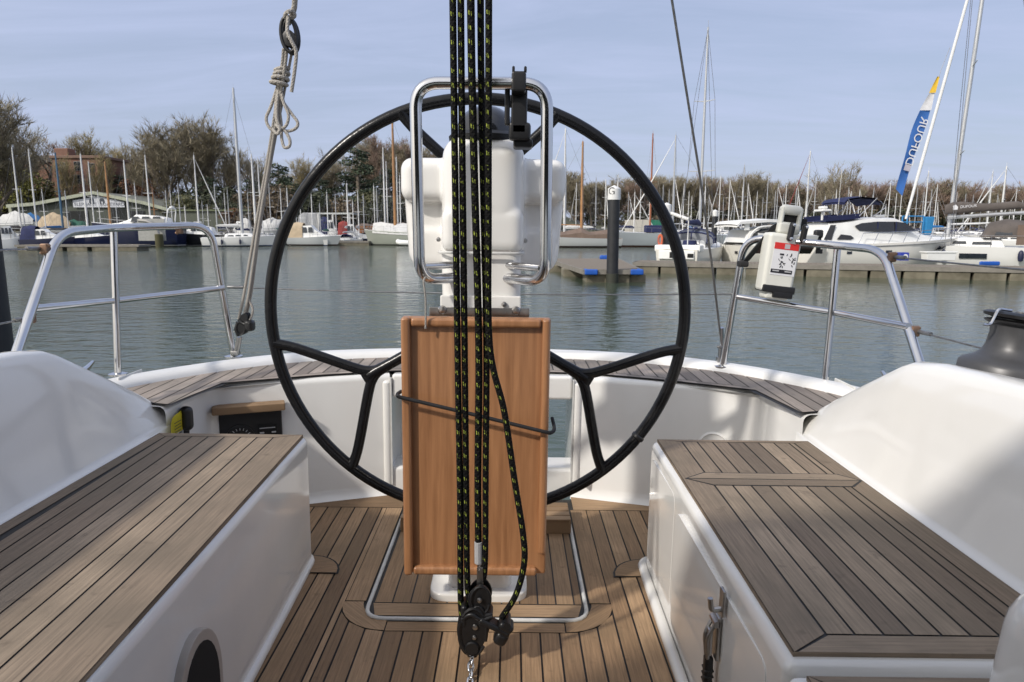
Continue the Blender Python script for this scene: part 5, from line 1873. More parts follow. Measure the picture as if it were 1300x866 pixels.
def yacht_at(label, px, top, Y, rz, L=9.5, hm=None, cover=None, mast=None, name='moored_yacht', group=None, spread=1, hood=None, genoa=None, mr=.075,
             base_px=None, cat='sailing boat', gaff=False, deckm=None, fs=.85, cabin=True, fendm=None, radar=False, mizzen=False, rig=True, lean=0.0):
    """one sailing boat whose mast stands at a photo position"""
    hm = hm or HW; mast = mast or ALU; deckm = deckm or DECKW
    B = L * .31
    xm = .55 * L if not gaff else .6 * L
    mh = P(px, top, Y).z
    mx = P(px, top, Y).x
    if base_px: mx = P(base_px[0], base_px[1], Y).x
    c, s = math.cos(rz), math.sin(rz)
    t = thing(name, label, cat, (mx - c * xm, Y - s * xm, 0), rz, group)
    h, d, sh = hull_mb(L, B, fs, fs * 1.25, rake=L * .07)
    hu = h.build('hull', hm, t, 50)
    d.build('deck', deckm, t, 30)
    if cabin:
        wa, za = sheer_at(sh, .33 * L); wb, zb = sheer_at(sh, .7 * L)
        cb = trunk_mb(.32 * L, .72 * L, wa * .62, wb * .5, za, zb, .42).build('cabin', DECKW if hm != HWOOD else DECKT, t, 40)
        m = MB()
        for a, b in ((.37, .45), (.47, .55), (.58, .64)):
            win_strip(m, a * L, b * L, wa * .62 + .005 + (wb * .5 - wa * .62) * (a - .32) / .4, wa * .62 + .005 + (wb * .5 - wa * .62) * (b - .32) / .4, za + (zb - za) * (a - .32) / .4 + .1, .15, .04)
        m.build('window', GLASS, cb, 0)
        deckz = za + .42
    else:
        deckz = fs
    m = MB()
    top_p = (xm - lean * mh, 0, mh)
    m.tube([(xm, 0, fs * .9), (xm - lean * mh * .5, 0, mh * .5), top_p], [mr, mr * .95, mr * .6], 8)
    m.tube([top_p, (top_p[0], 0, mh + .45)], .012, 4)
    m.lathe([(.05, 0), (.05, .1), (0, .1)], (top_p[0], 0, mh), 6)
    if radar:
        m.lathe([(0, -.1), (.25, -.08), (.27, .05), (.2, .12), (0, .13)], (xm + .35, 0, mh * .5), 14)
        m.box((xm + .15, 0, mh * .5 - .1), (.4, .08, .05))
    mo = m.build('mast', mast, t, 50)
    sps = []
    for k in range(spread):
        z = deckz + (mh - deckz) * (k + 1) / (spread + 1) * (1.05 if spread == 1 else 1)
        w = L * .085 * (1 - .25 * k) if spread < 4 else 1.5 - .12 * k
        xx = xm - lean * z
        m = MB(); m.tube([(xx - .12, -w, z + .04), (xx, 0, z), (xx - .12, w, z + .04)], [.02, .035, .02], 5)
        m.build('spreader', mast, mo)
        sps.append((xx, w, z))
    if rig:
        m = MB()
        bw, bz = sheer_at(sh, xm)
        for q in (-1, 1):
            pts = [(xm - .15, q * bw * .95, bz)] + [(xx - .12, q * w, z + .04) for xx, w, z in sps] + [top_p]
            m.tube(pts, .011, 4)
            m.tube([(xm + .3, q * bw * .9, bz), (sps[0] if sps else (xm, 0, mh * .6))[:1] + (0,) + ((sps[0][2],) if sps else (mh * .6,))], .009, 4)
        if not genoa: m.tube([(L * .99, 0, fs * 1.25), (top_p[0] + .03, 0, mh * (.97 if not gaff else .8))], .012, 4)
        m.tube([(.1, 0, fs), (top_p[0] - .02, 0, mh)], .011, 4)
        m.build('stays', RIG, t)
    if genoa:
        m = MB(); m.tube([(L * .985, 0, fs * 1.3), (xm + (L - xm) * .5, 0, mh * .5 + .3), (top_p[0] + .1, 0, mh * .96)], [.04, .075, .02], 7)
        m.build('furled_sail', genoa, t)
    bl = .36 * L
    m = MB(); m.tube([(xm - .1, 0, deckz + .75), (xm - bl, 0, deckz + .85)], .055, 8)
    bo = m.build('boom', mast, t)
    if cover:
        rows = []
        for i in range(9):
            q = i / 8
            hgt = .42 * (1 - .55 * q) * (1 if i not in (0, 8) else .6)
            rows.append([(xm - .05 - (bl - .05) * q, .14 * math.sin(a) * (1 - .4 * q), deckz + .74 + .1 * q + hgt * (.5 - .5 * math.cos(a))) for a in [2 * math.pi * k / 10 for k in range(10)]])
        MB().grid(rows, closed=True).build('sail_cover', cover, bo, 60)
    if hood:
        rows = []
        for i, (x, hh) in enumerate(((.37 * L, .0), (.34 * L, .62), (.27 * L, .72), (.24 * L, .62))):
            w = wa * .66
            rows.append([(x, w * math.cos(a), za + .3 + hh * math.sin(a) ** .6) for a in [math.pi * k / 10 for k in range(11)]])
        MB().grid(rows).build('spray_hood', hood, t, 60)
    m = MB()   # pulpit, stanchions and guard wires
    for q in (-1, 1):
        ps = []
        for f in (.04, .2, .38, .56, .74, .9, .99):
            w_, z_ = sheer_at(sh, f * L)
            ps.append((f * L, q * w_ * .96, z_ + .58))
            m.tube([(f * L, q * w_ * .96, z_), (f * L, q * w_ * .96, z_ + .58)], .014, 4)
        m.tube(ps, .010, 4)
    m.build('guard_rails', STEELD, t)
    if fendm:
        for f in (.3, .55):
            w_, z_ = sheer_at(sh, f * L)
            m = MB(); m.lathe([(0, -.3), (.09, -.26), (.11, -.1), (.11, .1), (.09, .24), (.02, .3), (.012, .6)], (f * L, -w_ - .1, z_ * .5), 10)
            m.build('fender', fendm, t)
    return t


def fly_windows(m, pts):
    for poly in pts: m.add(poly, [tuple(range(len(poly)))])


# ---- pontoons and piles
PWOOD = mat('pontoon_planks', (.19, .16, .125), .85, var=.2, scale=2, stretch=(1, 12, 1))
PEDGE = mat('pontoon_edge', (.20, .185, .16), .8, var=.2, scale=3)
CONC = mat('pontoon_float', (.21, .19, .14), .9, c2=(.09, .08, .055), scale=1.5)


def pontoon(label, a, b, w, z=.5, floats=5, fl=1.6, extra=None, name='pontoon', post=False):
    """floating walkway: timber deck and edge beams on concrete floats"""
    a, b = Vector((a[0], a[1], 0)), Vector((b[0], b[1], 0))
    d = (b - a); L_ = d.length
    rz = math.atan2(d.y, d.x)
    t = thing(name, label, 'pontoon', a, rz)
    m = MB()
    nb = max(4, int(L_ / .16))
    for i in range(nb):
        m.box((L_ * (i + .5) / nb, w / 2, z - .02), (L_ / nb * .93, w - .12, .04))
    m.build('deck', PWOOD, t, 0)
    m = MB()
    for y in (.04, w - .04): m.box((L_ / 2, y, z - .085), (L_, .08, .19))
    for x in (.03, L_ - .03): m.box((x, w / 2, z - .09), (.06, w - .17, .18))
    m.build('edge_beam', PEDGE, t, 0)
    for i in range(floats):
        x = L_ * (i + .5) / floats
        m = MB(); m.rbox((x, w / 2, z - .18 - .27), (fl, w - .1, .56), .03, 1); m.build('float', CONC, t, 30)
    return t


pz = lambda px, py, z=.5: (lambda w: (w.x, w.y))(P(px, py, (lambda d: (CAM_H - z) / d)(-((433 - py) / F * CP - SP) / (CP + (433 - py) / F * SP))))
A = pz(803, 333); Bp = pz(1330, 341.5)
dA = Vector((A[0], A[1], 0)); dB = Vector((Bp[0], Bp[1], 0))
main = pontoon('long main pontoon walkway crossing the right half in front of the motor yacht', A, Bp, 2.0, .5, 13, 1.15)
q0, q1 = pz(742, 342.5), pz(812, 341.5)
fA = Vector((q0[0] - .25, q0[1], 0))
fing = thing('pontoon', 'finger pontoon end with blue corner guards beside the pile marked G', 'pontoon', (q0[0], q0[1], 0), 0)
fw = q1[0] - q0[0]
fl_, fk = 10.0, -.9
m = MB()
for i in range(60):
    y = fl_ * (i + .5) / 60
    x0 = fk * y / fl_
    x1 = fw + .6 * y / fl_
    m.box(((x0 + x1) / 2, y, .48), (x1 - x0 - .1, fl_ / 60 * .92, .04))
m.build('deck', PWOOD, fing, 0)
m = MB()
m.box((fw / 2, .03, .41), (fw, .07, .18))
for (xa, xb) in ((0, fk), (fw, fw + .6)):
    m.add([(xa - .04, 0, .5), (xb - .04, fl_, .5), (xb - .04, fl_, .31), (xa - .04, 0, .31), (xa + .04, 0, .5), (xb + .04, fl_, .5), (xb + .04, fl_, .31), (xa + .04, 0, .31)],
          [(0, 1, 2, 3), (4, 5, 6, 7), (0, 1, 5, 4), (3, 2, 6, 7), (0, 3, 7, 4)])
m.build('edge_beam', PEDGE, fing, 0)
for x, y, sx, sy in ((.95, .9, 1.7, 1.5), (2.0, .95, .9, 1.3), (.2, 4.2, 1.5, 1.6), (1.5, 4.4, 1.6, 1.6), (-.3, 7.5, 1.4, 1.6), (2, 7.5, 1.6, 1.6)):
    m = MB(); m.rbox((x, y, .05), (sx, sy, .52), .03, 1); m.build('float', CONC, fing, 30)
for x, y in ((.08, -.03), (fw - .08, -.03)):
    m = MB(); m.rbox((x + (.18 if x < 1 else -.12), y - .02, .41), (.5, .16, .22), .05, 3)
    m.rbox((x - (.0 if x < 1 else -.02), y + .25, .41), (.16, .5, .22), .05, 3)
    m.build('corner_guard', SEALB, fing, 40)


def pile(label, px, pybase, ptop, Y, r, capm=True, letter=None, name='mooring_pile', mat_=None):
    c = P(px, pybase, Y)
    zt = P(px, ptop, Y).z
    t = thing(name, label, 'pile', (c.x, Y, -1))
    ch = r * 2.0 if capm else 0
    m = MB(); m.lathe([(r * 1.02, -2), (r, 1), (r, zt - ch + 1)], (0, 0, 0), 28); m.build('sleeve', mat_ or RUBBER, t, 40)
    m = MB(); m.lathe([(r * 1.08, -.5), (r * 1.08, 1.35), (r * 1.0, 1.36)], (0, 0, 0), 28); m.build('wet_band', mat('weedy_band', (.03, .032, .022), .7), t, 40)
    if capm:
        m = MB(); m.lathe([(r * 1.10, zt - ch + 1 - .1), (r * 1.10, zt - r * .62 + 1), (r * 1.04, zt - r * .55 + 1), (r * .25, zt + 1 - .03), (0, zt + 1)], (0, 0, 0), 28)
        cp = m.build('cap', mat('pile_cap_white', (.70, .70, .69), .45, var=.05), t, 30)
        if letter:
            g = text_mb(letter, r * 1.75, Matrix.Identity(4))
            ang0 = math.atan2(c.x, Y)
            vv = []
            for p in g.v:
                a = -math.pi / 2 - ang0 - .42 + p.x / (r * 1.10)
                vv.append(Vector((math.cos(a) * r * 1.115, math.sin(a) * r * 1.115, zt + 1 - ch * .55 + p.y)))
            g.v = vv
            g.build('letter', INK, cp, 0)
    return t


pile('tall black mooring pile with a white cap lettered G', 777, 359, 235, 26.55, .225, True, 'G')
pile('black mooring pile with a white conical cap just left of the wheel rim', 843.5, 344, 257, 37.4, .235)
pile('small distant black pile with a white cap above the blue hooded yacht', 906, 310, 266, 58, .23)
pile('tall bare black pile close by at the left edge of the picture', -9, 470, 214, 3.9, .115, False)

m = MB(); m.rbox((pz(768, 329)[0], pz(768, 329)[1], .58), (.55, .25, .24), .08, 3)
tag(m.build('dock_buffer', SEALB, None, 40, (pz(768, 329)[0], pz(768, 329)[1], .46)), 'short blue buffer lying on the finger pontoon left of pile G', 'buffer')
c = pz(1256, 333.5)
m = MB(); m.rbox((c[0], c[1] - .02, .46), (.95, .12, .2), .06, 3)
tag(m.build('dock_buffer', SEALB, None, 40, (c[0], c[1], .36)), 'long blue buffer fixed along the main pontoon edge below the right yacht', 'buffer')
c = pz(1196, 331)
t = thing('dock_box', 'white lidded dock locker on the main pontoon right of the blue cube', 'dock box', (c[0], c[1] + .35, .5))
m = MB(); m.rbox((0, 0, .19), (1.45, .55, .38), .03, 2, taper=.96); m.build('body', DECKW, t, 40)
m = MB(); m.rbox((0, 0, .41), (1.55, .62, .08), .025, 2); m.build('lid', DECKW, t, 40)
c = pz(1149, 331)
t = thing('dock_box', 'small blue cube with a white disc standing on the main pontoon', 'dock box', (c[0], c[1] + .25, .5))
m = MB(); m.rbox((0, 0, .2), (.42, .4, .4), .02, 2); m.build('body', mat('cube_blue', (.03, .05, .35), .5), t, 40)
m = MB(); m.lathe([(0, 0), (.12, 0), (.12, .01), (0, .01)], (.03, -.212, .2), 20, None, 'y'); m.build('disc', LABELW, t, 40)

# left bank pontoon, its neighbours and the bent mooring bracket
pontoon('low timber pontoon in front of the navy cruisers at far left', P(18, 312, 64)[:2], P(176, 312, 64)[:2], 2.2, .55, 5, 1.9)
pontoon('short dark pontoon stage left of the white covered boat', P(428, 308, 84)[:2], P(468, 308, 84)[:2], 2.0, .5, 3, 1.3)
c = P(200, 300, 76)
t = thing('mooring_bracket', 'bent grey pipe bracket on a stub pile beside the navy motor yacht', 'mooring post', (c.x, 76, -1))
m = MB(); m.lathe([(.42, 0), (.42, 2.4), (.3, 2.45), (0, 2.45)], (.15, 0, 0), 14); m.build('stub_pile', mat('weedy_pile', (.07, .065, .03), .9), t, 40)
m = MB(); m.tube(cr([(-1.9, 0, 3.9), (-1.0, 0, 3.8), (-.2, 0, 3.3), (.15, 0, 2.3)], 6), .2, 10); m.build('pipe', mat('galvanised', (.32, .31, .29), .5, metal=.3), t, 60)
m = MB(); m.box((-.9, .6, 2.9), (3.0, .1, 2.4)); m.build('plate', mat('bracket_plate', (.34, .34, .32), .7), t, 0)

# ---- the flybridge motor yacht (bow to the right)
mY = 36.0
o = P(1036, 300, mY)
my = thing('motor_yacht', 'big white flybridge motor yacht with navy bimini moored behind the main pontoon', 'motor yacht', (o.x, mY + .4, 0), R(6))
ML = 7.6
h, d, sh = hull_mb(ML, 3.3, 1.28, 1.62, rake=1.15, fine=2.6, tr=.92, trake=-.1, tumble=1.25)
hu = h.build('hull', HWC, my, 50)
d.build('deck', DECKW, my, 30)
m = MB()
for q in (-1, 1): m.tube([(x, q * (y + .015), z - .12) for x, y, z in sh], .035, 6)
m.build('rubbing_strake', mat('strake_grey', (.35, .35, .34), .4), hu)
m = MB()
for x, w in ((1.0, .28), (2.6, .34), (3.05, .34)):
    a, z = sheer_at(sh, x)
    m.add([(x, -a * .995 - .012, z - .5), (x + w, -a * .995 - .012, z - .5), (x + w, -a * .995 - .012, z - .36), (x, -a * .995 - .012, z - .36)], [(0, 1, 2, 3)])
a, z = sheer_at(sh, 6.4)
m.add([(6.1, -a * 1.02 - .03, z - .52), (6.9, -a * .70, z - .5), (7.15, -a * .74, z - .3), (6.2, -a * 1.12 - .05, z - .3)], [(0, 1, 2, 3)])
m.build('porthole', GLASS, hu, 0)
rows = []      # deckhouse
for x, zt, w, zb in ((-.05, 1.28, 1.3, 1.25), (.25, 2.35, 1.30, 1.25), (1.2, 2.45, 1.32, 1.25), (2.7, 2.62, 1.28, 1.28), (3.9, 2.6, 1.2, 1.32), (4.35, 2.45, 1.12, 1.34), (5.3, 1.86, .92, 1.4), (6.5, 1.62, .5, 1.48)):
    rows.append([(x, -w, zb - .05), (x, -w * .97, zb + (zt - zb) * .55), (x, -w * .86, zt - .06), (x, -w * .7, zt), (x, 0, zt + .05), (x, w * .7, zt), (x, w * .86, zt - .06), (x, w * .97, zb + (zt - zb) * .55), (x, w, zb - .05)])
dh = MB().grid(rows).build('deckhouse', DECKW, my, 50)
m = MB()       # wraparound saloon glazing
up = [(1.5, 2.20), (1.85, 2.34), (2.7, 2.42), (3.8, 2.42), (4.35, 2.36)]
lo = [(1.5, 2.18), (1.75, 1.96), (2.7, 1.90), (3.9, 1.89), (5.0, 1.92)]
m.grid([[(x, -1.27 - .03 + max(0, x - 3.3) * .08, z) for x, z in lo], [(x, -1.225 - .03 + max(0, x - 3.3) * .10, z) for x, z in up]])
m.add([(.55, -1.335, 1.52), (.75, -1.325, 1.78), (1.3, -1.325, 1.72), (1.48, -1.335, 1.58), (1.3, -1.335, 1.5)], [(0, 1, 2, 3, 4)])
m.add([(-.12, -1.27, 1.5), (.28, -1.32, 1.5), (.5, -1.26, 2.25), (.22, -1.22, 2.25)], [(0, 1, 2, 3)])
m.build('window', mat('tinted_glass', (.02, .018, .017), .06, var=.2, spec=.8), dh, 0)
m = MB()
for x in (2.75, 3.75):
    m.box((x, -1.275, 2.17), (.05, .02, .5))
m.build('window_pillar', COVB, dh, 0)
rows = []
for x, w, z in ((.05, 1.15, 2.42), (.7, 1.2, 2.48), (1.4, 1.15, 2.53), (1.95, .98, 2.58)):
    rows.append([(x, -w, z), (x + .02, -w * 1.02, z + .26 - (.2 if x > 2.5 else .0)), (x, -w * .93, z + .26 - (.2 if x > 2.5 else 0)), (x, -w * .92, z), (x, w * .92, z), (x, w * .93, z + .26 - (.2 if x > 2.5 else 0)), (x + .02, w * 1.02, z + .26 - (.2 if x > 2.5 else 0)), (x, w, z)])
fb = MB().grid(rows)
fb.build('flybridge_dodger', COVB, my, 50)
rows = []
for x, z in ((.95, 3.42), (1.15, 3.62), (1.9, 3.72), (2.6, 3.66), (3.0, 3.40)):
    rows.append([(x, y, z - .05 * (y / 1.1) ** 2) for y in (-1.1, -.6, 0, .6, 1.1)])
bm_ = MB().grid(rows)
bm_.grid([[(p[0], p[1], p[2] - .1) for p in r_] for r_ in rows])
bm_.build('bimini', COVB, my, 60)
m = MB()
for q in (-1, 1):
    m.tube([(1.6, q * 1.1, 2.7), (1.15, q * 1.08, 3.55)], .022, 6); m.tube([(1.8, q * 1.1, 2.7), (2.7, q * 1.08, 3.6)], .022, 6); m.tube([(2.6, q * 1.1, 2.7), (3.25, q * 1.05, 3.15), (2.9, q * 1.08, 3.45)], .022, 6)
m.build('bimini_frame', STEEL, my)
m = MB()
m.rbox((.45, 0, 3.0), (.5, .9, .12), .05, 2); m.tube([(.45, 0, 2.5), (.45, 0, 3.0)], .06, 8); m.rbox((.45, 0, 3.15), (.3, .5, .14), .06, 2)
m.build('radar_arch', DECKW, my, 40)
m = MB(); m.rbox((3.4, -.3, 2.72), (.5, .35, .12), .05, 3); m.build('spotlight_pod', DECKW, my, 40)
m = MB()
ps = []
for x in (1.6, 2.4, 3.2, 4.0, 4.8, 5.6, 6.4, 7.2, 8.0):
    a, z = sheer_at(sh, x)
    ps.append((x + .25, -a * .94, z + .55)); m.tube([(x, -a * .96, z), (x + .25, -a * .94, z + .55)], .016, 5)
m.tube(ps, .018, 5)
m.build('pulpit_rail', STEEL, my)
m = MB(); m.tube([(.75, -.9, 2.6), (.8, -.9, 5.0)], .012, 4); m.build('aerial', FENDW, my)

# tender slung on the stern of the motor yacht with its black outboard
o = P(1006, 306, 34.6)
tn = thing('dinghy', 'grey tender boat hung at the stern of the motor yacht with a black outboard', 'dinghy', (o.x - 1.75, 34.9, 1.05), R(-3))
h, d, sh2 = hull_mb(2.9, 1.3, .55, .62, rake=-.1, fine=3, tr=.9)
M180 = Matrix.Translation((2.9, 0, .12)) @ Matrix.Rotation(math.pi, 4, 'Z')
h.v = [M180 @ v for v in h.v]; d.v = [M180 @ v for v in d.v]
h.build('hull', HPALE, tn, 50); d.build('cover', COVW, tn, 30)
m = MB(); m.rbox((3.05, -.1, .75), (.42, .35, .42), .1, 3); m.rbox((3.1, -.1, .3), (.2, .2, .7), .05, 2); m.rbox((3.15, -.1, -.12), (.34, .08, .22), .03, 2)
m.build('outboard', BLACKPL, tn, 40)

# white sports cruiser with hardtop, left of the motor yacht
o = P(937, 310, 38)
sc_ = thing('motor_cruiser', 'white hardtop sports cruiser moored just right of the blue hooded yacht', 'motor cruiser', (o.x, 39, 0), R(14))
h, d, sh3 = hull_mb(7.0, 2.9, 1.15, 1.4, rake=.9, fine=2.4, tr=.92)
h.build('hull', HWC, sc_, 50); d.build('deck', DECKW, sc_, 30)
rows = []
for x, zt, w in ((.1, 1.3, 1.2), (.4, 2.0, 1.2), (2.6, 2.25, 1.15), (3.4, 1.9, 1.0), (5.2, 1.5, .6)):
    rows.append([(x, -w, 1.1), (x, -w * .93, zt - .1), (x, -w * .7, zt), (x, w * .7, zt), (x, w * .93, zt - .1), (x, w, 1.1)])
dh = MB().grid(rows).build('deckhouse', DECKW, sc_, 50)
m = MB()
m.add([(.35, -1.23, 1.45), (3.1, -1.15, 1.45), (2.6, -1.12, 2.0), (1.9, -1.14, 2.1), (1.0, -1.16, 2.05), (.55, -1.19, 1.8)], [tuple(range(6))])
m.build('window', GLASS, dh, 0)
m = MB(); m.tube(cr([(.25, -1.23, 1.35), (.35, -1.25, 1.75), (.85, -1.2, 2.12), (1.8, -1.16, 2.2), (2.8, -1.14, 2.1)], 5), .05, 8); m.build('window_arch', DECKW, dh)
rows = []
for x, z in ((-.5, 2.32), (-.3, 2.5), (1.5, 2.62), (3.2, 2.55), (3.7, 2.4)):
    rows.append([(x, y, z - .04 * y * y) for y in (-1.2, -.7, 0, .7, 1.2)])
m = MB().grid(rows).grid([[(p[0], p[1], p[2] - .14) for p in r_] for r_ in rows])
for q in (-1, 1): m.grid([[(p[0], p[1], p[2]) for p in (r_[0 if q < 0 else 4],)] + [(r_[0 if q < 0 else 4][0], r_[0 if q < 0 else 4][1], r_[0 if q < 0 else 4][2] - .14)] for r_ in rows])
for q in (-1, 1):
    m.box((.2, q * 1.05, 2.2), (.3, .05, .45)); m.box((2.7, q * 1.0, 2.3), (.3, .05, .4))
m.build('hardtop', DECKW, sc_, 50)
m = MB(); m.box((.02, -.4, .75), (.03, .25, .14)); m.build('transom_plate', INK, sc_, 0)

# yacht stern with the blue spray hood and a davit-like white strut
sy = yacht_at('white yacht seen from astern with navy hood right of the wheel rim', 899, 37, 40, R(62), 9.0, HWC, COVB, ALU, spread=2, mr=.085, hood=None, fs=1.0)
o = P(900, 300, 37.4)
m = MB()
ms0 = []
hb = thing('stern_hood', '', '', (0, 0, 0)); bpy.data.objects.remove(hb)
rows = []
for y, hh, w in ((0, .0, 1.25), (.15, .62, 1.22), (.9, .8, 1.15), (1.5, .7, 1.05)):
    rows.append([(w * math.cos(a), y, 1.25 + hh * max(0, math.sin(a)) ** .6) for a in [math.pi * k / 12 for k in range(13)]])
cs, sn = math.cos(R(62)), math.sin(R(62))
SL = sy.location


def to_sy(x, y, z):
    """boat-athwart coordinates near its stern -> yacht's own axes"""
    return (3.0 + y, -x, z)


rows = [[to_sy(*p) for p in r_] for r_ in rows]
MB().grid(rows).build('spray_hood', mat('hood_glass', (.16, .17, .19), .15, var=.2), sy, 60)
m = MB()
for r_ in rows[1:]: m.tube(r_, .045, 6)
for i in (3, 6, 9): m.tube([r_[i] for r_ in rows], .035, 6)
m.build('hood_frame', COVB, sy)
m = MB(); m.lathe([(0, -.3), (.36, -.28), (.4, 0), (.36, .28), (0, .3)], to_sy(.1, -.6, 1.15), 18); m.build('wheel_cover', COVB, sy, 40)
m = MB()
m.rbox((.55, 0, 1.05), (.9, 2.4, .35), .08, 2); m.rbox((-.02, -.55, .72), (.06, .75, .42), .02, 2); m.rbox((-.02, .55, .72), (.06, .75, .42), .02, 2)
m.build('stern_locker', DECKW, sy, 40)
m = MB(); m.box((-.06, .1, .72), (.03, .45, .3)); m.box((-.07, -.75, .7), (.02, .3, .2)); m.build('stern_recess', DARKHOLE, sy, 0)
m = MB(); m.tube([to_sy(.25, -1.7, 2.55), to_sy(-.95, -1.5, 2.95)], .09, 8); m.tube([to_sy(.25, -1.7, 1.1), to_sy(.25, -1.7, 2.6)], .03, 6); m.build('wind_generator', FENDW, sy)
m = MB(); m.tube([to_sy(-1.15 + .1 * math.cos(a), -2.0, 1.45 + .28 * math.sin(a)) for a in [2 * math.pi * k / 16 for k in range(17)]], .06, 6); m.build('lifebuoy', mat('buoy_orange', (.55, .12, .05), .6), sy)

# the right-hand yacht with grey boom cover
ry = yacht_at('white cruising yacht at right with grey covered boom and furled white headsail', 1205, -275, 37.5, R(150), 11.0, HW, None, ALU, spread=4, mr=.11, genoa=None, fs=1.1, lean=.035, rig=False, base_px=(1206, 262))
rz_ = R(150)


def on_ry(px, py, Y):
    w = P(px, py, Y) - ry.location
    return Vector((w.x * math.cos(-rz_) - w.y * math.sin(-rz_), w.x * math.sin(-rz_) + w.y * math.cos(-rz_), w.z))


mh = P(1205, -275, 37.5).z
m = MB()
f0, f1 = on_ry(1150, 278, 36.6), on_ry(1228, 0, 37.3)
f2 = f0 + (f1 - f0) * 2.1
m.tube([f0, f0 + (f1 - f0) * .25, f1, f2], [.06, .085, .075, .04], 8)
m.build('furled_headsail', MASTW, ry)
rows = []
b0, b1 = on_ry(1199, 271, 37.3), on_ry(1302, 266, 36.4)
for i in range(11):
    q = i / 10
    c = b0 + (b1 - b0) * q
    hg = .62 - .30 * q - (.12 if i in (0, 10) else 0)
    sg_ = .05 * math.sin(q * 9)
    rows.append([(c.x, c.y + .17 * math.sin(a) * (1 - .3 * q), c.z - .06 + .12 * q + (hg + sg_) * (.5 - .5 * math.cos(a))) for a in [2 * math.pi * k / 12 for k in range(12)]])
cv = MB().grid(rows, closed=True)
cv.add(rows[0], [tuple(range(12))[::-1]]); cv.add(rows[-1], [tuple(range(12))])
sc2 = cv.build('sail_cover', COVG, ry, 60)
m = MB()
a_ = on_ry(1203, 276, 37.25); b_ = on_ry(1302, 270, 36.35)
m.tube([a_, b_], .10, 10); m.build('main_boom', ALU, ry)
w0, w1 = P(1210, 268, 36.7), P(1236, 262.5, 36.55)
dv_ = (w1 - w0)
ang = math.atan2(dv_.y, dv_.x)
off = ry.location
Mt = Matrix.Rotation(-rz_, 4, 'Z') @ Matrix.Translation(Vector((w0.x + .72, 36.6, w0.z + .24)) - off) @ Matrix.Rotation(ang, 4, 'Z') @ Matrix.Rotation(R(90), 4, 'X') @ Matrix.Rotation(R(5), 4, 'Z')
text_mb('DUFOUR', .2, Mt).build('cover_lettering', LABELW, sc2, 0)
Mt2 = Mt @ Matrix.Translation((-.62, .0, 0))
MB().add([(-.12, -.12, 0), (.1, -.12, 0), (.12, .02, 0), (.02, .14, 0), (-.12, .1, 0)], [(0, 1, 2, 3, 4)], None, Mt2).build('cover_emblem', LABELW, sc2, 0)
rows = []
for px, dz, w in ((1246, 0, 1.1), (1254, .75, 1.1), (1275, .95, 1.12), (1296, .85, 1.1), (1300, .7, 1.1)):
    c = on_ry(px, 296, 36.6)
    rows.append([(c.x, c.y * 0 + w * math.cos(a), 1.62 + dz * max(0, math.sin(a)) ** .55) for a in [math.pi * k / 12 for k in range(13)]])
MB().grid(rows).build('hood_canvas', COVG, ry, 60)
m = MB()
c = on_ry(1278, 290, 36.0); d_ = on_ry(1262, 290, 36.0)
m.add([(d_.x, 1.13, 1.75), (c.x - .2, 1.13, 1.75), (c.x - .1, .98, 2.25), (d_.x - .25, .98, 2.2)], [(0, 1, 2, 3)])
m.build('hood_window', GLASS, ry, 0)
m = MB()
for f, w in ((1.2, 1.5), (4.3, 1.2)):
    aa, z = sheer_at(hull_mb(11.0, 11 * .31, 1.1, 1.375, rake=.77)[2], f + .5)
    m.add([(f, aa + .012, .55), (f + w, aa + .012, .55), (f + w, aa + .02, .8), (f, aa + .02, .8)], [(0, 1, 2, 3)])
m.build('hull_window', GLASS, ry, 0)
for f in (2.9, 6.2):
    aa, z = sheer_at(hull_mb(11.0, 11 * .31, 1.1, 1.375, rake=.77)[2], f)
    m = MB(); m.lathe([(0, -.3), (.1, -.26), (.13, -.1), (.13, .1), (.09, .22), (.02, .28)], (f, aa + .14, .72), 12); m.build('fender', FENDB, ry)
c = on_ry(1293, 300, 35.6)
m = MB(); m.box((c.x, 1.4, 1.75), (.35, .06, 1.0)); m.build('boarding_plank', COVBR, ry, 0)
# standing rigging of the right-hand yacht
m = MB()
for (pa, pb) in (((1240, 0), (1222, 60)),): pass
top = Vector((.55 * 11 + .012 * 0, 0, mh * .95))
for yy in (-1.6, 1.6):
    m.tube([(5.9, yy, 1.2), (5.95, yy * .95, 5.0), (5.95 + .05, yy * .8, 9.0), (6.1, 0, mh * .95)], .013, 4)
    m.tube([(5.6, yy * .9, 1.2), (6.0, 0, 5.0)], .011, 4)
m.tube([(.2, .8, 1.1), (1.8, .2, 4.5), (6.1, 0, mh * .97)], .012, 4)
m.tube([(.2, -.8, 1.1), (1.8, -.2, 4.5)], .012, 4)
m.build('rigging', RIG, ry)

# the house flag: long tapering pennant on the headstay of the right-hand yacht
fY = 36.9
le = [(1190, 97), (1180, 118), (1168, 140), (1158, 165), (1150, 192), (1143, 218), (1138, 240)]
re = [(1193.5, 97), (1187, 118), (1181.5, 140), (1173, 165), (1163, 192), (1154, 220), (1145, 249)]


def flag_mb(i0, i1, y=0.0, n=4):
    L_, R_ = [], []
    for a, b in zip(le[i0:i1 + 1], re[i0:i1 + 1]):
        L_.append(P(a[0], a[1], fY + y)); R_.append(P(b[0], b[1], fY + y))
    L_, R_ = cr(L_, n), cr(R_, n)
    rows = []
    for k, (a, b) in enumerate(zip(L_, R_)):
        rows.append([a.lerp(b, s) + Vector((0, .05 * math.sin(k * .5 + s * 2.5), 0)) for s in (0, .25, .5, .75, 1)])
    return MB().grid(rows)


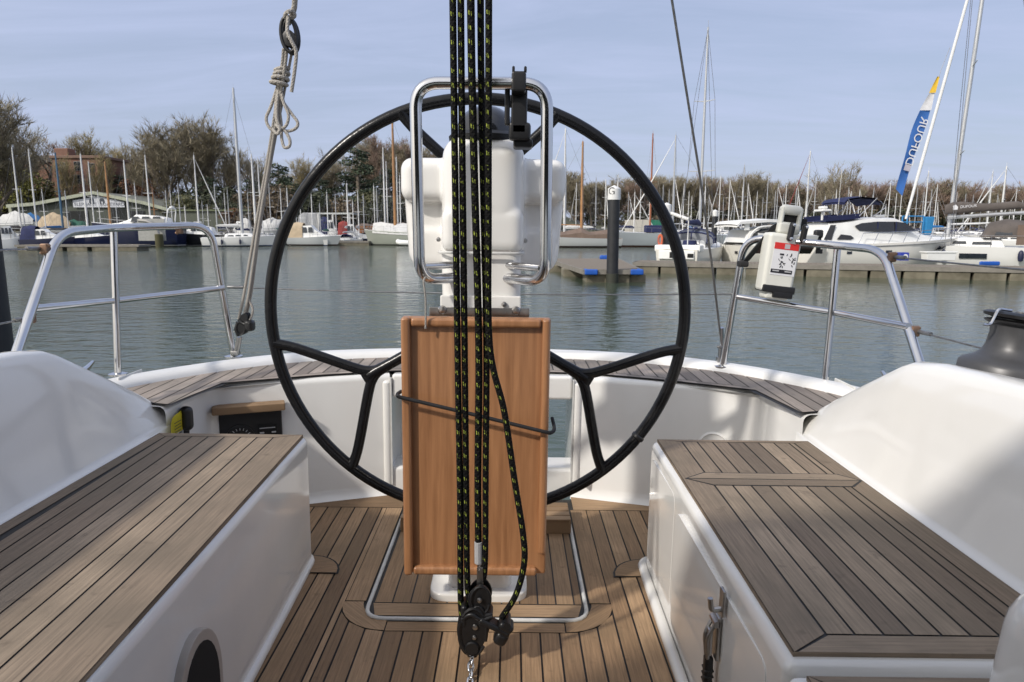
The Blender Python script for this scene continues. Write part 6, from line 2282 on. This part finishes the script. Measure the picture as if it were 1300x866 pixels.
fbase = P(1165, 240, fY)
pn = wthing('pennant', 'long blue pennant with white lettering and yellow tip beside the white headstay', 'flag', fbase)
flag_mb(0, 1).build('yellow_tip', mat('flag_yellow', (.62, .40, .03), .75), pn, 60)
flag_mb(1, 2).build('white_band', mat('flag_white', (.6, .6, .62), .75), pn, 60)
fbl = flag_mb(2, 6).build('blue_cloth', SALB, pn, 60)
m = MB(); m.tube([P(1192, 98, fY), P(1195, 88, fY), P(1206, 60, fY + .2)], .012, 4); m.build('halyard', RIG, pn)
d0, d1 = P(1153.5, 205, fY), P(1171, 155, fY)
ax = (d1 - d0).normalized()
ay = Vector((0, -1, 0)).cross(ax).normalized()
ny = ax.cross(ay)
# lettering seen from the back of the cloth: mirrored, reading upwards
Mf = Matrix(((ax.x, -ay.x, ny.x, 0), (ax.y, -ay.y, ny.y, 0), (ax.z, -ay.z, ny.z, 0), (0, 0, 0, 1)))
mid = (d0 + d1) / 2 + Vector((0, -.09, 0))
sgn = 1
text_mb('DUFOUR', .62, Matrix.Translation(mid) @ Mf).build('lettering', LABELW, fbl, 0)
e = P(1151, 213, fY) + Vector((0, -.09, 0))
MB().add([e + ax * a * .17 + ay * b * .17 for a, b in ((-1, -1), (1, -1), (1, 1), (-1, 1))], [(0, 1, 2, 3)]).build('emblem', mat('emblem_grey', (.45, .43, .5), .7), fbl, 0)

# ---- far left boats
def cruiser(label, px0, px1, Y, hm, rz, hgt=2.6, fs=1.1, cov=None, arch=False, name='motor_cruiser', bow_right=True, win=True, hoodm=None):
    a, b = P(px0, 305, Y), P(px1, 305, Y)
    L_ = (b.x - a.x) / max(.35, abs(math.cos(rz))) * .93
    org = a if bow_right else b
    t = thing(name, label, 'motor boat', (org.x, Y, 0), rz if bow_right else math.pi + rz)
    h, d, sh = hull_mb(L_, L_ * .3, fs, fs * 1.3, rake=L_ * .09, fine=2.3, tr=.9)
    h.build('hull', hm, t, 50); d.build('deck', DECKW, t, 30)
    w = L_ * .3 / 2 * .8
    rows = []
    for f, zt, k in ((.12, fs, .95), (.16, fs + (hgt - fs) * .75, .95), (.3, hgt * .97, .9), (.5, hgt, .88), (.58, hgt - (hgt - fs) * .35, .85), (.72, fs * 1.15 + .25, .7), (.88, fs * 1.2, .3)):
        rows.append([(f * L_, -w * k, fs - .05), (f * L_, -w * k * .95, fs + (zt - fs) * .6), (f * L_, -w * k * .8, zt), (f * L_, w * k * .8, zt), (f * L_, w * k * .95, fs + (zt - fs) * .6), (f * L_, w * k, fs - .05)])
    dh = MB().grid(rows).build('deckhouse', DECKW, t, 50)
    if win:
        for q in (-1, 1):
            m = MB()
            for f0, f1 in ((.2, .31), (.33, .44), (.46, .56)):
                m.add([(f0 * L_, q * (w * .93 + .02), fs + (hgt - fs) * .42), (f1 * L_, q * (w * .9 + .02), fs + (hgt - fs) * .42), ((f1 - .02) * L_, q * (w * .82 + .03), fs + (hgt - fs) * .85), ((f0 + .0) * L_, q * (w * .85 + .03), fs + (hgt - fs) * .85)], [(0, 1, 2, 3)])
            m.build('window', GLASS, dh, 0)
    if hoodm:
        rows = []
        for f, hh in ((.02, .1), (.06, .95), (.2, 1.1), (.34, 1.02)):
            rows.append([(f * L_, w * math.cos(q) * 1.02, fs + hh * (hgt - fs + .25) * max(0, math.sin(q)) ** .5) for q in [math.pi * k / 10 for k in range(11)]])
        MB().grid(rows).build('canopy', hoodm, t, 60)
    if arch:
        m = MB(); m.tube(fillet([(.14 * L_, -w, fs), (.1 * L_, -w * .9, hgt + .7), (.1 * L_, w * .9, hgt + .7), (.14 * L_, w, fs)], .4, 5), .07, 8)
        m.lathe([(0, 0), (.28, .02), (.28, .18), (0, .24)], (.1 * L_, 0, hgt + .75), 12)
        m.build('radar_arch', DECKW, t)
    m = MB()
    for q in (-1, 1):
        ps = []
        for f in (.5, .65, .8, .92, .99):
            a_, z_ = sheer_at(sh, f * L_); ps.append((f * L_, q * a_ * .9, z_ + .55)); m.tube([(f * L_, q * a_ * .92, z_), ps[-1]], .02, 4)
        m.tube(ps, .02, 4)
    m.build('pulpit_rail', STEELD, t)
    return t


cruiser('low navy and white sports cruiser at the left pontoon behind the stern rail', 28, 92, 67, HNAVY, R(4), 2.0, 1.0, hoodm=COVB, name='motor_cruiser')
cruiser('navy sports boat with slanted dark windows moored right of the low cruiser', 84, 148, 69, HNAVY, R(-3), 2.1, 1.1, name='motor_cruiser')
cruiser('large navy hulled motor yacht with white superstructure in front of the shed', 122, 232, 80, HNAVY, R(2), 3.6, 2.1, arch=True, name='motor_yacht', bow_right=False)
cruiser('black hulled workboat crowded with gear left of the white sloop hull', 214, 282, 83, HBLACK, R(3), 2.4, 1.3, name='workboat', bow_right=False)
cruiser('white launch with a cream canvas canopy inside the wheel at left', 366, 434, 83, HPALE, R(-4), 2.4, .95, hoodm=COVC, name='motor_launch')
cruiser('small white and red boat cut by the left edge near the black pile', -4, 24, 66, HW, R(30), 2.3, 1.0, name='motor_cruiser')
cruiser('small dark blue and white cabin boat behind the cream canopied launch', 428, 470, 92, HW, R(10), 2.6, 1.0, hoodm=COVR, name='motor_cruiser')
cruiser('small motor boat with a navy canopy beside the pale boat shelter', 405, 440, 95, HW, R(10), 3.2, 1.2, hoodm=COVB, name='motor_cruiser')
cruiser('white motor boat with a covered wheelhouse behind the tall silver mast', 282, 320, 93, HW, R(-8), 3.0, 1.1, hoodm=COVW, name='motor_cruiser', bow_right=False)
cruiser('white cabin boat moored left of the tall silver mast', 236, 276, 94, HW, R(12), 3.0, 1.1, name='motor_cruiser')

# boats laid up ashore under covers, in front of the shed
def covered(label, px, Y, L_, m_, zb=1.2, hgt=2.2, name='laid_up_boat', cat='boat'):
    c = P(px, 290, Y)
    t = thing(name, label, cat, (c.x - L_ / 2, Y, zb), 0)
    h, d, sh = hull_mb(L_, L_ * .3, 1.0, 1.2, rake=.5)
    h.build('hull', HPALE, t, 50)
    rows = []
    for i in range(9):
        f = i / 8
        a, z = sheer_at(sh, f * L_)
        hh = hgt * (math.sin(math.pi * (.12 + .8 * f)) ** .8) + .15 * math.sin(f * 17)
        rows.append([(f * L_, -a * 1.08, z - .3), (f * L_, -a * .9, z + .1), (f * L_, -a * .35, z + hh * .8), (f * L_, 0, z + hh), (f * L_, a * .35, z + hh * .8), (f * L_, a * .9, z + .1), (f * L_, a * 1.08, z - .3)])
    MB().grid(rows).build('cover', m_, t, 30)
    m = MB()
    for f in (.2, .5, .8):
        for q in (-1, 1): m.tube([(f * L_, q * .5, .2), (f * L_, q * 1.1, -zb)], .06, 5)
    m.build('cradle', STEELD, t)
    return t


covered('laid up boat under a cream tent cover in front of the shed', 70, 100, 4.6, COVC, 1.2, 2.0)
covered('laid up boat under a pale grey cover left of the cream tent', 22, 101, 5.0, COVW, 1.8, 1.6)
covered('laid up boat under a bright blue cover at the left bank', 41, 102, 3.2, COVBL, 1.6, 1.6)
covered('laid up boat under a green cover right of the cream tent', 95, 101, 4.5, COVGR, 1.0, 1.2)
covered('laid up boat under a white cover left of the open shelter', 347, 97, 5.0, COVW, 1.0, 1.4)

# sailing boats on the left, each with its mast where the photograph has it
yl = lambda *a, **k: yacht_at(*a, **k)
yl('white sloop with a tall stout silver mast and two spreader pairs at left', 296, 112, 80, R(8), 8.0, HW, COVW, ALU, spread=2, mr=.19, radar=False, fendm=FENDB, fs=1.0, lean=.0)
yl('white mast yacht standing ashore, leftmost of the row by the shed', 15, 188, 96, R(80), 7, HW, COVG, MASTW, mr=.11)
yl('white mast yacht, second of the row by the shed', 36, 190, 97, R(80), 7, HW, COVB, MASTW, mr=.11)
yl('yacht with a blue painted mast in front of the brick house chimney', 70, 194, 98, R(70), 8, HW, COVBL, mat('blue_mast', (.05, .12, .2), .5), mr=.15)
yl('white masted yacht in front of the left half of the name board', 102, 196, 90, R(75), 8, HW, COVW, MASTW, mr=.13)
yl('thin masted yacht in front of the name board emblems', 112, 206, 98, R(85), 7, HW, None, MASTW, mr=.09)
yl('old boat with a brown wooden mast in front of the shed gable', 133, 206, 91, R(70), 8, HWOOD, None, SPRUCE, mr=.15, gaff=True)
yl('white masted yacht right of the shed name board', 157, 204, 92, R(80), 8, HW, COVW, MASTW, mr=.12)
yl('white masted yacht in front of the right roof slope of the shed', 184, 198, 93, R(95), 8, HW, COVB, MASTW, mr=.11)
yl('brown masted boat right of the shed roof end', 193, 238, 94, R(80), 8, HGREEN, None, SPRUCE, mr=.10)
yl('thin white masted yacht with raked pale forestay under the tall bare trees', 246, 198, 90, R(20), 8.5, HW, COVW, MASTW, mr=.10, genoa=MASTW)
yl('white masted yacht just behind the rope tackle, left one of two', 319, 196, 92, R(100), 8, HW, COVG, MASTW, mr=.15)
yl('white masted yacht just behind the rope tackle, right one of two', 327, 204, 95, R(100), 8, HW, COVB, MASTW, mr=.10)
yl('small yacht with a short mast seen through the wheel left of the shelter', 364, 240, 92, R(95), 7, HW, COVW, MASTW, mr=.08)
yl('yacht with a short mast seen through the wheel above the cream canopy', 395, 248, 96, R(85), 7, HW, COVB, MASTW, mr=.08)
yl('yacht with a double crosstree mast beside the open shelter', 440, 234, 93, R(95), 8, HW, COVW, MASTW, mr=.11, spread=2)
yl('yacht with a short mast right of the double crosstree mast', 454, 244, 95, R(95), 7, HW, COVW, MASTW, mr=.08)
yl('white masted yacht, left of the bunch beside the orange mast', 486, 188, 96, R(85), 9, HW, COVB, MASTW, mr=.12)
yl('white masted yacht, middle of the bunch beside the orange mast', 490, 206, 98, R(85), 8, HW, COVW, MASTW, mr=.10)
yl('white masted yacht right of the orange mast by the pedestal', 503, 200, 99, R(90), 8, HW, COVW, MASTW, mr=.12, spread=2)
ob = yl('sage green classic boat with a tall orange wooden mast under a white tent cover', 498, 152, 85, R(172), 8.4, HSAGE, None, SPRUCE, mr=.2, gaff=True, fs=1.5, cabin=False)
rows = []
sh_ = hull_mb(8.4, 8.4 * .31, 1.5, 1.875, rake=.59)[2]
for i in range(9):
    f = .03 + .9 * i / 8
    a, z = sheer_at(sh_, f * 8.4)
    hh = 1.0 + .12 * math.sin(i * 2.1)
    rows.append([(f * 8.4, -a * 1.04, z - .3), (f * 8.4, -a * .95, z + .15), (f * 8.4, 0, z + hh), (f * 8.4, a * .95, z + .15), (f * 8.4, a * 1.04, z - .3)])
MB().grid(rows).build('tent_cover', COVW, ob, 30)
bo_ = covered('varnished wooden boat hull showing behind the white tented classic', 487, 97, 7.5, COVBR, 1.3, .5)
for ch in KIDS[bo_]:
    if ch.name.startswith('hull'): ch.data.materials[0] = HWOOD
c = P(521, 306, 82)
dn = thing('dinghy', 'white inflatable dinghy tied beside the tented classic boat', 'dinghy', (c.x - 1.2, 82, .15), 0)
m = MB(); m.tube(cr([(2.2, -.5, .2), (1.2, -.6, .2), (.1, -.5, .25), (-.25, 0, .35), (.1, .5, .25), (1.2, .6, .2), (2.2, .5, .2)], 6), .3, 10); m.build('tube', DECKW, dn, 60)
m = MB(); m.rbox((2.2, 0, .35), (.1, .8, .5), .02, 1); m.rbox((1.1, 0, .15), (2.0, .8, .1), .02, 1); m.build('floor', DECKW, dn)

# barge and grey boats beyond the finger pontoon
bY = 76
a, b = P(700, 305, bY), P(775, 305, bY)
bg = thing('barge', 'long pale grey barge under a brown cover left of pile G', 'barge', (b.x + 1.2, bY, 0), R(180))
BL_ = b.x - a.x + 2.6
h, d, sh = hull_mb(BL_, 2.6, .95, 1.25, rake=.5, fine=3.0, tr=.8)
h.build('hull', HPALE, bg, 50); d.build('deck', DECKT, bg, 30)
rows = []
for i in range(8):
    f = .08 + .72 * i / 7
    w_ = 1.05
    hh = .75 + .14 * math.sin(i * 1.7) + (.3 if i == 4 else 0)
    rows.append([(f * BL_, -w_, .95), (f * BL_, -w_ * .95, 1.0 + hh * .55), (f * BL_, 0, 1.05 + hh), (f * BL_, w_ * .95, 1.0 + hh * .55), (f * BL_, w_, .95)])
MB().grid(rows).build('cover', COVBR, bg, 30)
yl('grey ketch with a wooden mast moored right of pile G', 740, 180, 78, R(5), 9.5, HGREY, None, SPRUCE, mr=.17, gaff=True, fs=1.2)
gb = yl('blue grey motor sailer hull with dark wheelhouse between the two black piles', 858, 172, 78, R(176), 13.0, HGREY, None, ALU, mr=.12, fs=1.35, genoa=MASTW)
m = MB(); m.rbox((8.6, 0, 2.0), (3.2, 2.2, .8), .12, 2); wq = m.build('wheelhouse', COVB, gb, 40)
yl('yacht with a tall reddish wooden mast left of the second pile', 829, 170, 92, R(100), 9, HWOOD, None, mat('red_mast', (.30, .10, .045), .5), mr=.14, gaff=True)
yl('white masted yacht with radar right of the pedestal guard', 718, 164, 82, R(170), 9.5, HW, COVW, MASTW, mr=.13, radar=True, genoa=MASTW)
yl('yacht with a raked white forestay behind pile G', 806, 245, 95, R(15), 8.5, HW, COVB, MASTW, mr=.09, genoa=MASTW)

# more craft packed along the left bank
GLB, LLB = 'small yachts packed along the left bank', 'small yacht packed among others along the left bank'
rnd = random.Random(77)
pk_ = []
for k in range(4):
    pk_.append((yacht_at(LLB, 240 + k, 236, 96, R(90), 7.5, (HW, HWC, HNAVY, HW)[k], (COVB, COVW, COVG, COVGR)[k], MASTW if k % 2 else ALU, group=GLB, mr=.075, spread=1, hood=(None, COVB, COVG, None)[k]), P(240 + k, 236, 96).z))
fst = set()
for i, (px, top) in enumerate([(28, 240), (52, 236), (86, 232), (121, 238), (146, 244), (170, 236), (206, 232), (216, 246), (226, 238), (238, 250), (256, 244), (264, 252), (273, 240), (283, 234), (290, 246), (304, 240), (312, 236), (335, 250), (343, 236), (352, 246), (374, 252), (384, 244), (408, 256), (418, 248), (428, 238), (446, 252), (463, 246), (471, 236), (478, 226), (508, 220), (516, 232)]):
    k = i % 4
    o = pk_[k][0] if k not in fst else copy_tree(pk_[k][0])
    fst.add(k)
    Y = rnd.uniform(86, 98)
    top += rnd.uniform(-6, 14); px += rnd.uniform(-4, 4)
    w = P(px, top, Y)
    s = rnd.uniform(.8, 1.05)
    rz = R(90) + rnd.uniform(-.5, .5) + (math.pi if i % 3 == 0 else 0)
    o.location = (w.x - math.cos(rz) * .55 * 7.5 * s, Y - math.sin(rz) * .55 * 7.5 * s, 0)
    o.rotation_euler = (0, 0, rz)
    o.scale = (s, s, w.z / pk_[k][1])

# ---- the marina beyond: many moored yachts
GM, LM = 'yachts moored in the marina across the river', 'yacht moored in the marina crowd with a bare light mast'
rnd = random.Random(21)
far = [(706, 232), (714, 226), (731, 236), (752, 244), (757, 228), (766, 232), (788, 226), (795, 240), (800, 252), (815, 236), (822, 244), (842, 232), (853, 240), (861, 228), (867, 226), (874, 236), (881, 246),
       (893, 222), (897, 230), (903, 240), (911, 224), (918, 244), (925, 228), (932, 238), (940, 240), (946, 212), (952, 232), (960, 250), (966, 236), (972, 246), (978, 228), (984, 240), (990, 230), (997, 248), (1003, 238), (1010, 226),
       (1018, 244), (1024, 250), (1031, 240), (1039, 228), (1046, 250), (1053, 240), (1060, 244), (1068, 252), (1076, 238), (1083, 244), (1090, 236), (1098, 250), (1105, 240), (1113, 246), (1120, 252), (1127, 232), (1135, 246), (1142, 238), (1158, 250), (1165, 236),
       (1172, 248), (1180, 240), (1189, 252), (1193, 236), (1212, 246), (1225, 250), (1233, 240), (1246, 248), (1254, 242), (1262, 212), (1270, 238), (1279, 250), (1288, 240), (1296, 246)]
protos = []
for k in range(5):
    p_ = yacht_at(LM, 900 + 40 * k, 236, 150, R(80), 9.5 + .6 * k, (HW, HW, HNAVY, HWC, HW)[k], (COVB, COVW, COVG, COVBL, None)[k], MASTW if k % 2 else ALU, group=GM, spread=1 + k % 2, mr=.10, radar=(k == 3), genoa=MASTW if k in (1, 4) else None, hood=COVB if k == 2 else None)
    protos.append((p_, P(900 + 40 * k, 236, 150).z))
used = set()
for i, (px, top) in enumerate(far):
    Y = rnd.uniform(118, 190)
    px += rnd.uniform(-5, 5); top += rnd.uniform(-4, 9)
    k = rnd.randrange(5)
    o = protos[k][0] if k not in used else copy_tree(protos[k][0])
    used.add(k)
    mh_ = P(px, top, Y).z
    s = mh_ / protos[k][1]
    rz = R(90) + rnd.uniform(-.35, .35) + (math.pi if rnd.random() < .5 else 0)
    xm = .55 * (9.5 + .6 * k) * s
    w = P(px, top, Y)
    o.location = (w.x - math.cos(rz) * xm, Y - math.sin(rz) * xm, 0)
    o.rotation_euler = (0, 0, rz)
    o.scale = (s, s, s)
    tag(o, LM, 'sailing boat', GM)
yl('yacht with a red furled headsail standing out above the marina', 1029, 192, 120, R(150), 10, HW, COVR, MASTW, mr=.14, genoa=COVR)
yl('yacht with thin mast and blue cradle cover left of the grey boom', 1179, 218, 75, R(100), 8, HW, COVBL, MASTW, mr=.07)
yl('yacht with white raked masts at the far right edge above the grey hood', 1278, 212, 70, R(150), 9, HW, COVW, MASTW, mr=.10, genoa=MASTW)
c = P(1172, 285, 72)
t = thing('boat_hoist', 'bright blue boat hoist frame right of the white headstay', 'boat hoist', (c.x, 72, 0))
HBL = mat('hoist_blue', (.03, .22, .48), .5)
m = MB()
for x in (-2.2, -1.7, .0): m.tube([(x, 0, .5), (x, 0, 3.3)], .08, 6)
for z in (2.7, 3.3): m.tube([(-2.2, 0, z), (.0, 0, z)], .07, 6)
m.build('frame', HBL, t)
m = MB(); m.rbox((.5, 0, 2.3), (.9, .8, 1.9), .12, 2, taper=.7); m.build('drive_housing', HBL, t, 40)

# ================================================================== SKY, SUN, CAMERA
world = bpy.data.worlds.new('World')
scene.world = world
world.use_nodes = True
wn_, wl = world.node_tree.nodes, world.node_tree.links
bg_ = wn_['Background']
sky = wn_.new('ShaderNodeTexSky')
sky.sky_type = 'NISHITA'
sky.sun_disc = False
SUN_EL = R(37)
sd = Vector((-0.74, -0.62, 0)).normalized()          # towards the sun: behind the camera, to the left
sky.sun_elevation = SUN_EL
sky.sun_rotation = math.atan2(sd.x, sd.y)
sky.air_density = 1.2
sky.dust_density = 2.2
sky.ozone_density = 2.0
tc = wn_.new('ShaderNodeTexCoord')
sp = wn_.new('ShaderNodeSeparateXYZ'); wl.new(tc.outputs['Generated'], sp.inputs['Vector'])
# thin high cloud, flattened towards the horizon
zc = math_node(wn_, wl, 'ADD', math_node(wn_, wl, 'MAXIMUM', sp.outputs['Z'], 0.0), 0.12)
cx = math_node(wn_, wl, 'DIVIDE', sp.outputs['X'], zc); cy = math_node(wn_, wl, 'DIVIDE', sp.outputs['Y'], zc)
cv_ = wn_.new('ShaderNodeCombineXYZ'); wl.new(cx, cv_.inputs['X']); wl.new(cy, cv_.inputs['Y'])
mp = wn_.new('ShaderNodeMapping'); mp.inputs['Scale'].default_value = (.8, 2.6, 1); mp.inputs['Rotation'].default_value = (0, 0, .25)
wl.new(cv_.outputs['Vector'], mp.inputs['Vector'])
nz = wn_.new('ShaderNodeTexNoise'); nz.inputs['Scale'].default_value = 1.1; nz.inputs['Detail'].default_value = 9; nz.inputs['Roughness'].default_value = .62; nz.inputs['Distortion'].default_value = .5
wl.new(mp.outputs['Vector'], nz.inputs['Vector'])
mr_ = wn_.new('ShaderNodeMapRange'); mr_.inputs['From Min'].default_value = .38; mr_.inputs['From Max'].default_value = .78
mr_.inputs['To Min'].default_value = 0.68; mr_.inputs['To Max'].default_value = 1.0
wl.new(nz.outputs['Fac'], mr_.inputs['Value'])
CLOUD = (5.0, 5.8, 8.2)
# veil paler towards the horizon; unseen sun-side brightening added as fill light
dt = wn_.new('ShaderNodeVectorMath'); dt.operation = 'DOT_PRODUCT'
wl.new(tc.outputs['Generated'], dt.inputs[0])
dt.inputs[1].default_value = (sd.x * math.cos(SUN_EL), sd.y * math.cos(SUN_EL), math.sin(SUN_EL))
fill_glow = math_node(wn_, wl, 'ADD', 1.0, math_node(wn_, wl, 'MULTIPLY', math_node(wn_, wl, 'POWER', math_node(wn_, wl, 'MAXIMUM', dt.outputs['Value'], 0.0), 1.5), 1.6))
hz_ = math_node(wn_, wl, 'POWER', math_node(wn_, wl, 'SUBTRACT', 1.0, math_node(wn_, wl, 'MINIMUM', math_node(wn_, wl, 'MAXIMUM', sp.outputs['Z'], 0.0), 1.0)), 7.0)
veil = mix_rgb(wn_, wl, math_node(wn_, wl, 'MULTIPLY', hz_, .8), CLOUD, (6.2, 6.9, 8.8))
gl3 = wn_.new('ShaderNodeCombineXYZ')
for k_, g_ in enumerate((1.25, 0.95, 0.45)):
    wl.new(math_node(wn_, wl, 'ADD', 1.0, math_node(wn_, wl, 'MULTIPLY', math_node(wn_, wl, 'SUBTRACT', fill_glow, 1.0), g_)), gl3.inputs[k_])
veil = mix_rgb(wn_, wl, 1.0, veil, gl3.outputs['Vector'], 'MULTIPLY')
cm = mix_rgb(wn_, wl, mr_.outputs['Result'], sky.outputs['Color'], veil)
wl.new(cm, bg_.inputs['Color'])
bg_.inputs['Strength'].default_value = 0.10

sun = bpy.data.lights.new('Sun', 'SUN')
sun.energy = 3.1
sun.angle = R(2.8)
sun.color = (1.0, .94, .86)
so_ = bpy.data.objects.new('Sun', sun)
col.objects.link(so_)
to = Vector((sd.x * math.cos(SUN_EL), sd.y * math.cos(SUN_EL), math.sin(SUN_EL)))
so_.rotation_euler = to.to_track_quat('Z', 'Y').to_euler()
so_.location = to * 50

cam = bpy.data.cameras.new('Camera')
cam.sensor_width = 36
cam.lens = F / 1300 * 36
cam.clip_start = .05
cam.clip_end = 9000
cam.dof.use_dof = True
cam.dof.focus_distance = 1.9
cam.dof.aperture_fstop = 13
co = bpy.data.objects.new('Camera', cam)
co.location = (0, 0, CAM_H)
co.rotation_euler = (math.pi / 2 - PITCH, 0, 0)
col.objects.link(co)
scene.camera = co
scene.render.engine = 'CYCLES'
scene.cycles.use_denoising = True
scene.cycles.max_bounces = 8
scene.render.resolution_x, scene.render.resolution_y = 1024, 682
scene.view_settings.view_transform = 'Standard'
scene.view_settings.look = 'None'
scene.view_settings.exposure = 0
